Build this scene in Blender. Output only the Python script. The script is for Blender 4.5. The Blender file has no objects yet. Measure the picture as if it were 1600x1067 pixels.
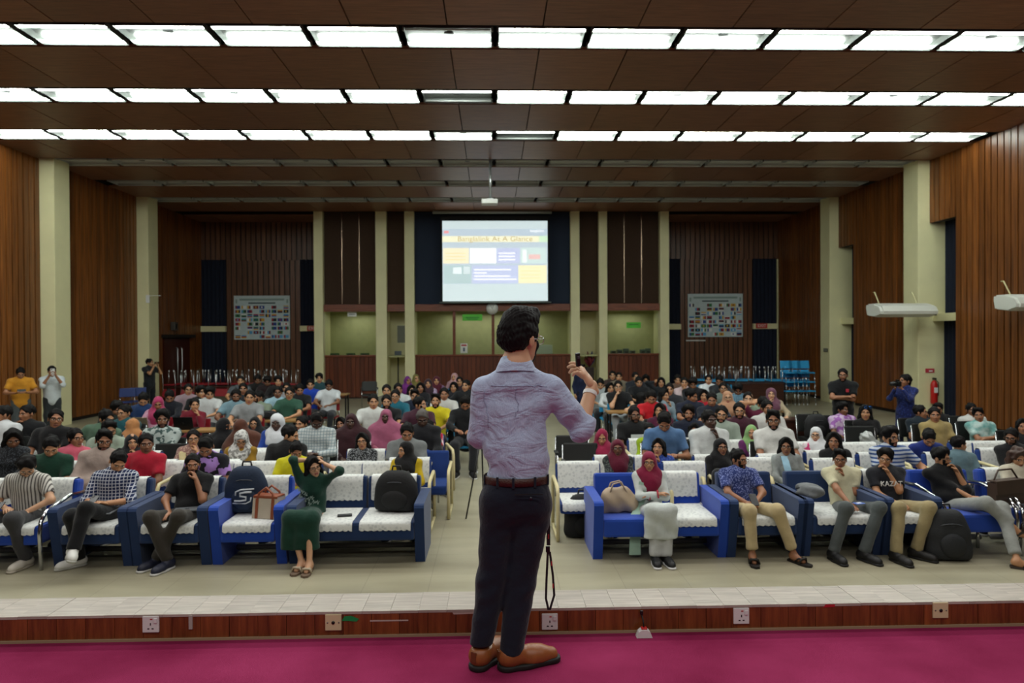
import bpy, bmesh, math, random
import numpy as np
from mathutils import Vector, Matrix

# ------------------------------------------------------------------ camera
scn = bpy.context.scene
COL = scn.collection
FPX = 1067.0
CAMZ = 2.30
YAW = math.atan(30 / FPX); PIT = math.atan(8.5 / FPX); ROLL = math.radians(0.3)
_f = Vector((math.sin(YAW) * math.cos(PIT), math.cos(YAW) * math.cos(PIT), -math.sin(PIT)))
_r0 = Vector((math.cos(YAW), -math.sin(YAW), 0)); _u0 = _r0.cross(_f)
_r = _r0 * math.cos(ROLL) - _u0 * math.sin(ROLL)
_u = _u0 * math.cos(ROLL) + _r0 * math.sin(ROLL)
cam_d = bpy.data.cameras.new('camera'); cam = bpy.data.objects.new('camera', cam_d); COL.objects.link(cam)
cam_d.sensor_width = 36.0; cam_d.lens = 36.0 * FPX / 1600.0
cam_d.clip_start = 0.05; cam_d.clip_end = 200
cam_d.dof.use_dof = True; cam_d.dof.focus_distance = 3.3; cam_d.dof.aperture_fstop = 3.2
cam.matrix_world = Matrix(((_r.x, _u.x, -_f.x, 0), (_r.y, _u.y, -_f.y, 0), (_r.z, _u.z, -_f.z, CAMZ), (0, 0, 0, 1)))
scn.camera = cam

# ------------------------------------------------------------------ light and exposure
vs = scn.view_settings
vs.view_transform = 'Standard'; vs.look = 'None'; vs.gamma = 1.0; vs.use_curve_mapping = False
vs.exposure = 0.12
world = bpy.data.worlds.new('world'); scn.world = world; world.use_nodes = True
world.node_tree.nodes['Background'].inputs[0].default_value = (0.8, 0.9, 1.0, 1)
world.node_tree.nodes['Background'].inputs[1].default_value = 0.05
CEIL = 6.925
KS = 0.94
TUBE_STRENGTH = 44.0
def area(name, loc, sx, sy, watts, rot=(0, 0, 0)):
    l = bpy.data.lights.new(name, 'AREA'); l.shape = 'RECTANGLE'; l.size = sx; l.size_y = sy
    l.energy = watts; l.color = (1.0, 0.99, 0.94)
    o = bpy.data.objects.new(name, l); COL.objects.link(o); o.location = loc; o.rotation_euler = rot
    return o
# the rows of fluorescent light that go on above and behind the photographer
area('ceiling_light_row', (0, 8.3, CEIL - 0.02), 21, 0.55, 430)
area('ceiling_light_row', (0, 5.7, CEIL - 0.02), 21, 0.55, 260)
area('stage_light_row', (0, 0.6, CEIL - 0.4), 14, 0.6, 170)
area('stage_light_row', (0, -2.6, CEIL - 0.4), 14, 0.6, 220)

# ------------------------------------------------------------------ pixel <-> place
def ray(px, py):
    return _f + _r * ((px - 800.0) / FPX) + _u * ((533.5 - py) / FPX)
def at(px, py, Y):
    d = ray(px, py); t = Y / d.y
    return Vector((d.x * t, Y, CAMZ + d.z * t))
def atz(px, py, z):
    d = ray(px, py); t = (z - CAMZ) / d.z
    return Vector((d.x * t, d.y * t, z))

# ------------------------------------------------------------------ materials
def lin(c):
    if isinstance(c, str):
        c = tuple(int(c[i:i + 2], 16) for i in (0, 2, 4))
    return tuple(((v / 255) / 12.92 if v / 255 <= 0.04045 else ((v / 255 + 0.055) / 1.055) ** 2.4) for v in c) + (1.0,)
_M = {}
def nodes(m):
    m.use_nodes = True; nt = m.node_tree
    return nt, nt.nodes, nt.links, nt.nodes['Principled BSDF']
def mat(name, col, rough=0.6, metal=0.0, var=0.0, vscale=6.0, bump=0.0, bscale=60.0, spec=0.5, coat=0.0, sheen=0.0, rnd=0.0):
    key = (name, col, rough, metal, var, vscale, bump, bscale)
    if key in _M: return _M[key]
    m = bpy.data.materials.new(name); nt, N, L, b = nodes(m)
    c = lin(col); b.inputs['Base Color'].default_value = c
    b.inputs['Roughness'].default_value = rough; b.inputs['Metallic'].default_value = metal
    b.inputs['Specular IOR Level'].default_value = spec
    b.inputs['Coat Weight'].default_value = coat; b.inputs['Sheen Weight'].default_value = sheen
    tc = N.new('ShaderNodeTexCoord')
    if var or rnd:
        n = N.new('ShaderNodeTexNoise'); n.inputs['Scale'].default_value = vscale; n.inputs['Detail'].default_value = 5
        L.new(tc.outputs['Object'], n.inputs['Vector'])
        h = N.new('ShaderNodeHueSaturation'); h.inputs['Color'].default_value = c
        mr = N.new('ShaderNodeMapRange'); mr.inputs[1].default_value = .3; mr.inputs[2].default_value = .7
        mr.inputs[3].default_value = 1 - var; mr.inputs[4].default_value = 1 + var
        L.new(n.outputs['Fac'], mr.inputs[0])
        if rnd:
            oi = N.new('ShaderNodeObjectInfo'); m2 = N.new('ShaderNodeMapRange')
            m2.inputs[3].default_value = 1 - rnd; m2.inputs[4].default_value = 1 + rnd
            L.new(oi.outputs['Random'], m2.inputs[0])
            mu = N.new('ShaderNodeMath'); mu.operation = 'MULTIPLY'
            L.new(mr.outputs[0], mu.inputs[0]); L.new(m2.outputs[0], mu.inputs[1]); L.new(mu.outputs[0], h.inputs['Value'])
        else:
            L.new(mr.outputs[0], h.inputs['Value'])
        L.new(h.outputs[0], b.inputs['Base Color'])
    if bump:
        n2 = N.new('ShaderNodeTexNoise'); n2.inputs['Scale'].default_value = bscale; n2.inputs['Detail'].default_value = 4
        L.new(tc.outputs['Object'], n2.inputs['Vector'])
        bp = N.new('ShaderNodeBump'); bp.inputs['Strength'].default_value = bump; bp.inputs['Distance'].default_value = 0.02
        L.new(n2.outputs['Fac'], bp.inputs['Height']); L.new(bp.outputs[0], b.inputs['Normal'])
    _M[key] = m; return m
def emit(name, col, s):
    m = bpy.data.materials.new(name); nt, N, L, b = nodes(m)
    b.inputs['Base Color'].default_value = lin(col); b.inputs['Emission Color'].default_value = lin(col)
    b.inputs['Emission Strength'].default_value = s; b.inputs['Roughness'].default_value = .4
    return m
def wood(name, c1, c2, rough=0.45, scale=(30, 30, 1.2), rnd=0.25, bump=0.1):
    m = bpy.data.materials.new(name); nt, N, L, b = nodes(m)
    tc = N.new('ShaderNodeTexCoord'); mp = N.new('ShaderNodeMapping'); mp.inputs['Scale'].default_value = scale
    oi = N.new('ShaderNodeObjectInfo'); ad = N.new('ShaderNodeVectorMath'); ad.operation = 'ADD'
    L.new(tc.outputs['Object'], ad.inputs[0])
    cx = N.new('ShaderNodeVectorMath'); cx.operation = 'SCALE'; cx.inputs['Scale'].default_value = 17.0
    cb = N.new('ShaderNodeCombineXYZ'); L.new(oi.outputs['Random'], cb.inputs[0]); L.new(oi.outputs['Random'], cb.inputs[1]); L.new(oi.outputs['Random'], cb.inputs[2])
    L.new(cb.outputs[0], cx.inputs[0]); L.new(cx.outputs[0], ad.inputs[1]); L.new(ad.outputs[0], mp.inputs['Vector'])
    n = N.new('ShaderNodeTexNoise'); n.inputs['Scale'].default_value = 1.0; n.inputs['Detail'].default_value = 6; n.inputs['Roughness'].default_value = .65
    L.new(mp.outputs[0], n.inputs['Vector'])
    cr = N.new('ShaderNodeValToRGB'); cr.color_ramp.elements[0].position = .3; cr.color_ramp.elements[1].position = .72
    cr.color_ramp.elements[0].color = lin(c1); cr.color_ramp.elements[1].color = lin(c2)
    L.new(n.outputs['Fac'], cr.inputs[0])
    h = N.new('ShaderNodeHueSaturation'); L.new(cr.outputs[0], h.inputs['Color'])
    m2 = N.new('ShaderNodeMapRange'); m2.inputs[3].default_value = 1 - rnd; m2.inputs[4].default_value = 1 + rnd
    L.new(oi.outputs['Random'], m2.inputs[0]); L.new(m2.outputs[0], h.inputs['Value'])
    L.new(h.outputs[0], b.inputs['Base Color']); b.inputs['Roughness'].default_value = rough
    if bump:
        bp = N.new('ShaderNodeBump'); bp.inputs['Strength'].default_value = bump; bp.inputs['Distance'].default_value = .01
        L.new(n.outputs['Fac'], bp.inputs['Height']); L.new(bp.outputs[0], b.inputs['Normal'])
    return m
_C = {}
def cloth(col, pat=None, col2=None, scale=30.0, rough=.85, bump=.25):
    """woven cloth with an optional printed pattern in the person's own coordinates"""
    key = (col, pat, col2, scale)
    if key in _C: return _C[key]
    m = bpy.data.materials.new('cloth_' + (pat or 'plain')); nt, N, L, b = nodes(m)
    b.inputs['Roughness'].default_value = rough; b.inputs['Sheen Weight'].default_value = .15
    b.inputs['Specular IOR Level'].default_value = .25
    tc = N.new('ShaderNodeTexCoord'); O = tc.outputs['Object']
    def noise(s, d=4):
        n = N.new('ShaderNodeTexNoise'); n.inputs['Scale'].default_value = s; n.inputs['Detail'].default_value = d
        L.new(O, n.inputs['Vector']); return n
    def math_(op, a, bb=None):
        q = N.new('ShaderNodeMath'); q.operation = op
        for i, v in enumerate((a, bb)):
            if v is None: continue
            if isinstance(v, (int, float)): q.inputs[i].default_value = v
            else: L.new(v, q.inputs[i])
        return q.outputs[0]
    base = None
    if pat:
        sep = N.new('ShaderNodeSeparateXYZ'); L.new(O, sep.inputs[0])
        def line(ax, w):
            return math_('LESS_THAN', math_('FRACT', math_('MULTIPLY', sep.outputs[ax], scale)), w)
        if pat == 'stripev': fac = line(0, .4)
        elif pat == 'stripeh': fac = line(2, .45)
        elif pat == 'check': fac = math_('MAXIMUM', line(0, .22), line(2, .22))
        elif pat == 'plaid': fac = math_('MULTIPLY', math_('ADD', line(0, .5), line(2, .5)), .5)
        elif pat == 'floral':
            v = N.new('ShaderNodeTexVoronoi'); v.inputs['Scale'].default_value = scale; L.new(O, v.inputs['Vector'])
            fac = math_('LESS_THAN', v.outputs['Distance'], .42)
        elif pat == 'blot':
            fac = math_('GREATER_THAN', noise(scale, 2).outputs['Fac'], .52)
        elif pat == 'tie':
            mr = N.new('ShaderNodeMapRange'); mr.inputs[1].default_value = .38; mr.inputs[2].default_value = .62
            L.new(noise(scale, 3).outputs['Fac'], mr.inputs[0]); fac = mr.outputs[0]
        mx = N.new('ShaderNodeMix'); mx.data_type = 'RGBA'
        mx.inputs[6].default_value = lin(col); mx.inputs[7].default_value = lin(col2)
        L.new(fac, mx.inputs[0]); base = mx.outputs[2]
    h = N.new('ShaderNodeHueSaturation')
    if base is None: h.inputs['Color'].default_value = lin(col)
    else: L.new(base, h.inputs['Color'])
    mr = N.new('ShaderNodeMapRange'); mr.inputs[1].default_value = .3; mr.inputs[2].default_value = .7
    mr.inputs[3].default_value = .88; mr.inputs[4].default_value = 1.1
    L.new(noise(9).outputs['Fac'], mr.inputs[0]); L.new(mr.outputs[0], h.inputs['Value'])
    L.new(h.outputs[0], b.inputs['Base Color'])
    bp = N.new('ShaderNodeBump'); bp.inputs['Strength'].default_value = bump; bp.inputs['Distance'].default_value = .03
    L.new(noise(16, 3).outputs['Fac'], bp.inputs['Height']); L.new(bp.outputs[0], b.inputs['Normal'])
    _C[key] = m; return m

# ------------------------------------------------------------------ mesh helpers
def link(o, parent=None):
    COL.objects.link(o)
    if parent is not None: o.parent = parent
    return o
def tag(o, label=None, cat=None, group=None, kind=None):
    if label: o['label'] = label
    if cat: o['category'] = cat
    if group: o['group'] = group
    if kind: o['kind'] = kind
    return o
def empty(name, loc=(0, 0, 0), rz=0.0, label=None, cat=None, group=None):
    o = bpy.data.objects.new(name, None); o.empty_display_size = .1
    o.location = loc; o.rotation_euler = (0, 0, rz); link(o)
    return tag(o, label, cat, group)
def np_mesh(name, V, F, mi=None, smooth=True):
    V = np.asarray(V, np.float32); F = np.asarray(F, np.int32)
    me = bpy.data.meshes.new(name); n = len(F); k = F.shape[1]
    me.vertices.add(len(V)); me.vertices.foreach_set('co', V.ravel())
    me.loops.add(n * k); me.loops.foreach_set('vertex_index', F.ravel())
    me.polygons.add(n); me.polygons.foreach_set('loop_start', np.arange(0, n * k, k, dtype=np.int32))
    if mi is not None: me.polygons.foreach_set('material_index', np.asarray(mi, np.int32))
    me.polygons.foreach_set('use_smooth', np.full(n, smooth))
    me.update(calc_edges=True); return me
class MB:
    """collects boxes, bars, tubes and sheets; build() links them as one mesh object"""
    def __init__(s): s.v = []; s.f = []; s.mi = []; s.sm = []; s.cur = 0; s.smooth = False
    def add(s, vs, fs):
        o = len(s.v); s.v += [tuple(v) for v in vs]
        for f in fs:
            s.f.append([i + o for i in f]); s.mi.append(s.cur); s.sm.append(s.smooth)
        return s
    def box(s, c, d, rot=None, ch=0.0):
        x, y, z = d[0] / 2, d[1] / 2, d[2] / 2
        if ch <= 0:
            vs = [(-x, -y, -z), (x, -y, -z), (x, y, -z), (-x, y, -z), (-x, -y, z), (x, -y, z), (x, y, z), (-x, y, z)]
            fs = [(0, 3, 2, 1), (4, 5, 6, 7), (0, 1, 5, 4), (1, 2, 6, 5), (2, 3, 7, 6), (3, 0, 4, 7)]
        else:
            bm = bmesh.new(); bmesh.ops.create_cube(bm, size=1)
            bmesh.ops.scale(bm, vec=(d[0], d[1], d[2]), verts=bm.verts)
            bmesh.ops.bevel(bm, geom=list(bm.edges), offset=ch, segments=2, profile=.6, affect='EDGES')
            bm.verts.index_update(); vs = [v.co.copy() for v in bm.verts]; fs = [[v.index for v in f.verts] for f in bm.faces]; bm.free()
        c = Vector(c)
        vs = [(rot @ Vector(v) if rot is not None else Vector(v)) + c for v in vs]
        return s.add(vs, fs)
    def tube(s, path, r, n=8, closed=False, cap=True):
        P = [Vector(p) for p in path]; m = len(P); rings = []
        rr = r if isinstance(r, (list, tuple)) else [r] * m
        up = Vector((0, 0, 1)); prev = None
        for i in range(m):
            a = P[(i - 1) % m] if (closed or i > 0) else P[i]; b = P[(i + 1) % m] if (closed or i < m - 1) else P[i]
            t = (b - a).normalized()
            if prev is None:
                ref = up if abs(t.dot(up)) < .9 else Vector((1, 0, 0)); u = t.cross(ref).normalized()
            else:
                u = (prev - t * prev.dot(t)); u = u.normalized() if u.length > 1e-6 else t.cross(Vector((1, 0, 0))).normalized()
            prev = u; w = t.cross(u)
            rings.append([P[i] + (u * math.cos(2 * math.pi * k / n) + w * math.sin(2 * math.pi * k / n)) * rr[i] for k in range(n)])
        vs = [v for rg in rings for v in rg]; fs = []
        for i in range(m if closed else m - 1):
            j = (i + 1) % m
            for k in range(n):
                l = (k + 1) % n; fs.append((i * n + k, i * n + l, j * n + l, j * n + k))
        if cap and not closed:
            fs.append(tuple(range(n - 1, -1, -1))); fs.append(tuple((m - 1) * n + k for k in range(n)))
        sm = s.smooth; s.smooth = True; s.add(vs, fs); s.smooth = sm; return s
    def grid(s, pts):
        """pts: rows of points"""
        r = len(pts); c = len(pts[0]); vs = [p for row in pts for p in row]
        return s.add(vs, [(i * c + j, i * c + j + 1, (i + 1) * c + j + 1, (i + 1) * c + j) for i in range(r - 1) for j in range(c - 1)])
    def prism(s, poly, y0, y1):
        """poly: (x,z) outline extruded along y"""
        n = len(poly); vs = [(p[0], y0, p[1]) for p in poly] + [(p[0], y1, p[1]) for p in poly]
        fs = [tuple(range(n - 1, -1, -1)), tuple(range(n, 2 * n))] + [(i, (i + 1) % n, n + (i + 1) % n, n + i) for i in range(n)]
        return s.add(vs, fs)
    def prismx(s, poly, x0, x1):
        """poly: (y,z) outline extruded along x"""
        n = len(poly); vs = [(x0, p[0], p[1]) for p in poly] + [(x1, p[0], p[1]) for p in poly]
        fs = [tuple(range(n)), tuple(range(2 * n - 1, n - 1, -1))] + [((i + 1) % n, i, n + i, n + (i + 1) % n) for i in range(n)]
        return s.add(vs, fs)
    def mesh(s, name):
        me = bpy.data.meshes.new(name); me.from_pydata([tuple(v) for v in s.v], [], s.f)
        me.polygons.foreach_set('material_index', s.mi); me.polygons.foreach_set('use_smooth', s.sm); me.update(); return me
    def build(s, name, m, parent=None):
        me = s.mesh(name)
        for q in (m if isinstance(m, (list, tuple)) else [m]): me.materials.append(q)
        return link(bpy.data.objects.new(name, me), parent)
def inst(name, me, parent=None, loc=(0, 0, 0), rot=(0, 0, 0)):
    o = bpy.data.objects.new(name, me); o.location = loc; o.rotation_euler = rot
    return link(o, parent)
def copy_tree(o, parent=None):
    c = o.copy(); COL.objects.link(c); c.parent = parent
    for ch in list(o.children): copy_tree(ch, c)
    return c
def struct(o): o['kind'] = 'structure'; return o
def text(name, s, size, m, parent, loc, rot, align='CENTER', extrude=.001, xs=1.0):
    cu = bpy.data.curves.new(name, 'FONT'); cu.body = s; cu.size = size; cu.align_x = align; cu.align_y = 'CENTER'; cu.extrude = extrude
    cu.materials.append(m); to = bpy.data.objects.new(name, cu)
    me = bpy.data.meshes.new_from_object(to); bpy.data.objects.remove(to); me.name = name
    if not me.materials: me.materials.append(m)
    o = bpy.data.objects.new(name, me); o.location = loc; o.rotation_euler = rot; o.scale = (xs, 1, 1)
    return link(o, parent)
RX = math.pi / 2
RNG = random.Random(4)
ORD = ['first', 'second', 'third', 'fourth', 'fifth', 'sixth', 'seventh', 'eighth', 'ninth', 'tenth', 'eleventh', 'twelfth', 'thirteenth', 'fourteenth', 'fifteenth', 'sixteenth', 'seventeenth']
# ================================================================== THE HALL
XL, XR = -11.28, 11.37          # inner faces of the columns
WL, WR = -11.68, 11.71        # wood lining
BOOTH, BACK = 25.47, 27.73
beige = mat('cream_paint', 'E4DEB0', .55, var=.04, vscale=2)
wall_dark = mat('groove_black', '140B07', .7)
plank_m = wood('wall_planks', '4C280E', '9A5C28', .38, (22, 22, .8), .28)
plank_b = wood('back_wall_planks', '4A2C1C', '7E543A', .35, (22, 22, .8), .2)
ceil_m = wood('ceiling_panels', '6E4A38', '98694F', .45, (2.0, 24, 24), .14, .05)
navy = mat('navy_curtain', '0B1428', .9, var=.2, vscale=8)

# floor with worn vinyl sheen
fm = bpy.data.materials.new('vinyl_floor'); nt, N, L, b = nodes(fm)
tc = N.new('ShaderNodeTexCoord'); n1 = N.new('ShaderNodeTexNoise'); n1.inputs['Scale'].default_value = 1.3; n1.inputs['Detail'].default_value = 7
mp = N.new('ShaderNodeMapping'); mp.inputs['Scale'].default_value = (.5, 2.2, 1); L.new(tc.outputs['Object'], mp.inputs[0]); L.new(mp.outputs[0], n1.inputs['Vector'])
cr = N.new('ShaderNodeValToRGB'); cr.color_ramp.elements[0].color = lin('8E8871'); cr.color_ramp.elements[1].color = lin('AAA48B')
cr.color_ramp.elements[0].position = .3; cr.color_ramp.elements[1].position = .7
br = N.new('ShaderNodeTexBrick'); br.inputs['Scale'].default_value = 1.0; br.inputs['Mortar Size'].default_value = .004; br.offset = 0
br.inputs['Brick Width'].default_value = .6; br.inputs['Row Height'].default_value = .6
br.inputs['Color1'].default_value = (1, 1, 1, 1); br.inputs['Color2'].default_value = (.95, .95, .95, 1); br.inputs['Mortar'].default_value = (.78, .78, .78, 1)
L.new(tc.outputs['Object'], br.inputs['Vector']); mx = N.new('ShaderNodeMix'); mx.data_type = 'RGBA'; mx.blend_type = 'MULTIPLY'; mx.inputs[0].default_value = 1
L.new(n1.outputs['Fac'], cr.inputs[0]); L.new(cr.outputs[0], mx.inputs[6]); L.new(br.outputs['Color'], mx.inputs[7]); L.new(mx.outputs[2], b.inputs['Base Color'])
mr = N.new('ShaderNodeMapRange'); mr.inputs[3].default_value = .28; mr.inputs[4].default_value = .5; L.new(n1.outputs['Fac'], mr.inputs[0]); L.new(mr.outputs[0], b.inputs['Roughness'])
struct(MB().box((0, 16, -.05), (25, 25, .1)).build('floor', fm))

# stage
carpet = bpy.data.materials.new('magenta_carpet'); nt, N, L, b = nodes(carpet)
tc = N.new('ShaderNodeTexCoord'); n1 = N.new('ShaderNodeTexNoise'); n1.inputs['Scale'].default_value = 1.6; n1.inputs['Detail'].default_value = 6
n2 = N.new('ShaderNodeTexNoise'); n2.inputs['Scale'].default_value = 320; L.new(tc.outputs['Object'], n1.inputs['Vector']); L.new(tc.outputs['Object'], n2.inputs['Vector'])
cr = N.new('ShaderNodeValToRGB'); cr.color_ramp.elements[0].color = lin('7A1C42'); cr.color_ramp.elements[1].color = lin('942E58')
cr.color_ramp.elements[0].position = .33; cr.color_ramp.elements[1].position = .62
L.new(n1.outputs['Fac'], cr.inputs[0]); L.new(cr.outputs[0], b.inputs['Base Color']); b.inputs['Roughness'].default_value = 1; b.inputs['Specular IOR Level'].default_value = .1
bp = N.new('ShaderNodeBump'); bp.inputs['Strength'].default_value = .5; bp.inputs['Distance'].default_value = .01; L.new(n2.outputs['Fac'], bp.inputs['Height']); L.new(bp.outputs[0], b.inputs['Normal'])
ST = .70; RY = 3.655; KT = .838; KY = 3.90
st = struct(MB().box((0, -1.2, ST / 2), (24.4, 9.7, ST)).build('floor_stage', carpet))
kerb = struct(MB().box((0, (RY + KY) / 2 + .006, (KT - .012) / 2), (24.4, KY - RY - .012, KT - .012)).build('trim_1', wall_dark))
riser_m = wood('riser_veneer', '50260F', '8E4E26', .35, (26, 26, 2.2), .16)
tile_m = wood('kerb_tile', '958C82', 'BDB4A9', .35, (3, 40, 3), .06, .03)
pm = MB().box((0, 0, 0), (.1475, .014, KT - ST - .018)).mesh('riser_board'); pm.materials.append(riser_m)
tm = MB().box((0, 0, 0), (.1485, KY - RY + .012, .014)).mesh('kerb_tile'); tm.materials.append(tile_m)
for i in range(-32, 33):
    inst('riser_board', pm, kerb, (i * .15 + .02, RY + .003 + RNG.uniform(-.001, .001), (KT + ST) / 2 - .002))
    inst('kerb_tile', tm, kerb, (i * .15 - .03, (RY + KY) / 2, KT - .007 + RNG.uniform(-.0008, .0008)))
struct(MB().box((0, RY - .008, ST + .006), (24, .014, .012)).build('trim_2', mat('skirting_strip', '9A8468', .5)))

def facing(px, py, Y=RY - .006): return at(px, py, Y)
plate_w = mat('white_plastic', 'DCDEDC', .35); plate_c = mat('cream_plastic', 'CFC39A', .4); blk = mat('black_plastic', '0C0C0E', .4)
red_p = mat('red_plastic', 'B01C1C', .4)
for (px, py, kind, lab) in ((236, 975, 's', 'white switched wall socket on the wooden stage riser, farthest left'), (521, 972, 'c', 'cream single outlet plate on the riser beside the green tape'),
                            (859, 971, 's', 'white switched wall socket on the riser behind the presenter'), (1158, 962, 's', 'white switched wall socket on the riser right of the presenter'),
                            (1469, 953, 'c', 'yellowed cream outlet plate at the right end of the riser')):
    p = facing(px, py); t = empty('wall_socket', p, 0, lab, 'socket')
    MB().box((0, 0, 0), (.086, .012, .086), ch=.004).build('plate', plate_w if kind == 's' else plate_c, t)
    if kind == 's':
        MB().box((.026, -.008, .02), (.018, .006, .024), ch=.002).build('rocker_switch', plate_w, t)
        m = MB()
        for (x, z, w, h) in ((0, .002, .005, .012), (-.011, -.022, .010, .005), (.011, -.022, .010, .005)): m.box((x, -.0065, z), (w, .002, h))
        m.build('pin_holes', blk, t)
        MB().box((.004, -.0065, .028), (.012, .002, .005)).build('neon', red_p, t)
    else:
        MB().tube([(0, -.004, 0), (0, -.009, 0)], .009, 12).build('jack', blk, t)
        for x in (-.03, .03): MB().tube([(x, -.004, 0), (x, -.0075, 0)], .004, 8).build('screw', mat('screw_steel', '888888', .3, 1), t)
p = facing(298, 972); tag(MB().box((0, 0, 0), (.02, .008, .075), ch=.002).build('cable_cover', mat('grey_plastic', 'A7A39C', .5)), 'small grey vertical cover strip on the stage riser', 'cover').location = p
def tape(pts, m, lab, name='tape', Y=RY - .0055):
    vs = [at(x, y, Y) for x, y in pts]; c = sum(vs, Vector()) / len(vs)
    o = MB().prism([(v.x - c.x, v.z - c.z) for v in vs], -.0008, .0008).build(name, m); o.location = c
    tag(o, lab, 'tape')
tape([(534, 970), (538, 963), (548, 962), (561, 967), (557, 971), (545, 970)], mat('green_tape', '0F8A4A', .5), 'torn piece of green tape on the stage riser')
tape([(1286, 949), (1290, 944), (1305, 944), (1304, 948)], mat('red_tape', 'B0202A', .5), 'scrap of red tape on the right part of the riser')
tape([(578, 969), (578, 971), (638, 970), (638, 968)], mat('pale_tape', 'B9A9A0', .5), 'thin pale strip of tape left of the presenter')
tape([(707, 957), (709, 960), (752, 958), (752, 956)], mat('pale_tape', 'B9A9A0', .5), 'short pale strip of tape just behind the presenter legs')
# white cap with red rim and its black wire
p = atz(1004, 990, ST); p.y = min(p.y, RY - .06)
t = empty('floor_cable_box', p, 0, 'small white domed cable box with red band at the riser foot', 'cable box')
MB().prism([(-.042, 0), (.042, 0), (.03, .03), (.012, .042), (-.014, .042), (-.03, .03)], -.02, .02).build('dome', plate_w, t)
MB().box((.0, 0, .045), (.03, .03, .008), ch=.002).build('red_band', red_p, t)
MB().tube([(0, 0, .045), (.002, .03, .075), (-.004, .04, .10)], .004, 6).build('wire', blk, t)
MB().box((-.004, .04, .112), (.016, .014, .022), ch=.003).build('plug', blk, t)

# ceiling with panels between the light troughs
ROWS = [KS * v for v in (11.62, 14.42, 17.14, 19.8, 22.4, 25.05)]
allrows = [ROWS[0] - 2.6 * k for k in range(5, 0, -1)] + ROWS + [26.1, 28.6]
ceil = struct(MB().box((0, 12.6, CEIL + .35), (25, 37.5, .1)).build('ceiling', wall_dark))
FW = 1.43
for k in range(len(allrows) - 1):
    ya, yb = allrows[k] + .14, allrows[k + 1] - .72
    if k == len(allrows) - 2: yb = 27.9
    pmk = MB().box((0, 0, 0), (FW - .02, yb - ya, .05)).mesh('ceiling_panel'); pmk.materials.append(ceil_m)
    for i in range(-8, 9):
        inst('ceiling_panel', pmk, ceil, (i * FW + .06, (ya + yb) / 2, CEIL + .025 + RNG.uniform(-.003, .003)))
    if k < 5: # plain trough covers outside the picture
        struct(MB().box((0, allrows[k] - .29, CEIL + .16), (25, .86, .04)).build('trim_3', mat('trough_white', 'C8CCC8', .4)))
pan_m = mat('glare_dimmed_reflector', '5A5E5B', .35); pan_off = mat('pale_reflector', 'C8CCCA', .4); cap_m = mat('lamp_holder', '6E716E', .5)  # white pans of lit lights coloured dark to hold back the tubes' glare
tube_on = emit('lit_tube', 'F4FFF6', TUBE_STRENGTH); tube_off = mat('dead_tube', 'B9BEBB', .25)
def pan_mesh(w, m):
    b = MB(); h = w / 2
    prof = [(-.60, .0), (-.60, .075), (-.34, .11), (-.08, .075), (.08, .075), (.08, 0)]
    prof = [(-.62, .0), (-.58, .085), (-.28, .115), (.03, .085), (.07, .0)]
    b.grid([[(-h, y, z) for y, z in prof], [(h, y, z) for y, z in prof]])
    b.add([(-h, y, z) for y, z in prof], [(0, 1, 2, 3, 4)]); b.add([(h, y, z) for y, z in prof], [(4, 3, 2, 1, 0)])
    me = b.mesh('reflector_pan'); me.materials.append(m); return me
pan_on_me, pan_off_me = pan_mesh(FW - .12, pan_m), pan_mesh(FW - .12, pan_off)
def tube_me(m):
    me = MB().tube([(-.65, 0, 0), (.65, 0, 0)], .019, 8).mesh('tube'); me.materials.append(m); return me
t_on, t_off = tube_me(tube_on), tube_me(tube_off)
cap_me = MB().box((0, 0, 0), (.03, .05, .07), ch=.006).mesh('lamp_holder'); cap_me.materials.append(cap_m)
disc_me = MB().tube([(0, 0, -.012), (0, 0, .012)], .075, 16).mesh('vent_disc'); disc_me.materials.append(mat('vent_grey', '3A3D3C', .5))
RN = ['nearest', 'second nearest', 'third nearest', 'fourth nearest', 'fifth nearest', 'farthest']
# which (row, image x) have a dead near / far tube
DEAD = {(0, 715): 'near', (1, 722): 'far', (2, 728): 'near', (2, 826): 'far'}
for r, ry in enumerate(ROWS):
    row = []
    for i in range(-8, 8): row.append(i)
    deadi = {}
    for (rr, px), w in DEAD.items():
        if rr == r:
            X = at(px, 76 if r == 0 else 160 if r == 1 else 216, ry).x; deadi[round((X - .06 - FW / 2) / FW)] = w
    for q, i in enumerate(row):
        lit = r < 3
        t = empty('ceiling_light', (i * FW + .06 + FW / 2, ry, CEIL), 0,
                  ('lit' if lit else 'unlit') + ' twin-tube ceiling light, ' + ORD[q] + ' from the left in the ' + RN[r] + ' row', 'ceiling light', 'twin tube ceiling lights')
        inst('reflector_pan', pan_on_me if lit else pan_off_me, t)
        for y, w in ((.0, 'far'), (-.52, 'near')):
            on = lit and deadi.get(i) != w
            inst('tube', t_on if on else t_off, t, (0, y, .025))
            for x in (-.67, .67): inst('lamp_holder', cap_me, t, (x, y, .03))
        if q % 3 == 1: inst('vent_disc', disc_me, t, (0, -.28, .07))

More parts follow.
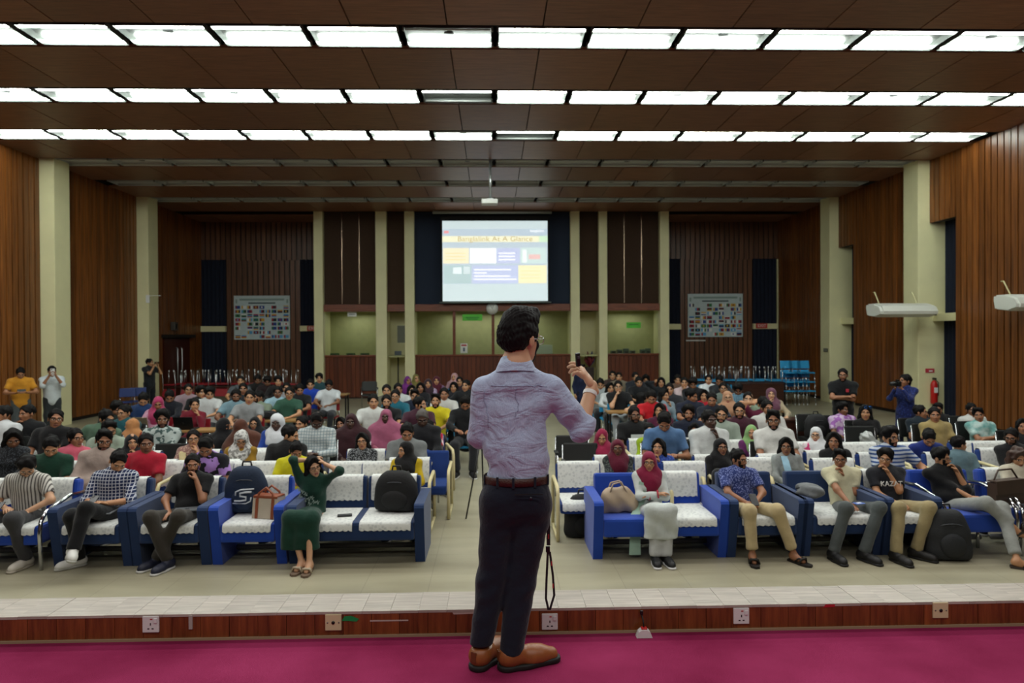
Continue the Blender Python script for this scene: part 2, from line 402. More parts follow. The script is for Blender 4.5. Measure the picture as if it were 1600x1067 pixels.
# side walls: planks, columns, openings
def planks(parent, axis, fixed, a0, a1, z0, z1, m=None, pitch=.205, groove=.04, side=1):
    m = m or plank_m; n = max(1, round((a1 - a0) / pitch)); w = (a1 - a0) / n
    me = MB().box((0, 0, 0), (.03, w - groove, z1 - z0) if axis == 'y' else (w - groove, .03, z1 - z0)).mesh('plank'); me.materials.append(m)
    for i in range(n):
        c = a0 + (i + .5) * w; j = RNG.uniform(-.004, .004)
        loc = (fixed + side * (.02 + j), c, (z0 + z1) / 2) if axis == 'y' else (c, fixed + side * (.02 + j), (z0 + z1) / 2)
        inst('plank', me, parent, loc)
wl = struct(MB().box((WL - .25, 12, CEIL / 2 + .1), (.5, 36.5, CEIL + .2)).build('wall_left', wall_dark))
planks(wl, 'y', WL, 12.2, 17.95, .1, CEIL); planks(wl, 'y', WL, 18.6, 22.75, .1, CEIL)
planks(wl, 'y', WL, 23.4, 24.45, .1, CEIL); planks(wl, 'y', WL, 24.45, 26.6, 2.3, CEIL); planks(wl, 'y', WL, 26.6, 27.73, .1, CEIL)
# right wall: lining with tall window openings on the near side of each column
wr = struct(MB().box((12.5, 12, CEIL / 2 + .1), (.5, 36.5, CEIL + .2)).build('wall_right', beige))
lin_r = MB()
def lining(y0, y1, z0, z1):
    lin_r.box((WR + .12, (y0 + y1) / 2, (z0 + z1) / 2), (.2, y1 - y0, z1 - z0))
bays = [(12.2, 16.92, 17.95, 5.26), (18.6, 21.8, 22.75, 5.22)]
for (a, b_, c_, zt) in bays:
    lining(a, b_, 0, CEIL); lining(b_, c_, zt, CEIL)
lining(23.4, 27.73, 0, CEIL); lining(-5, 12.2, 0, CEIL)
lr = struct(lin_r.build('wall_right_lining', wall_dark)); 
for (a, b_, c_, zt) in bays:
    planks(lr, 'y', WR, a, b_, .1, CEIL, side=-1); planks(lr, 'y', WR, b_, c_, zt, CEIL, side=-1)
planks(lr, 'y', WR, 23.4, 27.73, .1, CEIL, side=-1)
def curtain(name, p0, p1, z0, z1, lab, amp=.04, wl_=.16):
    p0 = Vector(p0); p1 = Vector(p1); L_ = (p1 - p0).length; n = max(8, int(L_ / .025)); d = (p1 - p0) / n; nn = Vector((-d.y, d.x, 0)).normalized()
    rows = []
    for z in (z0, (z0 + z1) / 2, z1):
        rows.append([(p0 + d * i + nn * amp * math.sin(i * L_ / n / wl_ * 6.283) + Vector((0, 0, z))) for i in range(n + 1)])
    b = MB(); b.smooth = True; b.grid(rows); b.grid([[q + nn * .006 for q in r_] for r_ in rows][::-1])
    c = (p0 + p1) / 2
    b.v = [(v[0] - c.x, v[1] - c.y, v[2] - z0) for v in b.v]
    o = b.build(name, navy); o.location = (c.x, c.y, z0); tag(o, lab, 'curtain'); return o
NB = ['nearer', 'farther']
for k, (a, b_, c_, zt) in enumerate(bays):
    curtain('curtain', (12.15, b_ - .3, 0), (12.15, c_ + .02, 0), 2.84, zt + .1, 'dark navy upper curtain in the %s window recess of the right wall' % NB[k])
    curtain('curtain', (12.12, b_ - .3, 0), (12.12, c_ + .02, 0), .03, 2.64, 'dark navy lower curtain in the %s window recess of the right wall' % NB[k])
    struct(MB().box((12.02, (b_ + c_) / 2 - .15, 2.74), (.5, c_ - b_ + .3, .2)).build('trim_4', beige))
for k, (y0, y1) in enumerate(((17.95, 18.6), (22.75, 23.4))):
    struct(MB().box(((XL + WL) / 2 - .1, (y0 + y1) / 2, CEIL / 2 + .02), (XL - WL + .2, y1 - y0, CEIL + .04), ch=.012).build('column_left', beige))
    struct(MB().box((XR + .5, (y0 + y1) / 2, CEIL / 2 + .02), (1.0, y1 - y0, CEIL + .04), ch=.012).build('column_right', beige))
# beige jamb behind the near right column
struct(MB().box((WR - .02, 18.66, 2.6), (.08, .1, 5.2)).build('trim_5', beige))
# wall behind the photographer
struct(MB().box((0, -6.1, CEIL / 2), (26, .2, CEIL)).build('wall_stage', mat('stage_wall', '6A4630', .6)))
# left side door
d1 = struct(MB().box((WL + .03, 25.52, 1.13), (.05, 2.05, 2.26)).build('door_1', wood('door_veneer', '3A150C', '5C2616', .35)))
for y in (25.35, 25.7): MB().tube([(WL + .08, y, .5), (WL + .14, y, .55), (WL + .14, y, 1.9), (WL + .08, y, 1.95)], .022, 8).build('door_handle', mat('brushed_steel', 'A8A8A8', .3, 1), d1)
struct(MB().box((WL + .12, 25.52, 2.36), (.2, 2.35, .12)).build('trim_6', wall_dark))
for k, y in enumerate((23.7, 25.1)):
    t = empty('loudspeaker', (WL + .1, y, 2.58), 0, 'small grey wall loudspeaker above the side door, ' + ('nearer one' if k == 0 else 'farther one'), 'speaker', 'wall loudspeakers')
    MB().box((.04, 0, .14), (.16, .24, .3), ch=.02).build('cabinet', mat('speaker_grey', '4A4540', .7), t); MB().tube([(.121, 0, .14), (.13, 0, .14)], .09, 14).build('cone', blk, t)

# back wall and projection booth -------------------------------------------------
bx = lambda px, Y=BOOTH: at(px, 450, Y).x
wb = struct(MB().box((0, BACK + .25, CEIL / 2 + .1), (26, .5, CEIL + .2)).build('wall_back', wall_dark))
xa = [WL, bx(316, BACK), bx(354, BACK), bx(470, BACK), bx(492, BACK) + .1]
xb = [bx(1044, BACK) - .1, bx(1062, BACK), bx(1175, BACK), bx(1212, BACK), WR]
zo = at(335, 407, BACK).z
planks(wb, 'x', BACK, xa[0], xa[4], zo, CEIL, plank_b, side=-1); planks(wb, 'x', BACK, xa[2], xa[3], .1, zo, plank_b, side=-1)
planks(wb, 'x', BACK, xb[0], xb[4], zo, CEIL, plank_b, side=-1); planks(wb, 'x', BACK, xb[1], xb[2], .1, zo, plank_b, side=-1)
planks(wb, 'x', BACK, xb[3] + .35, xb[4], .1, zo, plank_b, side=-1)
struct(MB().box((xb[3] + .17, BACK - .06, zo / 2), (.3, .12, zo)).build('trim_7', beige))
zb = at(335, 514, BACK).z
names = ['far left corner of the back wall', 'gap left of the booth', 'gap right of the booth', 'far right corner of the back wall']
for k, (x0, x1) in enumerate(((xa[0] + .05, xa[2]), (xa[3], xa[4]), (xb[0], xb[1]), (xb[2], xb[3]))):
    curtain('curtain', (x0, BACK - .08, 0), (x1, BACK - .08, 0), zb + .12, zo + .02, 'dark navy upper curtain in the ' + names[k], .025)
    curtain('curtain', (x0, BACK - .1, 0), (x1, BACK - .1, 0), .03, zb - .12, 'dark navy lower curtain in the ' + names[k], .025)
    struct(MB().box(((x0 + x1) / 2, BACK - .12, zb), (x1 - x0, .16, .22)).build('trim_8', beige))
exit_m = mat('exit_red', 'C23A30', .5); wht = mat('white_paint', 'E8E8E4', .5)
for px, lab in ((1190, 'red EXIT sign on the beam at the far right curtain'), (489, 'red EXIT sign partly behind the booth column at left')):
    p = at(px, 509 if px > 800 else 513, BACK - .24); t = empty('exit_sign', p, 0, lab, 'sign')
    MB().box((0, 0, 0), (.46, .05, .2), ch=.01).build('sign_box', exit_m, t); text('lettering', 'EXIT', .17, wht, t, (0, -.028, 0), (RX, 0, 0))
# booth columns
cols = [(492, 506), (588, 605), (633, 648), (891, 905), (935, 948), (1030, 1044)]
CX = [(bx(a), bx(b_)) for a, b_ in cols]
for (a, b_) in CX:
    struct(MB().box(((a + b_) / 2, BOOTH + .25, CEIL / 2), (b_ - a, .8, CEIL), ch=.01).build('column_booth', beige))
zl0, zl1 = at(770, 486, BOOTH).z, at(770, 475, BOOTH).z
zs = at(770, 555, BOOTH).z
fab = mat('brown_acoustic_fabric', '3E2C20', .95, var=.15, vscale=20, bump=.3, bscale=120)
chrome = mat('chrome', 'C9CCCE', .12, 1.0); redwood = wood('red_brown_trim', '5A2413', '8C4A2A', .35, (2, 30, 30), .1)
booth_w = wood('booth_front_planks', '4A1E10', '743A1E', .35, (24, 24, 1), .2)
booth_in = mat('booth_interior', 'A9A87C', .7, var=.06)
booth_navy = mat('booth_panel_navy', '16243A', .8)
wbk = struct(MB().box((0, BACK - .3, 2.4), (bx(1044) - bx(492) + .4, .1, 4.8)).build('wall_booth_rear', booth_in))
struct(MB().box((0, (BOOTH + BACK) / 2, zl1 + .1), (bx(1030) - bx(506), BACK - BOOTH - .3, .06)).build('ceiling_booth', booth_in))
gl = bpy.data.materials.new('window_glass'); nt, N, L, b = nodes(gl)
tr = N.new('ShaderNodeBsdfTransparent'); tr.inputs[0].default_value = (.86, .9, .84, 1); gs = N.new('ShaderNodeBsdfGlossy'); gs.inputs['Roughness'].default_value = .02
fr = N.new('ShaderNodeFresnel'); fr.inputs[0].default_value = 1.5; ms = N.new('ShaderNodeMixShader'); L.new(fr.outputs[0], ms.inputs[0]); L.new(tr.outputs[0], ms.inputs[1]); L.new(gs.outputs[0], ms.inputs[2]); L.new(ms.outputs[0], N['Material Output'].inputs[0])
def bay(n, x0, x1, kind, strips=(), mull=()):
    w = x1 - x0; cx = (x0 + x1) / 2
    up = struct(MB().box((cx, BOOTH + .12, (zl1 + CEIL) / 2), (w, .08, CEIL - zl1)).build('wall_booth_upper', booth_navy if kind == 'screen' else fab))
    for sx in strips: MB().box((sx, BOOTH + .07, (zl1 + CEIL) / 2), (.035, .03, CEIL - zl1 - .05), ch=.005).build('metal_strip', mat('bronze_strip', '8C7766', .25, 1), up)
    struct(MB().box((cx, BOOTH + .1, (zl0 + zl1) / 2), (w, .3, zl1 - zl0), ch=.01).build('trim_9', redwood))
    if kind == 'door': 
        struct(MB().box((cx, BOOTH + 1.2, zl0 / 2), (w + .6, .08, zl0)).build('wall_booth_recess', beige)); return
    fr_ = struct(MB().box((cx, BOOTH + .16, zs / 2), (w, .06, zs)).build('wall_booth_front', wall_dark))
    planks(fr_, 'x', BOOTH + .13, x0, x1, .05, zs - .04, booth_w, .16, .012, -1)
    wn = struct(MB().box((cx, BOOTH + .12, zs), (w, .16, .07), ch=.01).build('window_%d' % n, redwood))
    edges = [x0] + list(mull) + [x1]
    for mx_ in mull: MB().box((mx_, BOOTH + .12, (zs + zl0) / 2), (.11, .1, zl0 - zs), ch=.01).build('mullion', redwood, wn)
    for a, b2 in zip(edges[:-1], edges[1:]):
        MB().box(((a + b2) / 2, BOOTH + .14, (zs + zl0) / 2), (b2 - a - .02, .012, zl0 - zs - .02)).build('glass_pane', gl, wn)
bay(1, CX[0][1], CX[1][0], 'win', [bx(534), bx(561)]); bay(0, CX[1][1], CX[2][0], 'door')
bay(2, CX[2][1], CX[3][0], 'screen', (), [bx(709), bx(770)])
bay(0, CX[3][1], CX[4][0], 'door'); bay(3, CX[4][1], CX[5][0], 'win', [bx(976), bx(1003)])
for (x, s) in ((CX[0][0] + .06, -1), (CX[5][1] - .06, 1)):
    struct(MB().box((x, (BOOTH + BACK) / 2 + .3, CEIL / 2), (.1, BACK - BOOTH - .4, CEIL)).build('wall_booth_side', beige))
for x in (CX[1][0] + .2, CX[2][1] - .2, CX[3][0] + .2, CX[4][1] - .2):
    struct(MB().box((x, BOOTH + 1.1, zl1 / 2), (.1, 1.7, zl1)).build('wall_booth_divider', beige))
area('booth_lamp', (bx(770), BOOTH + 1.3, zl0 - .05), 4, .6, 26); area('booth_lamp', (bx(548), BOOTH + 1.3, zl0 - .05), 1.2, .6, 9); area('booth_lamp', (bx(990), BOOTH + 1.3, zl0 - .05), 1.2, .6, 9)
green_m = mat('green_sign', '58C83A', .5); paper = mat('paper', 'D8DAD6', .6)
def sheet(name, px, py, w, h, m, lab, cat, Y=BOOTH + .115, parts=None):
    p = at(px, py, Y); t = MB().box((0, 0, 0), (w, .012, h)).build(name, m); t.location = p; tag(t, lab, cat)
    for (x, z, pw, ph, pmm, nm) in parts or (): MB().box((x, -.008, z), (pw, .006, ph)).build(nm, pmm, t)
sheet('green_sign', 738, 496, .74, .24, green_m, 'bright green sign on the middle booth window', 'sign', parts=[(0, .0, .5, .035, mat('green_dark', '2E8A2A', .5), 'text_line'), (0, -.06, .4, .03, mat('green_dark', '2E8A2A', .5), 'text_line')])
sheet('green_sign', 990, 508, .54, .22, green_m, 'bright green sign on the right booth window', 'sign', parts=[(0, .02, .36, .035, mat('green_dark', '2E8A2A', .5), 'text_line')])
sheet('paper_notice', 550, 491, .33, .17, paper, 'white paper notice at the top of the left booth window', 'notice', parts=[(0, 0, .22, .03, mat('ink_grey', '8A8C90', .6), 'text_line')])
sheet('paper_notice', 725, 544, .26, .36, paper, 'white notice with red heading low on the middle booth window', 'notice', parts=[(0, .11, .2, .06, red_p, 'red_heading'), (0, -.05, .07, .14, mat('ink_blue', '4A5570', .6), 'printed_figure')])
sheet('wall_notice', 627, 522, .3, .66, mat('notice_grey', '8D9088', .6), 'grey notice sheet inside the left booth recess', 'notice', BOOTH + 1.13)
p = at(850, 547, BOOTH + .5); tag(MB().box((0, 0, 0), (.62, .35, .34), ch=.02).build('white_carton', mat('carton_white', 'C8CCC4', .6)), 'white carton inside the middle booth window', 'box').location = (p.x, p.y, zs + .2)
struct(MB().box((0, BOOTH + .55, zs - .03), (bx(1030) - bx(506), .7, .06)).build('trim_10', booth_in))
for i, px in enumerate((958, 968, 978, 988, 1004, 1012)):
    p = at(px, 551, BOOTH + .4); t = empty('control_box', (p.x, p.y, zs), 0, 'small grey equipment box behind the right booth window', 'equipment', 'equipment behind the right booth window')
    MB().box((0, 0, .07 + .02 * (i % 3)), (.2, .2, .14 + .04 * (i % 3)), ch=.01).build('case', mat('equip_grey', '5E6A66', .5), t); MB().box((0, -.102, .08), (.12, .006, .05)).build('front_panel', blk, t)
for i, px in enumerate((523, 548, 570)):
    p = at(px, 551, BOOTH + .4); t = empty('desk_box', (p.x, p.y, zs), 0, 'small dark green box behind the left booth window', 'equipment', 'boxes behind the left booth window')
    MB().box((0, 0, .05), (.3, .2, .1), ch=.01).build('case', mat('equip_green', '2C5A34', .6), t); MB().box((0, -.102, .05), (.16, .006, .03)).build('front_panel', blk, t)
# music stand / speaker pole in the left recess
p = at(622, 560, BOOTH + .7)
t = empty('microphone_stand', (p.x, p.y, 0), 0, 'dark metal stand with a flat head in the left booth recess', 'stand')
MB().tube([(0, 0, 0), (0, 0, 1.6)], .025, 8).build('pole', blk, t); MB().box((0, 0, 1.66), (.26, .04, .18), ch=.01).build('head_plate', mat('steel_grey', '5A626A', .4, .6), t); MB().box((0, 0, .02), (.4, .4, .04), ch=.01).build('base', blk, t)
# dark red banner on stand in the right recess
p = at(921, 550, BOOTH + .5)
t = empty('flower_stand', (p.x, p.y, 0), 0, 'dark stand with red and blue flowers in the right booth recess', 'stand')
MB().box((0, 0, .55), (.3, .3, 1.1), ch=.02).build('pedestal', mat('dark_wood', '2A1610', .5), t)
for i in range(9):
    a = i * 2.4; q = MB(); q.smooth = True
    q.tube([(0, 0, 1.1), (.12 * math.cos(a), .1 * math.sin(a), 1.3 + .05 * (i % 4)), (.2 * math.cos(a), .15 * math.sin(a), 1.42 + .09 * (i % 4))], [.01, .05, .02], 6).build('flower', mat('flower_red', '6E1E28', .7) if i % 3 else mat('flower_blue', '2C4A86', .7), t)
# clock
p = at(769, 482, BOOTH - .12)
t = empty('wall_clock', p, 0, 'round white wall clock on the red-brown beam under the screen', 'clock')
MB().tube([(0, .05, 0), (0, -.02, 0)], .22, 28).build('rim', mat('clock_rim', 'C8CACA', .3), t); MB().tube([(0, -.018, 0), (0, -.026, 0)], .195, 28).build('dial', wht, t)
MB().box((-.03, -.03, .05), (.015, .006, .12), Matrix.Rotation(-.6, 3, 'Y')).build('hour_hand', blk, t); MB().box((.03, -.03, .07), (.01, .006, .17), Matrix.Rotation(.35, 3, 'Y')).build('minute_hand', blk, t)
m = MB()
for i in range(12): m.box((.165 * math.sin(i * math.pi / 6), -.028, .165 * math.cos(i * math.pi / 6)), (.012, .004, .012))
m.build('hour_marks', blk, t)

# projection screen --------------------------------------------------------------
SY = BOOTH - .35
c0, c1 = at(691, 345, SY), at(856, 470, SY)
sw, sh = c1.x - c0.x, c0.z - c1.z
t = empty('projection_screen', ((c0.x + c1.x) / 2, SY, (c0.z + c1.z) / 2), 0, 'pull-down projection screen showing a faded company slide above the clock', 'screen')
MB().box((0, .02, .07), (sw + .16, .01, sh + .24)).build('black_border', mat('screen_border', '0B1016', .8), t)
MB().tube([(-sw / 2 - .35, .03, sh / 2 + .32), (sw / 2 + .16, .03, sh / 2 + .32)], .06, 12).build('roller_case', mat('case_silver', 'B9C2C4', .35, .3), t)
MB().tube([(-sw / 2 - .12, .0, -sh / 2 - .05), (sw / 2 + .12, .0, -sh / 2 - .05)], .025, 8).build('bottom_bar', mat('bar_silver', '9AA6A4', .35, .5), t)
scr_cache = {}
def glow(c, s=1.0):
    if c not in scr_cache:
        m = bpy.data.materials.new('projected_' + c); nt, N, L, b = nodes(m); b.inputs['Base Color'].default_value = (.5, .5, .5, 1); b.inputs['Roughness'].default_value = .9
        b.inputs['Emission Color'].default_value = lin(c); b.inputs['Emission Strength'].default_value = s; scr_cache[c] = m
    return scr_cache[c]
MB().box((0, .008, 0), (sw, .006, sh)).build('canvas', glow('BFD0D2'), t)
def pr(nm, u0, u1, v0, v1, c, dy=0.0):
    """slide rectangle: u,v as fractions of the screen from its upper left corner"""
    return MB().box(((u0 + u1) / 2 * sw - sw / 2, .001 - dy, sh / 2 - (v0 + v1) / 2 * sh), ((u1 - u0) * sw, .004, (v1 - v0) * sh)).build(nm, glow(c), t)
pr('slide_header', 0, 1, .1, .19, 'AEBFCC'); pr('slide_title_band', .0, .92, .19, .265, 'E9E6C2'); pr('slide_title_band', .92, 1, .19, .265, 'C4E4C0')
pr('slide_body', 0, 1, .265, .79, 'B2C2CC'); pr('slide_yellow_card', .005, .25, .34, .53, 'EEE2BC', .002); pr('slide_white_card', .26, .51, .34, .53, 'F2F6F8', .002)
pr('slide_blue_card', .515, .735, .34, .53, 'B6BEDE', .002); pr('slide_photo', .74, .99, .335, .53, 'C2D8D4', .002); pr('slide_photo_red', .82, .93, .42, .48, 'E2B6B2', .004); pr('slide_photo_white', .76, .8, .36, .52, 'E6EEEC', .004)
pr('slide_photo', .01, .27, .555, .78, 'A6BFC0', .002); pr('slide_photo_window', .1, .18, .58, .66, 'DCEAEC', .004); pr('slide_photo_window', .2, .26, .57, .66, 'CADADC', .004)
pr('slide_blue_card', .28, .715, .555, .78, 'B4BEDE', .002); pr('slide_yellow_card', .72, .99, .555, .78, 'EDE4B4', .002)
pr('slide_logo', .015, .06, .125, .155, 'E58E90', .004)
for v in (.395, .435, .475): pr('slide_text_line', .535, .69, v, v + .018, 'EEF0FA', .004)
for v, e in ((.6, .65), (.64, .42), (.68, .64), (.72, .7)): pr('slide_text_line', .3, e, v, v + .018, 'EEF0FA', .004)
for v in (.4, .44, .48): pr('slide_text_line', .03, .22, v, v + .01, 'DCCB96', .004)
for v in (.62, .67, .71): pr('slide_text_line', .74, .93, v, v + .01, 'DDD29C', .004)
text('slide_title', 'Banglalink At A Glance', .26, glow('A8925C'), t, (0, -.006, sh / 2 - .228 * sh), (RX, 0, 0), xs=1.15)
text('slide_corner_text', 'banglalink', .13, glow('F4F6F6'), t, (.4 * sw, -.006, sh / 2 - .125 * sh), (RX, 0, 0))
# projector on its pole
pp = at(765, 316, 18.0)
t = empty('ceiling_projector', pp, 0, 'white projector hanging on a silver pole in front of the screen', 'projector')
MB().box((0, 0, 0), (.42, .36, .12), ch=.02).build('projector_body', wht, t); MB().tube([(0, .19, 0), (0, .23, 0)], .05, 12).build('lens', blk, t)
MB().tube([(0.02, 0, .06), (0.02, 0, CEIL - pp.z)], .035, 10).build('drop_pole', mat('pole_silver', 'B8BCBE', .3, .7), t); MB().box((0.02, 0, .08), (.16, .16, .04), ch=.01).build('mount', mat('pole_silver', 'B8BCBE', .3, .7), t)
# flag banners
flagc = ['A82838', 'E8E8E6', '2C4A94', '3A7A4A', 'D8A838', '1E2A2E', '5FA8D8', '7A2438']
fl_m = [mat('flag_ink_' + c, c, .7) for c in flagc]
def banner(x0, x1, y0, y1, lab, seed):
    a, b_ = at(x0, y0, BACK - .1), at(x1, y1, BACK - .1); w, h = b_.x - a.x, a.z - b_.z
    t = empty('flag_banner', ((a.x + b_.x) / 2, BACK - .07, (a.z + b_.z) / 2), 0, lab, 'banner')
    MB().box((0, 0, 0), (w, .02, h)).build('cloth', mat('banner_cloth', 'C4D2D4', .7, var=.05), t)
    MB().box((0, -.013, h * .33), (w * .48, .004, h * .03)).build('caption_bar', mat('caption_dark', '44565A', .7), t)
    MB().box((0, -.013, h * .41), (w * .8, .004, h * .045)).build('heading_line', mat('heading_pale', '8FA3A0', .7), t)
    for sx in (-1, 1): MB().box((sx * w * .455, -.013, h * .37), (w * .03, .004, h * .09)).build('crest', mat('heading_pale', '8FA3A0', .7), t)
    R = random.Random(seed)
    for r_ in range(8):
        for c in range(9):
            if R.random() < .16: continue
            fx, fz = (c - 4) * w * .108, h * .235 - r_ * h * .096; fw, fh = w * .088, h * .07
            m = MB(); kind = R.choice('hhvvpc'); cs = R.sample(range(8), 3)
            if kind == 'h':
                for i in range(3): m.cur = i; m.box((0, 0, fh / 3 * (1 - i)), (fw, .004, fh / 3))
            elif kind == 'v':
                for i in range(3): m.cur = i; m.box((fw / 3 * (i - 1), 0, 0), (fw / 3, .004, fh))
            else:
                m.cur = 0; m.box((0, 0, 0), (fw, .004, fh)); m.cur = 1
                if kind == 'p': m.box((-fw * .3, -.003, 0), (fw * .3, .004, fh))
                else: m.box((0, -.003, 0), (fw * .3, .004, fh * .5))
            o = m.build('flag', [fl_m[q] for q in cs], t); o.location = (fx, -.013, fz)
banner(365, 453, 462, 530, 'pale banner of many national flags on the left part of the back wall', 3)
banner(1075, 1161, 459, 526, 'pale banner of many national flags on the right part of the back wall', 8)
p = at(1087, 532, BACK - .06); tag(MB().box((0, 0, 0), (.8, .02, .05)).build('wall_strip', paper), 'short pale strip on the planks below the right flag banner', 'strip').location = p

# air conditioners --------------------------------------------------------------
ac_m = mat('ac_white', 'D4D6CE', .4)
def aircon(loc, rz, lab):
    t = empty('air_conditioner', loc, rz, lab, 'air conditioner', 'suspended air conditioners')
    b = MB(); b.prismx([(-.36, .02), (-.38, .10), (-.30, .24), (.0, .31), (.32, .31), (.34, .2), (.30, .0), (-.1, -.05)], -.68, .68); b.build('casing', ac_m, t)
    MB().box((0, -.352, .09), (1.2, .02, .07), ch=.008).build('air_outlet', mat('ac_dark', '2C302E', .5), t)
    for x in (-.7, .7): MB().prismx([(-.33, .03), (-.34, .10), (-.27, .21), (.0, .28), (.30, .28), (.31, .2), (.27, .02), (-.1, -.03)], x - .05, x + .05).build('end_cap', ac_m, t)
    for x in (-.5, .5):
        MB().tube([(x, .1, .24), (x, .35, .62), (x, .42, .62)], .015, 6).build('bracket', mat('cream_paint', 'D5CF9E', .55), t)
    MB().tube([(.72, .1, .1), (.9, .2, .1), (1.0, .35, .03), (1.25, .42, .02)], .022, 6).build('hose', blk, t)
    return t
p = at(1401, 487, 17.6); aircon((p.x, 17.4, p.z - .1), 0, 'white suspended air conditioner on the near right column')
p = at(1612, 475, 14.3); aircon((p.x + .15, 14.3, p.z - .1), 0, 'white air conditioner cut off by the right edge of the photo')
# fire extinguisher and its sign
p = at(1458, 612, 17.9)
t = empty('fire_extinguisher', (p.x, 17.86, p.z), 0, 'red fire extinguisher hanging on the near right column', 'extinguisher')
MB().tube([(0, 0, -.32), (0, 0, -.3), (0, 0, .2), (0, 0, .27), (0, 0, .31)], [.06, .085, .085, .06, .025], 14).build('cylinder', mat('extinguisher_red', 'C01A18', .3), t)
MB().box((0, -.083, .05), (.1, .01, .14), ch=.004).build('white_label', wht, t); MB().box((.01, 0, .35), (.05, .12, .05), ch=.01).build('valve', blk, t); MB().tube([(.02, 0, .34), (.1, -.03, .25), (.1, -.02, -.1)], .012, 6).build('hose', blk, t)
p = at(1453, 579, 17.94); t = empty('fire_sign', p, 0, 'small red sign above the fire extinguisher', 'sign')
MB().box((0, 0, 0), (.24, .01, .11)).build('plate', mat('sign_red', 'C03848', .5), t); MB().box((.02, -.007, -.01), (.1, .004, .035)).build('white_mark', wht, t)
p = at(1283, 547, 23.0); t = empty('switch_panel', (XR - .012, 23.0, p.z), -RX, 'small dark switch panel on the far right column', 'switch')
MB().box((0, 0, 0), (.28, .02, .12), ch=.004).build('plate', mat('panel_grey', '4C4C42', .5), t)
for x in (-.08, 0, .08): MB().box((x, -.012, 0), (.05, .01, .06), ch=.002).build('rocker', mat('panel_pale', '8E8E80', .5), t)
p = at(231, 467, 22.72); t = empty('junction_box', p, 0, 'small white box with a cable on the far left column', 'box')
MB().box((0, 0, 0), (.12, .05, .26), ch=.01).build('case', wht, t); MB().tube([(.05, 0, .1), (.3, 0, .11), (.42, 0, .1)], .01, 6).build('cable', wht, t)
# ================================================================== SMOOTH BODIES
def V3(*a): return np.array(a, float)
def nrm(v): 
    v = np.asarray(v, float); return v / (np.linalg.norm(v) + 1e-9)
def cone(a, b, ra, rb, n=None, s=1.0, cut=None, k=None):
    """tapered limb from a to b; flattened by s along n; cut = (point, outward direction)"""
    return ('c', np.asarray(a, float), np.asarray(b, float), ra, rb, None if n is None else nrm(n), s, cut, k)
def ell(c, r, R=None, k=None): return ('e', np.asarray(c, float), np.asarray(r, float), R, k)
def _dist(p, X, Y, Z):
    if p[0] == 'c':
        _, a, b, ra, rb, n, s, cut, k = p
        px, py, pz = X - a[0], Y - a[1], Z - a[2]
        if n is not None:
            q = (px * n[0] + py * n[1] + pz * n[2]) * (1 / s - 1); px = px + q * n[0]; py = py + q * n[1]; pz = pz + q * n[2]
        d = b - a
        if n is not None: d = d + n * np.dot(d, n) * (1 / s - 1)
        t = np.clip((px * d[0] + py * d[1] + pz * d[2]) / (d @ d + 1e-9), 0, 1)
        r = np.sqrt((px - t * d[0]) ** 2 + (py - t * d[1]) ** 2 + (pz - t * d[2]) ** 2) - (ra + (rb - ra) * t)
        if n is not None: r = r * (s ** .5)
        if cut is not None:
            c, v = cut; r = np.maximum(r, (X - c[0]) * v[0] + (Y - c[1]) * v[1] + (Z - c[2]) * v[2])
        return r
    _, c, r, R, k = p
    x, y, z = X - c[0], Y - c[1], Z - c[2]
    if R is not None: x, y, z = (x * R[0, 0] + y * R[1, 0] + z * R[2, 0], x * R[0, 1] + y * R[1, 1] + z * R[2, 1], x * R[0, 2] + y * R[1, 2] + z * R[2, 2])
    k0 = np.sqrt((x / r[0]) ** 2 + (y / r[1]) ** 2 + (z / r[2]) ** 2)
    k1 = np.sqrt((x / r[0] ** 2) ** 2 + (y / r[1] ** 2) ** 2 + (z / r[2] ** 2) ** 2) + 1e-9
    return k0 * (k0 - 1) / k1
def _bb(p):
    if p[0] == 'c':
        a, b, r = p[1], p[2], max(p[3], p[4]); return np.minimum(a, b) - r, np.maximum(a, b) + r
    r = p[2].max() if p[3] is not None else p[2]; return p[1] - r, p[1] + r
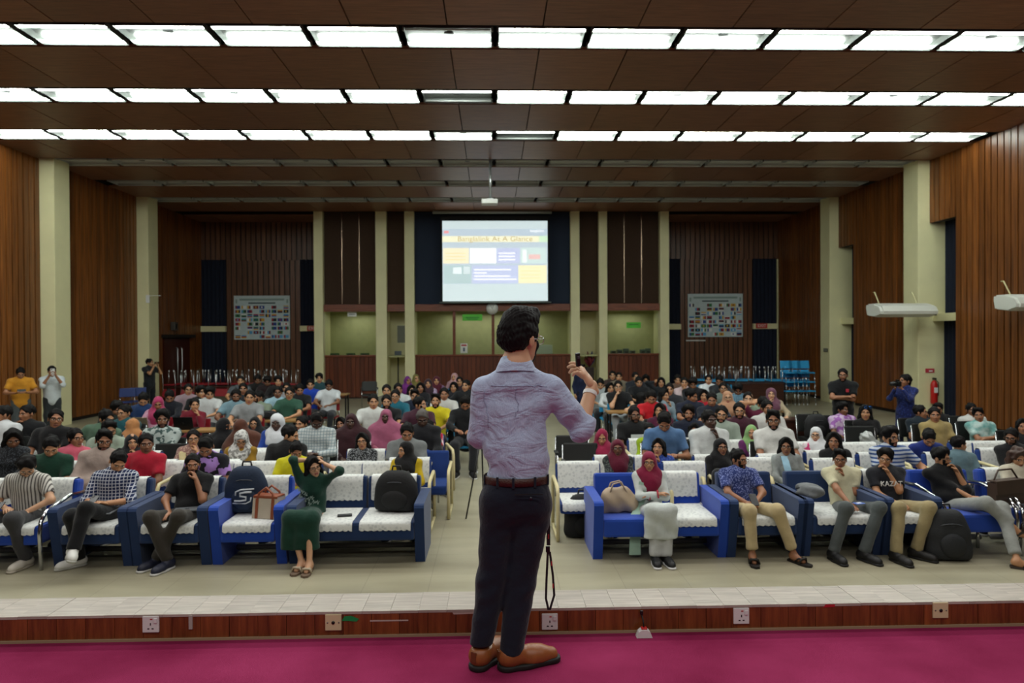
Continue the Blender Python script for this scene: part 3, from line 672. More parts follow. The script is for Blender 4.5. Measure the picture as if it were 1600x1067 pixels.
def surf(prims, h, k=.03, sub=(), disp=None, cuts=()):
    """polygonise a smooth union of prims with surface nets -> (verts, quads)"""
    lo = np.min([_bb(p)[0] for p in prims], 0) - 3 * h; hi = np.max([_bb(p)[1] for p in prims], 0) + 3 * h
    n = np.ceil((hi - lo) / h).astype(int) + 1
    ax = [lo[i] + h * np.arange(n[i]) for i in range(3)]
    D = np.full(n, .3)
    def block(p, pad):
        a, b = _bb(p); i0 = np.maximum(((a - pad - lo) / h).astype(int), 0); i1 = np.minimum(((b + pad - lo) / h).astype(int) + 2, n)
        sl = tuple(slice(i0[i], i1[i]) for i in range(3))
        return sl, ax[0][sl[0]][:, None, None], ax[1][sl[1]][None, :, None], ax[2][sl[2]][None, None, :]
    for p in prims:
        kk = p[-1] if p[-1] is not None else k
        sl, X, Y, Z = block(p, kk + 3 * h); d = _dist(p, X, Y, Z); o = D[sl]
        q = np.clip(.5 + .5 * (o - d) / kk, 0, 1); D[sl] = o + (d - o) * q - kk * q * (1 - q)
    for p in sub:
        kk = p[-1] if p[-1] is not None else .01
        sl, X, Y, Z = block(p, kk + 2 * h); d = -_dist(p, X, Y, Z); o = D[sl]
        q = np.clip(.5 - .5 * (o - d) / kk, 0, 1); D[sl] = o + (d - o) * q + kk * q * (1 - q)
    X, Y, Z = ax[0][:, None, None], ax[1][None, :, None], ax[2][None, None, :]
    for c, v in cuts: D = np.maximum(D, (X - c[0]) * v[0] + (Y - c[1]) * v[1] + (Z - c[2]) * v[2])
    if disp is not None: D = D + disp(X, Y, Z)
    I = D < 0
    s = sum(I[a:n[0] - 1 + a, b:n[1] - 1 + b, c:n[2] - 1 + c].astype(np.int8) for a in (0, 1) for b in (0, 1) for c in (0, 1))
    act = (s > 0) & (s < 8); ijk = np.argwhere(act); m = len(ijk)
    idx = np.full(act.shape, -1, np.int64); idx[act] = np.arange(m)
    acc = np.zeros((m, 3)); cnt = np.zeros(m)
    corner = np.array([[a, b, c] for a in (0, 1) for b in (0, 1) for c in (0, 1)])
    vals = np.stack([D[ijk[:, 0] + a, ijk[:, 1] + b, ijk[:, 2] + c] for a, b, c in corner], 1)
    for e0 in range(8):
        for bit in (4, 2, 1):
            if e0 & bit: continue
            e1 = e0 | bit; v0, v1 = vals[:, e0], vals[:, e1]; x = (v0 < 0) != (v1 < 0)
            t = np.where(x, v0 / np.where(x, v0 - v1, 1), 0)
            acc += np.where(x[:, None], corner[e0] + t[:, None] * (corner[e1] - corner[e0]), 0); cnt += x
    V = lo + h * (ijk + acc / cnt[:, None])
    F = []
    for a in range(3):
        b, c = (a + 1) % 3, (a + 2) % 3
        sl0 = [slice(1, n[i] - 1) for i in range(3)]; sl1 = list(sl0); sl0[a] = slice(0, n[a] - 1); sl1[a] = slice(1, n[a])
        A, B = I[tuple(sl0)], I[tuple(sl1)]; q = np.argwhere(A != B)
        if not len(q): continue
        flip = A[tuple(q.T)]
        off = np.array([1, 1, 1]); off[a] = 0; q = q + off
        def cell(db, dc):
            w = q.copy(); w[:, b] -= db; w[:, c] -= dc; return idx[w[:, 0], w[:, 1], w[:, 2]]
        f = np.stack([cell(1, 1), cell(0, 1), cell(0, 0), cell(1, 0)], 1)
        f[~flip] = f[~flip][:, ::-1]; F.append(f)
    return V, np.concatenate(F)
def folds(amp, f=26.0, seed=0, dirn=(0.3, .2, 1)):
    R = np.random.RandomState(seed); W = [(nrm(R.normal(size=3) * .6 + np.array(dirn)) * f * R.uniform(.6, 1.6), R.uniform(0, 6.28)) for _ in range(6)]
    def fn(X, Y, Z):
        o = 0
        for w, ph in W: o = o + np.sin(X * w[0] + Y * w[1] + Z * w[2] + ph)
        return o * amp / 2.4
    return fn
def rotm(yaw=0, pitch=0, roll=0):
    a, p, r = math.radians(yaw), math.radians(pitch), math.radians(roll)
    Rz = np.array([[math.cos(a), -math.sin(a), 0], [math.sin(a), math.cos(a), 0], [0, 0, 1]])
    Rx = np.array([[1, 0, 0], [0, math.cos(p), -math.sin(p)], [0, math.sin(p), math.cos(p)]])
    Ry = np.array([[math.cos(r), 0, math.sin(r)], [0, 1, 0], [-math.sin(r), 0, math.cos(r)]])
    return Rz @ Rx @ Ry
# ---- head: faces -Y, origin between the ears
_T = {}
def head_t(h, sex):
    key = ('head', h, sex)
    if key in _T: return _T[key]
    w = 1.0 if sex == 'm' else .95
    P = [ell((0, .012, .035), (.074 * w, .095, .088)), ell((0, -.028, -.03), (.061 * w, .066, .085)), ell((0, -.045, -.075), (.043 * w, .042, .04)),
         ell((0, -.076, -.098), (.017, .015, .015)), ell((-.042, -.058, -.022), (.021, .02, .02)), ell((.042, -.058, -.022), (.021, .02, .02)),
         cone((0, -.09, .014), (0, -.110, -.026), .007, .012, k=.01), ell((-.013, -.098, -.032), (.009, .01, .008), k=.008), ell((.013, -.098, -.032), (.009, .01, .008), k=.008),
         cone((-.045, -.074, .026), (0, -.088, .023), .010, .010, k=.014), cone((.045, -.074, .026), (0, -.088, .023), .010, .010, k=.014),
         ell((0, -.092, -.058), (.022, .010, .0065), k=.006), ell((0, -.089, -.069), (.019, .010, .007), k=.006)]
    S = [ell((-.031, -.104, .006), (.017, .016, .012), k=.012), ell((.031, -.104, .006), (.017, .016, .012), k=.012)]
    E = [ell((-.077 * w, .012, -.005), (.008, .019, .030), k=.006), ell((.077 * w, .012, -.005), (.008, .019, .030), k=.006)]
    V, F = surf(P + E, h, .022, S)
    C = V[F].mean(1); x, y, z = C[:, 0], C[:, 1], C[:, 2]; ax_ = np.abs(x); mi = np.zeros(len(F), int)
    fr = y < -.045
    mi[fr & (z < -.046) & ((z < -.082) | (ax_ > .024) | (z > -.052)) & (z > -.125)] = 5
    mi[fr & (y < -.0) & (ax_ > .050) & (z < .0) & (z > -.06)] = 5
    mi[(y < -.085) & (ax_ < .024) & (z < -.051) & (z > -.077)] = 4
    mi[(y < -.06) & (ax_ > .012) & (ax_ < .049) & (z > .0195) & (z < .0195 + max(.010, h * 1.4))] = 1
    ey = (y < -.06) & (((ax_ - .031) / .0145) ** 2 + ((z - .005) / .0075) ** 2 < 1); mi[ey] = 2
    mi[ey & (np.abs(ax_ - .031) < .0065)] = 3
    _T[key] = (V, F, mi); return _T[key]
# ---- hand: wrist at origin, fingers along +Y, palm towards -Z, thumb at +X
def hand_t(h, curl):
    key = ('hand', h, curl)
    if key in _T: return _T[key]
    P = [cone((0, -.02, 0), (0, .03, 0), .026, .032, (0, 0, 1), .62), cone((-.012, .03, 0), (-.014, .082, 0), .030, .028, (0, 0, 1), .5), cone((.012, .03, 0), (.014, .084, 0), .030, .028, (0, 0, 1), .5)]
    for x, L_, r in ((-.033, .062, .0078), (-.011, .078, .0088), (.011, .084, .009), (.032, .076, .0088)):
        p = np.array([x, .088, 0.]); a = curl * .45
        for seg, f in enumerate((.45, .32, .23)):
            q = p + L_ * f * np.array([x * .6, math.cos(a), -math.sin(a)]); P.append(cone(p, q, r, r * .92, k=.006)); p = q; a += curl * .8
    t0 = np.array([.03, .025, -.004]); t1 = np.array([.056, .055, -.014 - .012 * curl]); t2 = np.array([.058 - .018 * curl, .088, -.022 - .022 * curl])
    P += [cone(t0, t1, .014, .0105, k=.012), cone(t1, t2, .0105, .0085, k=.006)]
    V, F = surf(P, h, .014); _T[key] = (V, F); return _T[key]
def hairfn(kind, seed=1):
    f = {'curly': 60, 'long': 40}.get(kind, 80); a = {'curly': .009, 'long': .0045}.get(kind, .006)
    return folds(a, f, seed, (.2, .8, .4))
def hair_t(kind, h):
    key = ('hair', kind, h)
    if key in _T: return _T[key]
    face = ell((0, -.125, -.02), (.074, .085, .112)); earL, earR = ell((-.092, .004, -.03), (.03, .03, .042)), ell((.092, .004, -.03), (.03, .03, .042))
    nape = ((0, 0, -.055), (0, -.45, -.89)); P = [ell((0, .016, .045), (.081, .104, .093))]; S = [face, earL, earR]; cuts = [nape]
    if kind == 'quiff': P += [cone((-.04, -.06, .125), (.04, -.05, .13), .026, .03), ell((0, 0, .1), (.075, .09, .055))]
    elif kind == 'curly': P += [ell((0, .004, .075), (.094, .104, .076)), ell((0, -.05, .112), (.066, .042, .032))]
    elif kind == 'side': P += [cone((-.05, -.062, .118), (.05, -.06, .112), .026, .022), cone((.03, -.075, .105), (.066, -.066, .07), .016, .012)]
    elif kind == 'buzz': P = [ell((0, .014, .041), (.078, .1, .088))]
    elif kind == 'tied': P += [ell((0, .118, .03), (.035, .035, .038)), cone((0, .1, 0), (0, .1, -.12), .035, .02)]; 
    elif kind in ('long', 'bob', 'wavy'):
        e = {'long': -.3, 'bob': -.13, 'wavy': -.27}[kind]; cuts = []
        S = [ell((0, -.125, -.022), (.064, .088, .106))]
        P += [cone((0, .05, .0), (0, .085, e), .085, .075, (0, 1, 0), .6)]
        for sx in (-1, 1):
            P += [cone((sx * .06, .03, .06), (sx * .078, .02, -.08), .036, .034), cone((sx * .078, .02, -.08), (sx * .098, .01 if kind != 'wavy' else -.05, e), .036, .026)]
            P += [cone((sx * .012, -.07, .125), (sx * .074, -.045, .02), .016, .02)]
    V, F = surf(P, h, .02, S, hairfn('curly' if kind in ('curly', 'wavy') else 'long' if kind in ('long', 'bob') else 'short'), cuts)
    me = np_mesh('hair', V, F); _T[key] = me; return me
def glasses_t():
    if 'gl' in _T: return _T['gl']
    m = MB()
    for s in (-1, 1):
        m.tube([(s * .033 + .024 * math.cos(a), -.112 + .004 * abs(math.cos(a)), .003 + .019 * math.sin(a)) for a in np.linspace(0, 6.283, 15)[:-1]], .0024, 5, closed=True)
        m.tube([(s * .057, -.108, .008), (s * .078, -.08, .008), (s * .081, .01, .004)], .0022, 5)
    m.tube([(-.009, -.113, .008), (.009, -.113, .008)], .0022, 5)
    me = m.mesh('glasses'); _T['gl'] = me; return me
def shoe_t(kind):
    """toe towards -Y, ankle above the origin"""
    key = ('shoe', kind)
    if key in _T: return _T[key]
    if kind == 'sandal':
        sole = MB().prism([(0, 0)], 0, 0) if False else None
        m = MB(); out = [(-.032, .055), (.032, .055), (.036, -.02), (.046, -.12), (.036, -.185), (.0, -.2), (-.04, -.17), (-.044, -.1), (-.034, -.02)]
        n = len(out); m.add([(x, y, 0) for x, y in out] + [(x, y, .022) for x, y in out], [tuple(range(n))[::-1], tuple(range(n, 2 * n))] + [(i, (i + 1) % n, n + (i + 1) % n, n + i) for i in range(n)])
        st = MB().tube([(-.046, -.1, .02), (-.03, -.11, .062), (0, -.125, .068), (.032, -.11, .06), (.048, -.1, .02)], .012, 6)
        st.tube([(-.04, -.04, .02), (-.025, -.075, .06), (0, -.12, .06)], .008, 6); st.tube([(.04, -.04, .02), (.025, -.075, .06), (0, -.12, .06)], .008, 6)
        _T[key] = (st.mesh('strap'), m.mesh('sole')); return _T[key]
    P = [cone((0, .03, .055), (0, -.14, .04), .045, .038), cone((0, -.09, .035), (0, -.165, .03), .042, .034), cone((0, .02, .06), (0, .0, .10), .044, .042, cut=((0, 0, .105), (0, 0, 1)))]
    V, F = surf(P, .009, .03, cuts=[((0, 0, .018), (0, 0, -1))])
    P2 = [cone((0, .03, .014), (0, -.05, .014), .045, .042, (0, 0, 1), .9), cone((0, -.05, .014), (0, -.165, .014), .043, .043)]
    V2, F2 = surf(P2, .008, .03, cuts=[((0, 0, .024), (0, 0, 1)), ((0, 0, .001), (0, 0, -1))])
    _T[key] = (np_mesh('upper', V, F), np_mesh('sole', V2, F2)); return _T[key]
def with_mat(me, m):
    """shared mesh data, material held by the object"""
    if not me.materials: me.materials.append(None)
    return me
def obj_mat(name, me, m, parent, M=None):
    with_mat(me, m); o = bpy.data.objects.new(name, me); link(o, parent)
    o.material_slots[0].link = 'OBJECT'; o.material_slots[0].material = m
    if M is not None: o.matrix_local = M
    return o
def ik(s, t, pole, l1, l2):
    d = t - s; L_ = min(np.linalg.norm(d), .998 * (l1 + l2)); u = nrm(d); L_ = max(L_, abs(l1 - l2) + .02)
    a = (l1 * l1 - l2 * l2 + L_ * L_) / (2 * L_); hh = math.sqrt(max(l1 * l1 - a * a, 1e-6))
    p = np.asarray(pole, float); p = p - u * (p @ u)
    return s + u * a + nrm(p) * hh, s + u * L_
TONES = ['C79A78', 'B5845F', '9A694A', '7C5238', '4A3023']
SKIN = {}
def skin(i):
    if i not in SKIN:
        m = mat('skin_%d' % i, TONES[i], .5, var=.06, vscale=14); b = m.node_tree.nodes['Principled BSDF']
        b.inputs['Subsurface Weight'].default_value = .0
        SKIN[i] = m
    return SKIN[i]
hair_black = mat('black_hair', '0B0909', .7, var=.4, vscale=40, spec=.2); hair_brown = mat('brown_hair', '3A2216', .5, var=.3, vscale=40); hair_grey = mat('grey_cap', '55504C', .8)
eye_w = mat('eye_white', 'D8D2C8', .3); iris = mat('iris', '140C08', .2); frame_m = mat('spectacle_frame', '16140F', .3, .3)
def lipm(i): return mat('lips_%d' % i, ['A8625A', '95564C', '74443A', '56342C', '3A221E'][i], .45)
lace = None
SEAT = .43
def pose_joints(S, seated, lean, sex, arms, yaw, pitch, roll, legs, seat, slide, tside):
    J = {}; sw = (.187 if sex == 'm' else .16) * S
    hz = seat + .085 * S if seated else .90 * S
    P = V3(0, slide, hz); J['pel'] = P
    la, ts = math.radians(lean), math.radians(tside)
    u = nrm(V3(math.sin(ts), -math.sin(la), math.cos(la) * math.cos(ts))); f = nrm(V3(0, -1, 0) - u * (-u[1])); x = np.cross(f, u) * -1
    x = nrm(np.cross(u, f)); x = x if x[0] > 0 else -x
    J['u'], J['f'], J['x'] = u, f, x
    T = lambda a, b, c: P + (x * a + u * b + f * c) * S
    J['T'] = T; J['nb'] = T(0, .50, -.005); J['sh'] = [T(-sw / S, .445, 0), T(sw / S, .445, 0)]
    H = rotm(yaw, pitch, roll); up = nrm(u * .6 + H[:, 2] * .6)
    J['H'] = H; J['hc'] = J['nb'] + up * .125 * S + nrm(H[:, 1] * -1) * .018 * S
    J['crown'] = J['hc'][2] + .123 * S
    l1, l2 = .285 * S, .25 * S; J['arm'] = []
    hc = J['hc']; fd = -H[:, 1]
    for i, sgn in enumerate((-1, 1)):
        a = arms[i]; s = J['sh'][i]; pole = V3(sgn * .6, .3, -.7); hd = None; curl = .6; pn = None
        if isinstance(a, tuple): a, ex = a
        else: ex = None
        if a == 'lap': t = P + V3(sgn * .07, -.26, .12) * S; pole = V3(sgn * .8, .4, -.3); hd = V3(-sgn * .5, -.8, -.1)
        elif a == 'thigh': t = P + V3(sgn * .12, -.34, .13) * S; pole = V3(sgn * .8, .5, 0); hd = V3(0, -1, -.15); curl = .35
        elif a == 'cross': t = T(-sgn * .07, .22 + .03 * (i == 0), .20 + .03 * (i == 0)); pole = V3(sgn * .8, -.1, -.5); hd = nrm(x * (-sgn) - f * .5 + u * .1); curl = .5
        elif a == 'chin': t = hc + (fd * .13 + V3(sgn * .03, 0, -.20)) * S; pole = V3(sgn * .25, -.3, -.9); hd = V3(-sgn * .25, .1, 1); curl = 1.15
        elif a == 'mouth': t = hc + (fd * .155 + V3(sgn * .045, 0, -.16)) * S; pole = V3(sgn * .3, -.3, -.9); hd = V3(-sgn * .45, .3, .85); curl = 1.0
        elif a == 'phone': t = P + V3(sgn * .075, -.27, .21) * S; pole = V3(sgn * .7, .3, -.6); hd = V3(-sgn * .35, -.8, .35); curl = .8
        elif a == 'desk': t = P + V3(sgn * .12, -.36, .22) * S; pole = V3(sgn * .8, .2, -.4); hd = V3(-sgn * .5, -.8, 0); curl = .6
        elif a == 'rest': t = P + V3(sgn * .30, -.25, .17) * S; pole = V3(sgn * .5, .8, .1); hd = V3(0, -1, -.2); curl = .4
        elif a == 'film': t = hc + V3(sgn * .07, -.26, -.10) * S; pole = V3(sgn * .5, -.1, -.9); hd = V3(-sgn * .3, -.1, .9); curl = .8
        elif a == 'cam': t = hc + V3(sgn * .06, -.27, -.13) * S; pole = V3(sgn * .5, -.1, -.9); hd = V3(-sgn * .4, -.3, .8); curl = 1.0
        elif a == 'read': t = T(sgn * .09, .20, .26); pole = V3(sgn * .7, .1, -.6); hd = V3(-sgn * .4, -.8, .3); curl = .8
        elif a == 'head': t = hc + V3(sgn * .14, .04, .02) * S; pole = V3(sgn * .9, -.3, -.1); hd = V3(-sgn * .4, .6, .5); curl = .8
        elif a == 'hang': t = s + V3(sgn * .07, -.06, -.50) * S; pole = V3(sgn * .2, .9, 0); hd = V3(0, -.1, -1); curl = .5
        elif a == 'point': t = hc + V3(sgn * .16, -.28, -.18) * S; pole = V3(sgn * .6, 0, -.8); hd = V3(0, -.3, 1); curl = .5
        elif a == 'xyz': t = P + np.array(ex[0]) * S; pole = np.array(ex[1]); hd = np.array(ex[2]) if len(ex) > 2 else None; curl = ex[3] if len(ex) > 3 else .6
        e, w = ik(s, t, pole, l1, l2)
        if hd is None: hd = w - e
        J['arm'].append((s, e, w, nrm(hd), curl))
    J['leg'] = []
    for i, sgn in enumerate((-1, 1)):
        hp = P + V3(sgn * .09, -.02 if seated else 0, 0) * S; lg = legs[i] if isinstance(legs, (list, tuple)) else legs
        if lg == 'sit': kn = V3(sgn * .15, slide - .43, seat + .09) * V3(S, S, 1); an = V3(sgn * .13, slide - .45, .085); pole = None
        elif lg == 'tuck': kn = V3(sgn * .12, slide - .43, seat + .09) * V3(S, S, 1); an = V3(sgn * .08, slide - .36, .085)
        elif lg == 'wide': kn = V3(sgn * .24, slide - .41, seat + .08) * V3(S, S, 1); an = V3(sgn * .2, slide - .46, .085)
        elif lg == 'fwd': kn = V3(sgn * .13, slide - .42, seat + .09) * V3(S, S, 1); an = V3(sgn * .1, slide - .68, .085)
        elif lg == 'stand': kn = P + V3(sgn * .10, -.01, -.42) * S; an = V3(sgn * .11, slide + .02, .085)
        elif isinstance(lg, tuple): kn, an = np.array(lg[0], float), np.array(lg[1], float)
        td = np.array(lg[2], float) if isinstance(lg, tuple) and len(lg) > 2 else V3(sgn * .25, -1, 0)
        J['leg'].append((hp, kn, an, nrm(td)))
    return J
def frame_from(d, pn):
    """rotation whose +Y is d and whose -Z is close to pn"""
    y = nrm(d); z = -(np.asarray(pn) - y * (np.asarray(pn) @ y)); z = nrm(z); xx = np.cross(y, z); return np.stack([xx, y, z], 1)
def mat4(R, t, s=1.0):
    M = np.eye(4); M[:3, :3] = np.asarray(R) * s; M[:3, 3] = t; return Matrix(M.tolist())
PEOPLE = []
def person(label, loc, rz, sex='m', S=1.0, tone=2, hair='short', hm=None, top=('tee', '222222'), bot='24262B', arms=('lap', 'lap'), lean=-8, yaw=0, pitch=0, roll=0,
           legs='sit', seated=True, seat=SEAT, res='far', beard=False, glass=False, shoe=('shoe', '15151A', 'D8D8D4'), scarf=None, slide=0.0, tside=0, belly=0.0, group='seated audience', joints=None, low=True, scale_fit=None):
    h = {'A': .0140, 'B': .0190, 'mid': .0245, 'far': .0315}[res]; hh = {'A': .0056, 'B': .0072, 'mid': .0092, 'far': .0115}[res]
    J = joints or pose_joints(S, seated, lean, sex, arms, yaw, pitch, roll, legs, seat, slide, tside)
    root = empty('person', loc, rz, label, 'person', group)
    T, u, f, x, H, hc, P = J['T'], J['u'], J['f'], J['x'], J['H'], J['hc'], J['pel']
    fem = sex == 'f'; rnd = sum(map(ord, label)) % 997
    kind, tcol = top[0], top[1]; pat = top[2] if len(top) > 2 else None; tc2 = top[3] if len(top) > 3 else None; tsc = top[4] if len(top) > 4 else 30.
    tm_ = cloth(tcol, pat, tc2, tsc)
    longs = kind in ('shirt', 'kurta', 'dress', 'hoodie'); rolled = kind in ('rolled', 'dress3')
    # ---------------- shape of the top garment
    k_ = .88 if fem else 1.0
    o = .010 * S
    wd = (.174 if not fem else .155) * S
    G = [cone(T(0, .0, 0), T(0, .20, .0), wd * .97 + o, wd * .9 + o, f, .72), cone(T(0, .20, 0), T(0, .38, .005), wd * .9 + o, wd * 1.02 + o, f, .68),
         cone(T(0, .47, -.015), J['sh'][0], .062 * S, .062 * S), cone(T(0, .47, -.015), J['sh'][1], .062 * S, .062 * S), cone(T(0, .44, 0), T(0, .50, -.008), .085 * S, .064 * S)]
    if fem: G += [ell(T(-.068, .31, .085), (.062 * S, .055 * S, .06 * S)), ell(T(.068, .31, .085), (.062 * S, .055 * S, .06 * S))]
    if belly: G += [ell(T(0, .12, .05), (.16 * S + belly, .13 * S + belly, .15 * S))]
    for (s, e, w, hd, c) in J['arm']:
        a = nrm(e - s); bdir = nrm(w - e)
        if longs:
            ce = e + (w - e) * .93; G += [cone(s, e, .062 * S * k_, .053 * S * k_), cone(e, w, .052 * S * k_, .042 * S * k_, cut=(ce, bdir))]
        elif rolled:
            ce = e + (w - e) * .22; G += [cone(s, e, .062 * S * k_, .055 * S * k_), cone(e, w, .054 * S * k_, .05 * S * k_, cut=(ce, bdir))]
        else:
            ce = s + (e - s) * .72; G += [cone(s, e, .065 * S * k_, .066 * S * k_, cut=(ce, a))]
    kurta = kind in ('kurta', 'dress', 'dress3')
    if kurta and low:
        kl, kr = J['leg'][0][1], J['leg'][1][1]; km = (kl + kr) / 2
        if seated:
            ext = .30 if kind == 'dress3' else .26 if kind == 'dress' else .16
            G += [cone(P, kl, .12 * S, .085 * S), cone(P, kr, .12 * S, .085 * S), cone(kl, kr, .085 * S, .085 * S), cone(kl + V3(-.01, -.01, 0), kl + V3(-.02, -.01, -ext), .075, .07, cut=(kl + V3(0, 0, -ext), V3(0, 0, -1))), cone(kr + V3(.01, -.01, 0), kr + V3(.02, -.01, -ext), .075, .07, cut=(kr + V3(0, 0, -ext), V3(0, 0, -1))), cone(km + V3(0, -.01, 0), km + V3(0, -.01, -ext), .08, .08, cut=(km + V3(0, 0, -ext), V3(0, 0, -1)))]
        else: G += [cone(P, V3(0, P[1], .45), .17 * S, .2 * S, V3(0, 1, 0), .75, cut=(V3(0, 0, .42), V3(0, 0, -1)))]
    # ---------------- body: head, neck, trunk core, arms, hands in one mesh
    B = [cone(J['nb'] - u * .05 * S, hc + H @ V3(0, .02, -.045) * S, .054 * S, .05 * S if not fem else .045 * S), cone(P, T(0, .42, 0), .08 * S, .09 * S), cone(J['sh'][0], J['sh'][1], .045 * S, .045 * S)]
    k_ = .88 if fem else 1.0
    for (s, e, w, hd, c) in J['arm']:
        B += [cone(s, e, .05 * S * k_, .042 * S * k_), cone(e, w, .041 * S * k_, .028 * S * k_)]
    bare = shoe and shoe[0] == 'sandal'
    if low and bare:
        for (hp, kn, an, td) in J['leg']:
            B += [cone(P, hp, .06, .06), cone(hp, kn, .055 * S, .05 * S), cone(kn, an, .048 * S, .033 * S), cone(an + V3(0, 0, -.02), an + td * .13 * S + V3(0, 0, -.05), .034, .024), cone(an - td * .02 + V3(0, 0, -.03), an + td * .03 + V3(0, 0, -.05), .034, .03)]
    V, F = surf(B, h * .95, .03)
    C = V[F].mean(1); dg = np.min([_dist(p, C[:, 0], C[:, 1], C[:, 2]) for p in G], 0); F = F[dg > -.022]   # skin deep under the cloth is never seen
    us = np.unique(F); rm = np.full(len(V), -1); rm[us] = np.arange(len(us)); V, F = V[us], rm[F]
    Vs, Fs, Ms = [V], [F], [np.zeros(len(F), int)]; n = len(V)
    hv, hf, hmi = head_t(hh, sex)
    if hair != 'buzz':                                   # scalp under the hair or scarf
        hcn = hv[hf].mean(1); kp = ~((hcn[:, 1] > .01) & (hcn[:, 2] > .03)); hf, hmi = hf[kp], hmi[kp]; us = np.unique(hf); rm = np.full(len(hv), -1); rm[us] = np.arange(len(us)); hv, hf = hv[us], rm[hf]
    Vs.append(hv * (S * 1.04) @ H.T + hc); Fs.append(hf + n); Ms.append(hmi); n += len(hv)
    for i, (s, e, w, hd, c) in enumerate(J['arm']):
        sv, sf = hand_t(round(hh * 1.15, 4), round(c, 1)); hs = S * k_ * (1.0)
        inward = V3(1 if i == 0 else -1, 0, -.2) if abs(hd[2]) > .6 else V3(.1 * (1 if i == 0 else -1), .0, -1)
        R = frame_from(hd, inward)
        vv = sv.copy()
        # thumb side: towards the body's front/top
        tdir = R[:, 0]; want = V3(-(-1 if i == 0 else 1), -.3, .6)
        flip = tdir @ want < 0
        ff = sf
        if flip: vv[:, 0] *= -1; ff = sf[:, ::-1]
        Vs.append(vv * hs @ R.T + w); Fs.append(ff + n); Ms.append(np.zeros(len(ff), int)); n += len(vv)
    me = np_mesh('body', np.concatenate(Vs), np.concatenate(Fs), np.concatenate(Ms))
    hmx = hm or hair_black
    for q in (skin(tone), hair_black, eye_w, iris, lipm(tone), hmx if beard else skin(tone)): me.materials.append(q)
    link(bpy.data.objects.new('body', me), root)
    V, F = surf(G, h, .045 * S, disp=folds(.004 if res != 'far' else .003, 30, rnd))
    sh_o = link(bpy.data.objects.new('top', np_mesh('top', V, F)), root); sh_o.data.materials.append(tm_)
    if kind in ('polo', 'shirt', 'rolled') and not scarf:
        m = MB(); m.smooth = True; rows = []
        for r_, (rad, up_) in enumerate(((.068, -.012), (.064, .022), (.074, .012))):
            row = []
            for a in np.linspace(-2.75, 2.75, 17):
                p = J['nb'] + (x * math.sin(a) * rad - f * math.cos(a) * rad * 1.0 + u * (up_ - .022 * (1 - math.cos(a)) * .5 + .012)) * S
                row.append(tuple(p))
            rows.append(row)
        m.grid(rows); co = m.build('collar', tm_, sh_o)
    # ---------------- trousers and shoes
    if low:
        bm_ = cloth(bot) if isinstance(bot, str) else cloth(*bot)
        K = [ell(P + V3(0, .01, .0), (.165 * S, .13 * S, .12 * S))]
        for (hp, kn, an, td) in J['leg']:
            d = nrm(an - kn); ce = an + d * (.0 if not bare else -.05)
            K += [cone(hp, kn, .1 * S, .076 * S), cone(kn, an + d * .05, .074 * S, .066 * S, cut=(ce, d))]
        if not (kind == 'dress3'):
            V, F = surf(K, h * (1.4 if res in 'AB' else 1.7), .045, disp=folds(.004, 24, rnd + 3)); to = link(bpy.data.objects.new('trousers', np_mesh('trousers', V, F)), root); to.data.materials.append(bm_)
        if shoe:
            up_me, so_me = shoe_t(shoe[0])
            for (hp, kn, an, td) in J['leg']:
                y = -td; z = V3(0, 0, 1); 
                lift = an[2] - .085
                tilt = nrm(td + V3(0, 0, 0)); 
                if lift > .05: # crossed leg: the foot follows the shin
                    shd = nrm(an - kn); z = nrm(-shd + td * .2); 
                y = nrm(-td - z * (-td @ z)); xx = np.cross(y, z); R = np.stack([xx, y, z], 1)
                M = mat4(R, an - z * .085, .98 if fem else 1.04)
                so = obj_mat('shoe', up_me, mat('shoe_%s' % shoe[1], shoe[1], .55), root, M)
                obj_mat('sole', so_me, mat('sole_%s' % shoe[2], shoe[2], .6), so)
    # ---------------- hair, glasses, headscarf
    if hair: obj_mat('hair', hair_t(hair, hh * 1.15 if res in ('A', 'B', 'hero') else hh), hmx, root, mat4(H, hc, S * 1.05))
    if glass: obj_mat('glasses', glasses_t(), frame_m, root, mat4(H, hc, S * 1.04))
    if scarf:
        Hp = lambda *a: hc + H @ V3(*a) * S
        big = len(scarf) > 4 and scarf[4]
        Q = [ell(Hp(0, .016, .032), np.array((.093, .114, .106)) * S, H), cone(Hp(0, .01, -.05), J['nb'] + u * .01, .095 * S, .1 * S), cone(J['nb'], T(0, .36, .06), .1 * S, .10 * S, f, .9), cone(T(-.09, .45, 0), T(.09, .45, 0), .095 * S, .095 * S), ell(T(0, .34, .085), (.13 * S, .075 * S, .13 * S))]
        if big: Q += [cone(T(0, .42, 0), T(0, .12, .03), .2 * S, .22 * S, f, .75), cone(T(-.2, .4, 0), T(.2, .4, 0), .1 * S, .1 * S)] + [cone(s, e, .09 * S, .1 * S) for (s, e, w, hd, c) in J['arm']]
        op = [ell(Hp(0, -.135, -.012), np.array((.063, .085, .096)) * S, H, .012)] if not (len(scarf) > 5 and scarf[5]) else []
        V, F = surf(Q, h * .9, .05, op, folds(.0045, 34, rnd + 5, (.5, .3, 1)))
        sc = link(bpy.data.objects.new('headscarf', np_mesh('headscarf', V, F)), root); sc.data.materials.append(cloth(*[q for q in scarf[:4] if q is not None]))
    PEOPLE.append(root); root['_c'] = 0
    del root['_c']
    return root, J
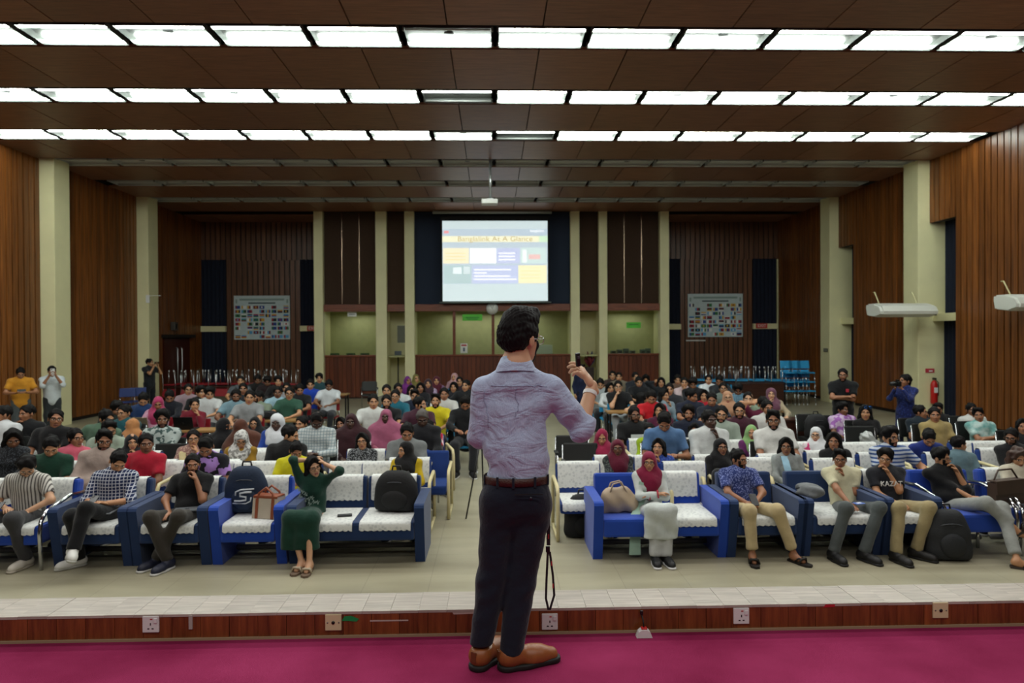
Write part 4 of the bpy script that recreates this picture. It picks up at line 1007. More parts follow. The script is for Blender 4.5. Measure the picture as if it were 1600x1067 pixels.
# ================================================================== SEATS AND TABLES
def lace_mat():
    m = bpy.data.materials.new('white_lace'); nt, N, L, b = nodes(m)
    tc = N.new('ShaderNodeTexCoord'); v = N.new('ShaderNodeTexVoronoi'); v.inputs['Scale'].default_value = 26; L.new(tc.outputs['Object'], v.inputs['Vector'])
    v2 = N.new('ShaderNodeTexVoronoi'); v2.inputs['Scale'].default_value = 75; v2.feature = 'DISTANCE_TO_EDGE'; L.new(tc.outputs['Object'], v2.inputs['Vector'])
    cr = N.new('ShaderNodeValToRGB'); cr.color_ramp.elements[0].color = lin('C2C6C4'); cr.color_ramp.elements[1].color = lin('D9DCD8'); cr.color_ramp.elements[0].position = .25; cr.color_ramp.elements[1].position = .5
    L.new(v.outputs['Distance'], cr.inputs[0]); L.new(cr.outputs[0], b.inputs['Base Color']); b.inputs['Roughness'].default_value = .9
    bp = N.new('ShaderNodeBump'); bp.inputs['Strength'].default_value = .6; bp.inputs['Distance'].default_value = .006; L.new(v2.outputs['Distance'], bp.inputs['Height']); L.new(bp.outputs[0], b.inputs['Normal'])
    return m
lace = lace_mat()
BLUES = {'bright': mat('bright_blue_felt', '0E3FA4', .9, var=.06, vscale=8, bump=.15, bscale=200, sheen=.2), 'dark': mat('deep_teal_blue_felt', '0C2C58', .9, var=.08, vscale=8, bump=.15, bscale=200, sheen=.2), 'royal': mat('royal_blue_fabric', '16377A', .9, var=.06, bump=.1)}
steel = mat('steel_tube', 'B4B6B8', .25, 1.0); cream_fr = mat('cream_bentwood', 'CFC395', .45, var=.05); black_pad = mat('black_vinyl', '101312', .5, bump=.1)
def scal(pts, x0, x1, edge_dir, n=28, amp=.014, per=.06, both=False):
    """sheet over a (y,z) profile with a scalloped last edge"""
    b = MB(); b.smooth = True; rows = []
    for i in range(n + 1):
        xx = x0 + (x1 - x0) * i / n; s = abs(math.sin(math.pi * (xx - x0) / per)) * amp
        row = [(xx, y, z) for y, z in pts[:-1]]; y, z = pts[-1]; row.append((xx, y + edge_dir[0] * s, z + edge_dir[1] * s)); rows.append(row)
    b.grid(rows); me = b.mesh('lace_cover'); me.materials.append(lace); return me
LB = [(.425, .46), (.412, .70), (.40, .757), (.375, .772), (.30, .772), (.278, .757), (.262, .70), (.238, .52)]
LS = [(.21, .437), (-.33, .437), (-.37, .43), (-.385, .41), (-.39, .36)]
def lounge(loc, rz, n, col, label, laces, chrome_arms=False, W=None, group='front row lounge seats'):
    t = empty('lounge_armchair' if n == 1 else 'lounge_sofa', loc, rz, label, 'armchair' if n == 1 else 'sofa', group); m = BLUES[col]; w = (W - .2) if W else .62 * n; h = w / 2
    MB().box((0, -.06, .335), (w, .62, .19), ch=.03).build('seat', m, t)
    R = Matrix.Rotation(-.16, 3, 'X'); cw = w / n
    for i in range(n):
        cx = -h + cw * (i + .5); MB().box((cx, .33, .56), (cw - .01, .13, .40), R, ch=.035).build('backrest', m, t)
    for s in (-1, 1):
        if chrome_arms:
            q = MB(); q.tube([(s * (h + .03), .42, .0), (s * (h + .03), .40, .5), (s * (h + .03), .34, .62), (s * (h + .03), .1, .64), (s * (h + .03), -.30, .56), (s * (h + .03), -.38, .48), (s * (h + .03), -.40, .36), (s * (h + .03), -.38, .0)], .02, 10); q.build('arm_tube', chrome, t)
        else:
            MB().prismx([(-.29, 0), (-.40, .575), (-.385, .60), (-.36, .612), (.36, .612), (.39, .59), (.34, 0)], s * (h + .10), s * h if s < 0 else h).build('armrest', m, t) if s < 0 else MB().prismx([(-.29, 0), (-.40, .575), (-.385, .60), (-.36, .612), (.36, .612), (.39, .59), (.34, 0)], h, h + .10).build('armrest', m, t)
    MB().tube([(-h, .1, .06), (h, .1, .06)], .03, 8).build('stretcher', mat('grey_bar', '7A7C7C', .5), t)
    if chrome_arms: MB().tube([(-h * .5, -.1, .0), (-h * .5, -.1, .26)], .018, 8).build('leg', chrome, t); MB().tube([(h * .5, -.1, .0), (h * .5, -.1, .26)], .018, 8).build('leg', chrome, t)
    for i, l in enumerate(laces):
        cx = -h + cw * (i + .5)
        if 'b' in l: inst('back_lace_cover', scal(LB, cx - cw * .42, cx + cw * .42, (0, -1)), t)
        if 's' in l: inst('seat_lace_cover', scal(LS, cx - cw * .44, cx + cw * .44, (0, -1)), t)
    return t
_CH = {}
def chair_parts(kind):
    if kind in _CH: return _CH[kind]
    P = []
    def add(nm, mb, m): 
        me = mb.mesh(nm); me.materials.append(m); P.append((nm, me))
    Rk = Matrix.Rotation(-.16, 3, 'X')
    if kind.startswith('cream'):
        add('seat', MB().box((0, -.05, .37), (.54, .52, .12), ch=.03), BLUES['royal']); add('backrest', MB().box((0, .29, .57), (.54, .1, .40), Rk, ch=.03), BLUES['royal'])
        for s in (-1, 1):
            loop = [(s * .3, y, z) for y, z in ((-.27, .0), (-.31, .3), (-.30, .54), (-.25, .60), (0, .61), (.26, .62), (.32, .58), (.33, .3), (.34, .0), (.30, -.0), (.29, .3), (.27, .55), (0, .57), (-.22, .56), (-.265, .5), (-.27, .3), (-.24, .0))]
            q = MB(); q.tube([(s * .3, -.29, .012), (s * .3, -.31, .3), (s * .3, -.30, .54), (s * .3, -.25, .60), (s * .3, 0, .61), (s * .3, .26, .62), (s * .3, .32, .58), (s * .3, .34, .3), (s * .3, .36, .012)], .022, 6)
            q.tube([(s * .3, -.29, .03), (s * .3, .35, .03)], .02, 6); add('arm_frame', q, cream_fr)
        if kind != 'cream_bare':
            lb = [(.385, .5), (.37, .74), (.35, .787), (.29, .787), (.262, .75), (.225, .5)]
            P.append(('back_lace_cover', scal(lb, -.25, .25, (0, -1)))); P.append(('seat_lace_cover', scal([(.2, .436), (-.28, .436), (-.325, .42), (-.33, .36)], -.25, .25, (0, -1))))
    elif kind in ('black', 'blackarm'):
        add('seat', MB().box((0, -.02, .45), (.46, .44, .06), ch=.02), black_pad); add('backrest', MB().box((0, .24, .71), (.46, .05, .32), Rk, ch=.02), black_pad)
        for s in (-1, 1):
            q = MB(); q.tube([(s * .24, .22, 0), (s * .24, .2, .45), (s * .235, .27, .84)], .012, 6); add('rear_leg', q, steel)
            q = MB(); q.tube([(s * .24, -.22, 0), (s * .24, -.2, .42)] + ([(s * .25, -.2, .64), (s * .25, .18, .66)] if kind == 'blackarm' else [(s * .24, .2, .43)]), .012, 6); add('front_leg', q, steel)
            if kind == 'blackarm': add('arm_pad', MB().box((s * .25, -.02, .67), (.05, .26, .03), ch=.01), black_pad)
    else:
        pm_ = {'blue': mat('sky_blue_plastic', '2A9AD0', .45), 'red': mat('dark_red_plastic', '8E1420', .5), 'navy': mat('navy_plastic', '16306E', .5)}[kind]
        add('seat', MB().box((0, -.02, .445), (.42, .42, .035), ch=.012), pm_); add('backrest', MB().box((0, .22, .70), (.42, .03, .26), Rk, ch=.012), pm_)
        for s in (-1, 1):
            q = MB(); q.tube([(s * .2, .24, 0), (s * .19, .2, .44), (s * .19, .235, .66)], .012, 6); add('rear_leg', q, steel)
            q = MB(); q.tube([(s * .2, -.24, 0), (s * .19, -.18, .43)], .012, 6); add('front_leg', q, steel)
            add('foot_cap', MB().tube([(s * .2, -.243, -.002), (s * .2, -.236, .05)], .016, 6), mat('white_cap', 'D4D8DA', .5))
    _CH[kind] = P; return P
CNAME = {'cream': 'cream-framed chair', 'cream_bare': 'bare blue chair', 'black': 'black padded chair', 'blackarm': 'black padded armchair', 'blue': 'sky-blue plastic chair', 'red': 'dark red plastic chair', 'navy': 'navy plastic chair'}
def chair(kind, loc, rz, label, group=None):
    t = empty('armchair' if kind.startswith('cream') else 'stacking_chair', loc, rz, label, 'chair', group)
    for nm, me in chair_parts(kind): inst(nm, me, t)
    return t
oak = wood('light_laminate', '8E6A3C', 'A88250', .4, (2, 20, 20), .05, .02); dkw = wood('dark_table_wood', '27120C', '43231A', .35, (2, 20, 20), .1, .03)
def table(px0, px1, py, lab, m=None, z=.745, depth=.42, panel=False, Y=None, name='table'):
    m = m or oak; a = at(px0, py, Y) if Y else atz(px0, py, z); b_ = at(px1, py, Y) if Y else atz(px1, py, z)
    y = Y or (a.y + b_.y) / 2; w = b_.x - a.x
    if not Y:                                             # stand it where nobody's trunk is
        best = None
        for k in range(-20, 21):
            yy = y + k * .05; sc = yy / y; cx = (a.x + b_.x) / 2 * sc; hwid = w * sc / 2 + .2
            c = sum(1 for p in PEOPLE if abs(p.location.x - cx) < hwid and -.28 < p.location.y - (yy + depth / 2) - 0 < depth / 2 + .24) + .25 * abs(k) * .05
            if best is None or c < best[0]: best = (c, yy)
        sc = best[1] / y; y = best[1]; a = a * sc; b_ = b_ * sc; w = b_.x - a.x
    t = empty(name, ((a.x + b_.x) / 2, y + depth / 2, 0), 0, lab, 'table')
    MB().box((0, 0, z - .0175), (w, depth, .035), ch=.006).build('tabletop', m, t)
    for sx in (-1, 1):
        for sy in (-1, 1): MB().box((sx * (w / 2 - .05), sy * (depth / 2 - .05), (z - .035) / 2), (.04, .04, z - .035)).build('leg', blk, t)
    if panel: MB().box((0, -depth / 2 + .03, z * .62), (w - .04, .025, z * .7)).build('front_panel', m, t)
    return t, y

# ================================================================== PEOPLE
def place(px, ytop, label, sex, hair, top, D=None, S=None, rz=0, tone=2, res=None, ch=None, seat=None, **kw):
    yaw, pitch, roll, lean = kw.get('yaw', 0), kw.get('pitch', 0), kw.get('roll', 0), kw.get('lean', -8)
    rq = at(px, 600, 10.0); aim = math.atan2(-rq.x, 9.0)
    if not kw.get('seated', True) and rz == 0: rz = aim
    else: yaw += math.degrees(aim) * .8; kw['yaw'] = yaw
    seated = kw.get('seated', True); s0 = S or (1.0 if sex == 'm' else .94)
    st_ = (.40 if ch else SEAT) if seat is None else seat
    if ch in ('black', 'blackarm', 'blue', 'red', 'navy'): st_ = .47
    jk = dict(lean=lean, sex=sex, arms=kw.get('arms', ('lap', 'lap')), yaw=yaw, pitch=pitch, roll=roll, legs=kw.get('legs', 'sit' if seated else 'stand'), seat=st_, slide=kw.get('slide', 0.0), tside=kw.get('tside', 0))
    hx = .02 if hair in ('short', 'side', 'quiff', 'tied', 'long', 'wavy', 'bob') else .045 if hair == 'curly' else .02
    if D is None:
        J = pose_joints(s0, seated, **jk)
        zc = J['crown'] + hx
        p = atz(px, ytop, zc); D = p.y; hw = p
    else:
        J1 = pose_joints(s0, seated, **jk); hy = J1['hc'][1]
        s0 = S or (1.04 if sex == 'm' else .98)
        tgt = at(px, ytop, D + hy).z - hx
        st_ = min(max(st_ + tgt - pose_joints(s0, seated, **jk)['crown'], .33), .50) if seated else st_; jk['seat'] = st_
        for _ in range(3):
            tgt = at(px, ytop, D + hy).z - hx
            c1 = pose_joints(s0, seated, **jk)['crown']; c2 = pose_joints(s0 * 1.02, seated, **jk)['crown']
            s0 = min(max(s0 + (tgt - c1) / (c2 - c1) * s0 * .02, .84), 1.16)
        J = pose_joints(s0, seated, **jk); hw = at(px, ytop, D + J['hc'][1])
    c, s = math.cos(rz), math.sin(rz); o = J['hc']
    X, Y = hw.x - (c * o[0] - s * o[1]), hw.y - (s * o[0] + c * o[1])
    if res is None: res = 'B' if Y < 9.6 else 'mid' if Y < 13.4 else 'far'
    kw['legs'] = jk['legs']
    root, J = person(label, (X, Y, 0), rz, sex, s0, tone, hair, None if 'hm' not in kw else kw.pop('hm'), top, res=res, seat=st_, joints=None, **{k: v for k, v in kw.items()})
    if ch and seated:
        chair(ch, (X, Y + .03, 0), rz, CNAME[ch] + ' under the ' + label, 'chairs of the audience')
    return root, J, s0
def hw(root, J, v):
    """a person's local point in the world"""
    c, s = math.cos(root.rotation_euler.z), math.sin(root.rotation_euler.z)
    return Vector((root.location.x + c * v[0] - s * v[1], root.location.y + s * v[0] + c * v[1], v[2]))
def phone(root, J, lab, off=(0, -.06, .04), tilt=-.9, size=(.075, .009, .15), col='101216', rz=0.0):
    w = (J['arm'][0][2] + J['arm'][1][2]) / 2 if off is not None else None
    p = hw(root, J, w + np.array(off)); t = empty('smartphone', p, root.rotation_euler.z, lab, 'phone')
    R = Matrix.Rotation(rz, 3, 'Y') @ Matrix.Rotation(tilt, 3, 'X')
    MB().box((0, 0, 0), size, R, ch=.003).build('case', mat('phone_' + col, col, .3), t); MB().box(R @ Vector((0, .0055, 0)), (size[0] * .92, .002, size[2] * .94), R).build('screen', mat('phone_screen', '20242C', .1), t)
    MB().box(R @ Vector((-.02, -.006, size[2] * .38)), (.02, .003, .025), R).build('camera_lens', blk, t)
# ---- front row -----------------------------------------------------------------
YA = 6.93                                 # floor line of the front of the lounge row
def lx(px): return at(px, 800, YA + .05).x
def seat_row(px0, px1, n, col, label, laces, chrome_arms=False, Y=None, rz=0):
    x0, x1 = lx(px0), lx(px1); return lounge(((x0 + x1) / 2, (Y or YA) + .34, 0), rz, n, col, label, laces, chrome_arms, W=abs(x1 - x0) - (0 if not chrome_arms else -.1))
YR = YA + .34
sofa_l = seat_row(452, 664, 2, 'dark', 'dark blue two-seat sofa with the woman in the green dress', ['bs', 'bs'])
seat_row(332, 448, 1, 'bright', 'bright blue armchair holding the navy backpack and striped handbag', ['bs'])
seat_row(206, 330, 1, 'dark', 'dark blue armchair under the man in the black T-shirt', ['bs'])
seat_row(84, 208, 1, 'dark', 'dark blue armchair under the man in the checked shirt', ['bs'])
seat_row(-115, 76, 2, 'bright', 'bright blue seat with chrome arm under the striped-shirt man', ['bs', 'bs'], True)
seat_row(926, 1136, 2, 'bright', 'bright blue two-seat sofa under the woman in white', ['', 'bs'])
seat_row(1134, 1256, 1, 'dark', 'dark blue armchair under the man in the patterned blue shirt', ['s'])
seat_row(1250, 1378, 1, 'dark', 'teal-blue armchair under the man in the cream polo', ['s'])
seat_row(1374, 1462, 1, 'dark', 'dark blue armchair under the man in the printed dark tee', ['bs'])
seat_row(1466, 1580, 1, 'bright', 'bright blue chrome-armed seat under the man with crossed legs', [''], True)
seat_row(1584, 1710, 1, 'bright', 'bright blue chrome-armed seat under the woman with brown hair', ['bs'], True)
def FT(hpx, hpy, D, side, fpx, fpy, td=(0, -1), kx=None, kz=.52):
    """a leg of a front-row sitter whose shoe stands on the floor at the given image place"""
    Xr = at(hpx, hpy, D).x; p = atz(fpx, fpy, .05); d = nrm(V3(td[0], td[1], 0)); a = V3(p.x - Xr, p.y - D, .085) - d * .06
    return (((side * .11 + a[0]) / 2 if kx is None else kx, -.43, kz), (a[0], min(a[1], -.30), .085), (td[0], td[1], 0))
A = dict(res='A', slide=.06, group='front row audience')
r, J, s = place(42, 706, 'man in white striped shirt looking down at his phone', 'm', 'curly', ('tee', 'C9C7BF', 'stripev', '5F5B58', 34.), D=YR + .02, tone=0, pitch=38, lean=4, arms=(('xyz', ((-.10, -.25, .17), (-.8, .3, -.4), (.6, -.7, .1), .8)), ('xyz', ((.16, -.30, .14), (.9, .4, .1), (.1, -1, -.1), .4))), bot='3A3A3C', shoe=('shoe', 'C8C2B4', 'B0A898'), legs=[FT(42, 706, YR, -1, -8, 872), FT(42, 706, YR, 1, 40, 880, (-.15, -1))], glass=True, **A)
phone(r, J, 'black phone in the hand of the striped-shirt man', (-.12, -.09, .05), -1.0)
r, J, s = place(184, 702, 'man in navy checked shirt reading his phone', 'm', 'short', ('rolled', '1B2A52', 'check', 'C9CED8', 30.), D=YR + .02, tone=1, pitch=30, yaw=12, roll=12, lean=-6, arms=('phone', 'phone'), bot='0E0F12', shoe=('shoe', 'D6D6D0', 'A8A8A0'), legs=[FT(184, 702, YR, -1, 126, 880, (-.8, -.8), None, .54), ((.02, -.46, .62), (-.02, -.60, .26), (.5, -.8, .0))], **A)
phone(r, J, 'black phone held by the man in the checked shirt', (-.02, -.08, .045), -1.0)
p = hw(r, J, J['pel'] + V3(0, -.26, .115)); t = empty('tablet', p, .12, 'thin grey tablet on the lap of the checked-shirt man', 'tablet'); MB().box((0, 0, 0), (.3, .21, .012), ch=.004).build('case', mat('tablet_grey', '8C9094', .35, .4), t); MB().box((0, 0, .007), (.27, .18, .002)).build('screen', mat('phone_screen', '20242C', .1), t)
r, J, s = place(301, 708, 'bearded man in black T-shirt with hand at mouth', 'm', 'short', ('polo', '0C0D0F'), D=YR + .02, tone=2, beard=True, lean=-4, belly=.02, yaw=2, arms=('thigh', 'mouth'), bot='34302A', shoe=('shoe', '161B30', 'C8C8C4'), legs=[FT(301, 708, YR, -1, 262, 886, (-.3, -1), -.19), FT(301, 708, YR, 1, 243, 882, (-.5, -1), .08)], **A)
p = hw(r, J, J['pel'] + V3(.06, -.24, .13)); t = empty('tablet', p, .3, 'slim grey laptop on the lap of the black T-shirt man', 'tablet'); MB().box((0, 0, 0), (.24, .16, .014), ch=.004).build('case', mat('tablet_grey2', '6C7074', .4, .3), t); MB().box((0, 0, .008), (.04, .02, .002)).build('badge', chrome, t)
r, J, s = place(489, 711, 'woman in dark green dress lifting both hands behind her hair', 'f', 'long', ('dress3', '12382C'), D=YR + .0, tone=0, yaw=22, roll=-12, pitch=8, lean=0, glass=True, arms=(('xyz', ((-.02, .06, .68), (-1, -.5, .3), (.6, .6, .4), .9)), ('xyz', ((.15, -.04, .66), (.9, -.4, -.4), (-.6, .2, .5), .9))), shoe=('sandal', 'B8A890', '6A5848'), legs=[FT(489, 711, YR, -1, 469, 886, (-.2, -1), -.10, .50), FT(489, 711, YR, 1, 483, 888, (0, -1), .10, .50)], bot='12382C', **A)
fl = mat('flower_print', '93A59C', .8)
for k, (fx, fz) in enumerate(((-.15, .30), (-.10, .27), (-.13, .21), (-.06, .23), (-.02, .17), (.03, .19), (.0, .12), (.06, .14), (-.07, .16), (.10, .13))):
    q = J['T'](fx * .9, fz + .07, .165 + .01 * math.cos(k)); m = MB(); m.smooth = True
    for a in range(5):
        d = V3(math.cos(a * 1.257 + k), 0, math.sin(a * 1.257 + k)) * .018; m.add([tuple(q), tuple(q + d * .8 + V3(.008, -.006, .008)), tuple(q + d * 1.4), tuple(q + d * .8 - V3(.008, .006, .008))], [(0, 1, 2, 3)])
    m.build('flower_print', fl, r)
r, J, s = place(1014, 711, 'woman in white dress and crimson headscarf with folded arms', 'f', None, ('dress', 'BFC6C2'), D=YR + .0, tone=1, glass=True, arms=('cross', 'cross'), lean=-4, scarf=('7A1436',), bot='B9BCBA', shoe=('shoe', '101114', 'D8D8D8'), legs=[FT(1014, 711, YR, -1, 1022, 876, (-.1, -1)), FT(1014, 711, YR, 1, 1041, 876, (.1, -1))], **A)
for i in (0, 1):
    s_, e, w, hd, c = J['arm'][i]; m = MB(); m.tube([tuple(e + (w - e) * .9), tuple(e + (w - e) * .98)], .044, 10, cap=False); m.build('red_cuff', mat('red_embroidery', 'A82A40', .8), r)
m = MB(); m.smooth = True; T_ = J['T']
m.grid([[tuple(T_(-.16 + q * .05, .40 - .02 * q, .13)) for q in range(3)], [tuple(T_(-.2 + q * .05, .1, .12)) for q in range(3)], [tuple(J['pel'] + V3(-.26 + q * .05, -.25, .03)) for q in range(3)], [tuple(J['pel'] + V3(-.30 + q * .06, -.36, -.36)) for q in range(3)]]); m.build('mint_shawl', mat('mint_cotton', 'A6C6B2', .9), r)
r, J, s = place(1154, 700, 'man in patterned blue shirt looking to the right', 'm', 'short', ('polo', '2C3A72', 'floral', '7A86BE', 60.), D=YR, tone=2, yaw=48, beard=True, glass=True, lean=-10, arms=(('xyz', ((-.04, -.30, .16), (-.9, .2, -.2), (.8, -.5, 0), .9)), ('xyz', ((.08, -.30, .16), (.9, .3, -.2), (-.8, -.5, 0), .9))), bot='B6A47C', shoe=('sandal', '17120F', '17120F'), legs=[FT(1154, 700, YR, -1, 1171, 874, (-.2, -1)), FT(1154, 700, YR, 1, 1242, 873, (.5, -1), .2)], **A)
phone(r, J, 'dark phone held by the man in the patterned shirt', (0, -.08, .05), -.9)
r, J, s = place(1312, 702, 'smiling man in cream polo with hand on chin', 'm', 'side', ('polo', 'CBC7A6'), D=YR + .02, tone=2, glass=True, lean=-14, arms=('thigh', 'chin'), bot='4C5252', shoe=('shoe', '0C0D0F', '0C0D0F'), legs=[FT(1312, 702, YR, -1, 1294, 872, (.1, -1)), FT(1312, 702, YR, 1, 1344, 872, (.4, -1), .10)], **A)
p = hw(r, J, J['arm'][0][2] + V3(.07, -.06, .02)); t = empty('id_card', p, .3, 'blue and white card in the hand of the cream polo man', 'card'); MB().box((0, 0, 0), (.11, .07, .006), ch=.002).build('card', mat('card_blue', '4A6CC0', .4), t); MB().box((0, 0, .004), (.05, .03, .002)).build('white_panel', wht, t)
r, J, s = place(1383, 700, 'man in dark tee with white print covering his mouth', 'm', 'curly', ('tee', '1C1E24'), D=YR + .02, tone=1, glass=True, yaw=-5, roll=8, lean=-12, arms=('lap', 'mouth'), bot='9A8C66', shoe=('shoe', '0F0D0C', '0F0D0C'), legs=[FT(1383, 700, YR, -1, 1394, 874, (.2, -1)), FT(1383, 700, YR, 1, 1428, 868, (.7, -1), .12)], **A)
text('shirt_print', 'KAZAT', .075, wht, r, tuple(J['T'](-.03, .30, .155)), (RX - .1, 0, 0), extrude=.004)
r, J, s = place(1470, 695, 'man in black shirt and grey trousers crossing his legs', 'm', 'curly', ('rolled', '0B0C0E'), D=YR + .04, tone=1, yaw=62, glass=True, beard=True, lean=-14, tside=-6, belly=.03, arms=(('xyz', ((.12, -.22, .16), (-.6, .2, -.6), (1, -.2, 0), .4)), 'mouth'), bot='8E918C', shoe=('sandal', '241C18', '3A322C'), legs=[((.02, -.46, .56), (.22, -.56, .34), (.8, -.4, -.3)), FT(1470, 695, YR, 1, 1578, 884, (.9, -.5), .2, .5)], **A)
r, J, s = place(1590, 697, 'woman with long brown hair and cream tee looking down', 'f', 'wavy', ('tee', 'C6C0AC'), D=YR + .04, tone=1, yaw=25, pitch=22, hm=hair_brown, arms=('lap', 'lap'), bot='2A2A30', **A)
# bags of the front row
def backpack(loc, rz, lab, col, size=(.32, .2, .46), straps=True, lean_=0.0, sheen=.5, logo=None):
    t = empty('backpack', loc, rz, lab, 'backpack'); t.rotation_euler.x = lean_; w, d, h = size; m = mat('bag_' + col, col, .75, var=.1, vscale=12, bump=.15, bscale=50)
    P = [cone((-w * .28, 0, h * .18), (w * .28, 0, h * .18), .14, .14, (0, 1, 0), d / .30), cone((-w * .25, 0, h * .5), (w * .25, 0, h * .5), .14, .14, (0, 1, 0), d / .30), cone((-w * .16, .0, h - .13), (w * .16, 0, h - .13), .12, .12, (0, 1, 0), d / .30)]
    V, F = surf(P, .014, .06, cuts=[((0, 0, .01), (0, 0, -1))]); o = link(bpy.data.objects.new('main_bag', np_mesh('main_bag', V, F)), t); o.data.materials.append(m)
    q = ell((0, -d * .42, h * .3), (w * .40, d * .22, h * .24)); V, F = surf([q], .014, .02); o = link(bpy.data.objects.new('front_pocket', np_mesh('front_pocket', V, F)), t); o.data.materials.append(m)
    MB().tube([(-.05, .02, h - .02), (-.04, .02, h + .03), (.04, .02, h + .03), (.05, .02, h - .02)], .011, 6).build('top_handle', blk, t)
    MB().tube([(x, -d * .5 - .004 + abs(x) * .25, h * .62 + (.2 - x * x * 8) * .25) for x in np.linspace(-w * .38, w * .38, 9)], .005, 5).build('zip', mat('zip_grey', '3C4046', .5), t)
    if straps:
        for s in (-1, 1): MB().tube([(s * w * .3, d * .3, h * .92), (s * w * .55, d * .45, h * .6), (s * w * .52, d * .3, h * .2), (s * w * .5, .0, .04)], .015, 6).build('shoulder_strap', blk, t)
    return t
bp_ = at(392, 812, YA + .35); t = backpack((bp_.x - .06, YA + .40, .445), .05, 'navy backpack with white S logo on the bright blue armchair', '13263F', (.34, .2, .5), False)
lg_ = MB(); wl2 = mat('logo_white', 'C8CED4', .5)
lg_.tube([(.085, -.12, .235), (.02, -.128, .235), (-.03, -.126, .225), (-.03, -.126, .195), (.03, -.128, .185), (.03, -.128, .155), (-.03, -.126, .145), (-.09, -.118, .145)], .011, 6); lg_.tube([(.11, -.112, .265), (-.02, -.124, .262), (-.075, -.12, .24), (-.08, -.118, .2)], .008, 6); lg_.tube([(-.11, -.112, .118), (.03, -.124, .118), (.075, -.12, .14), (.08, -.118, .18)], .008, 6)
lg_.build('logo', wl2, t)
p = at(425, 820, YA + .3); t = empty('striped_handbag', (p.x, YA + .22, .44), -.25, 'cream handbag with brown leather straps on the bright blue armchair', 'handbag')
MB().prismx([(-.1, 0), (.1, 0), (.07, .22), (-.07, .22)], -.14, .14).build('body', mat('bag_canvas', 'B8AC98', .8, var=.1), t)
for s in (-1, 1): MB().tube([(-.09, s * .075, .15), (-.08, s * .06, .25), (0, s * .05, .31), (.08, s * .06, .25), (.09, s * .075, .15)], .012, 6).build('handle', mat('tan_leather', '8A4628', .5), t)
for x in (-.09, .09): MB().box((x, -.088, .1), (.03, .012, .2), Matrix.Rotation(-.13, 3, 'X')).build('leather_strap', mat('tan_leather', '8A4628', .5), t)
MB().box((0, 0, .215), (.28, .15, .03), ch=.01).build('leather_rim', mat('tan_leather', '8A4628', .5), t)
p = at(620, 800, YA + .4); backpack((p.x, YA + .38, .445), -.1, 'black backpack leaning on the right seat of the dark sofa', '0E0F11', (.36, .2, .44), True)
p = at(542, 815, YA + .3); t = empty('smartphone', (p.x, YA + .2, .448), .2, 'black phone lying on the middle of the dark sofa', 'phone'); MB().box((0, 0, 0), (.15, .075, .01), ch=.003).build('case', mat('phone_101216', '101216', .3), t); MB().box((0, 0, .006), (.14, .066, .002)).build('screen', mat('phone_screen', '20242C', .1), t)
p = at(963, 800, YA + .3); t = empty('leather_tote', (p.x, YA + .28, .43), .1, 'slouchy beige leather bag beside the woman in white', 'handbag')
V, F = surf([cone((-.1, 0, .08), (.12, 0, .08), .11, .12, (0, 1, 0), .8), cone((-.06, 0, .16), (.06, 0, .18), .1, .09, (0, 1, 0), .7)], .012, .06, disp=folds(.008, 34, 3), cuts=[((0, 0, .0), (0, 0, -1))]); o = link(bpy.data.objects.new('bag_body', np_mesh('bag_body', V, F)), t); o.data.materials.append(mat('beige_leather', 'A8957C', .4, var=.08))
for s in (-1, 1): MB().tube([(-.09, s * .05, .2), (-.05, s * .04, .3), (.04, s * .03, .32), (.1, s * .05, .2)], .009, 6).build('handle', mat('beige_leather', 'A8957C', .4, var=.08), t)
p = atz(908, 838, 0); backpack((p.x + .02, p.y, 0), .1, 'black backpack standing on the floor left of the blue sofa', '0D0E10', (.3, .2, .5), True)
p = atz(1480, 876, 0); backpack((p.x + .04, YA - .12, 0), -.12, 'charcoal backpack on the floor between the last two seats', '1D2023', (.32, .22, .52), True, -.1)
p = at(1262, 800, YA + .2); t = empty('grey_jacket', (p.x, YA + .14, .62), .2, 'grey jacket bundled on the armrest beside the cream polo man', 'jacket')
V, F = surf([ell((0, .02, .02), (.10, .17, .05)), ell((.02, -.03, .05), (.08, .11, .05)), ell((-.01, .06, .06), (.07, .10, .045))], .014, .05, disp=folds(.010, 40, 9)); o = link(bpy.data.objects.new('cloth', np_mesh('cloth', V, F)), t); o.data.materials.append(cloth('6A6E70')); MB().tube([(-.1, .1, .05), (0, 0, .08), (.1, -.1, .06)], .008, 6).build('zip_edge', mat('zip_dark', '2A2C2E', .5), t)
p = at(1575, 800, YA + .1); t = empty('brown_shoulder_bag', (p.x + .0, YA + .12, .5), .3, 'brown leather bag on the lap of the brown-haired woman', 'handbag')
MB().prismx([(-.05, 0), (.05, 0), (.045, .24), (-.045, .24)], -.22, .2).build('body', mat('brown_leather', '3E2C22', .5, var=.1), t); MB().prismx([(-.062, .12), (-.05, .12), (-.045, .25), (.045, .25), (.045, .262), (-.055, .262)], -.22, .2).build('flap', mat('brown_leather', '3E2C22', .5, var=.1), t); MB().tube([(-.2, 0, .24), (-.1, .02, .36), (.1, .02, .36), (.18, 0, .24)], .01, 6).build('strap', mat('brown_leather', '3E2C22', .5, var=.1), t)
# ---- the rest of the audience ----------------------------------------------------
Q = place
CR, BL, BU, RD = dict(ch='cream'), dict(ch='black'), dict(ch='blue'), dict(ch='red')
LAP, DESK, PH, CRS = ('lap', 'lap'), ('desk', 'desk'), ('phone', 'phone'), ('cross', 'cross')
WH, BK = 'C9CCCA', '0E0F12'
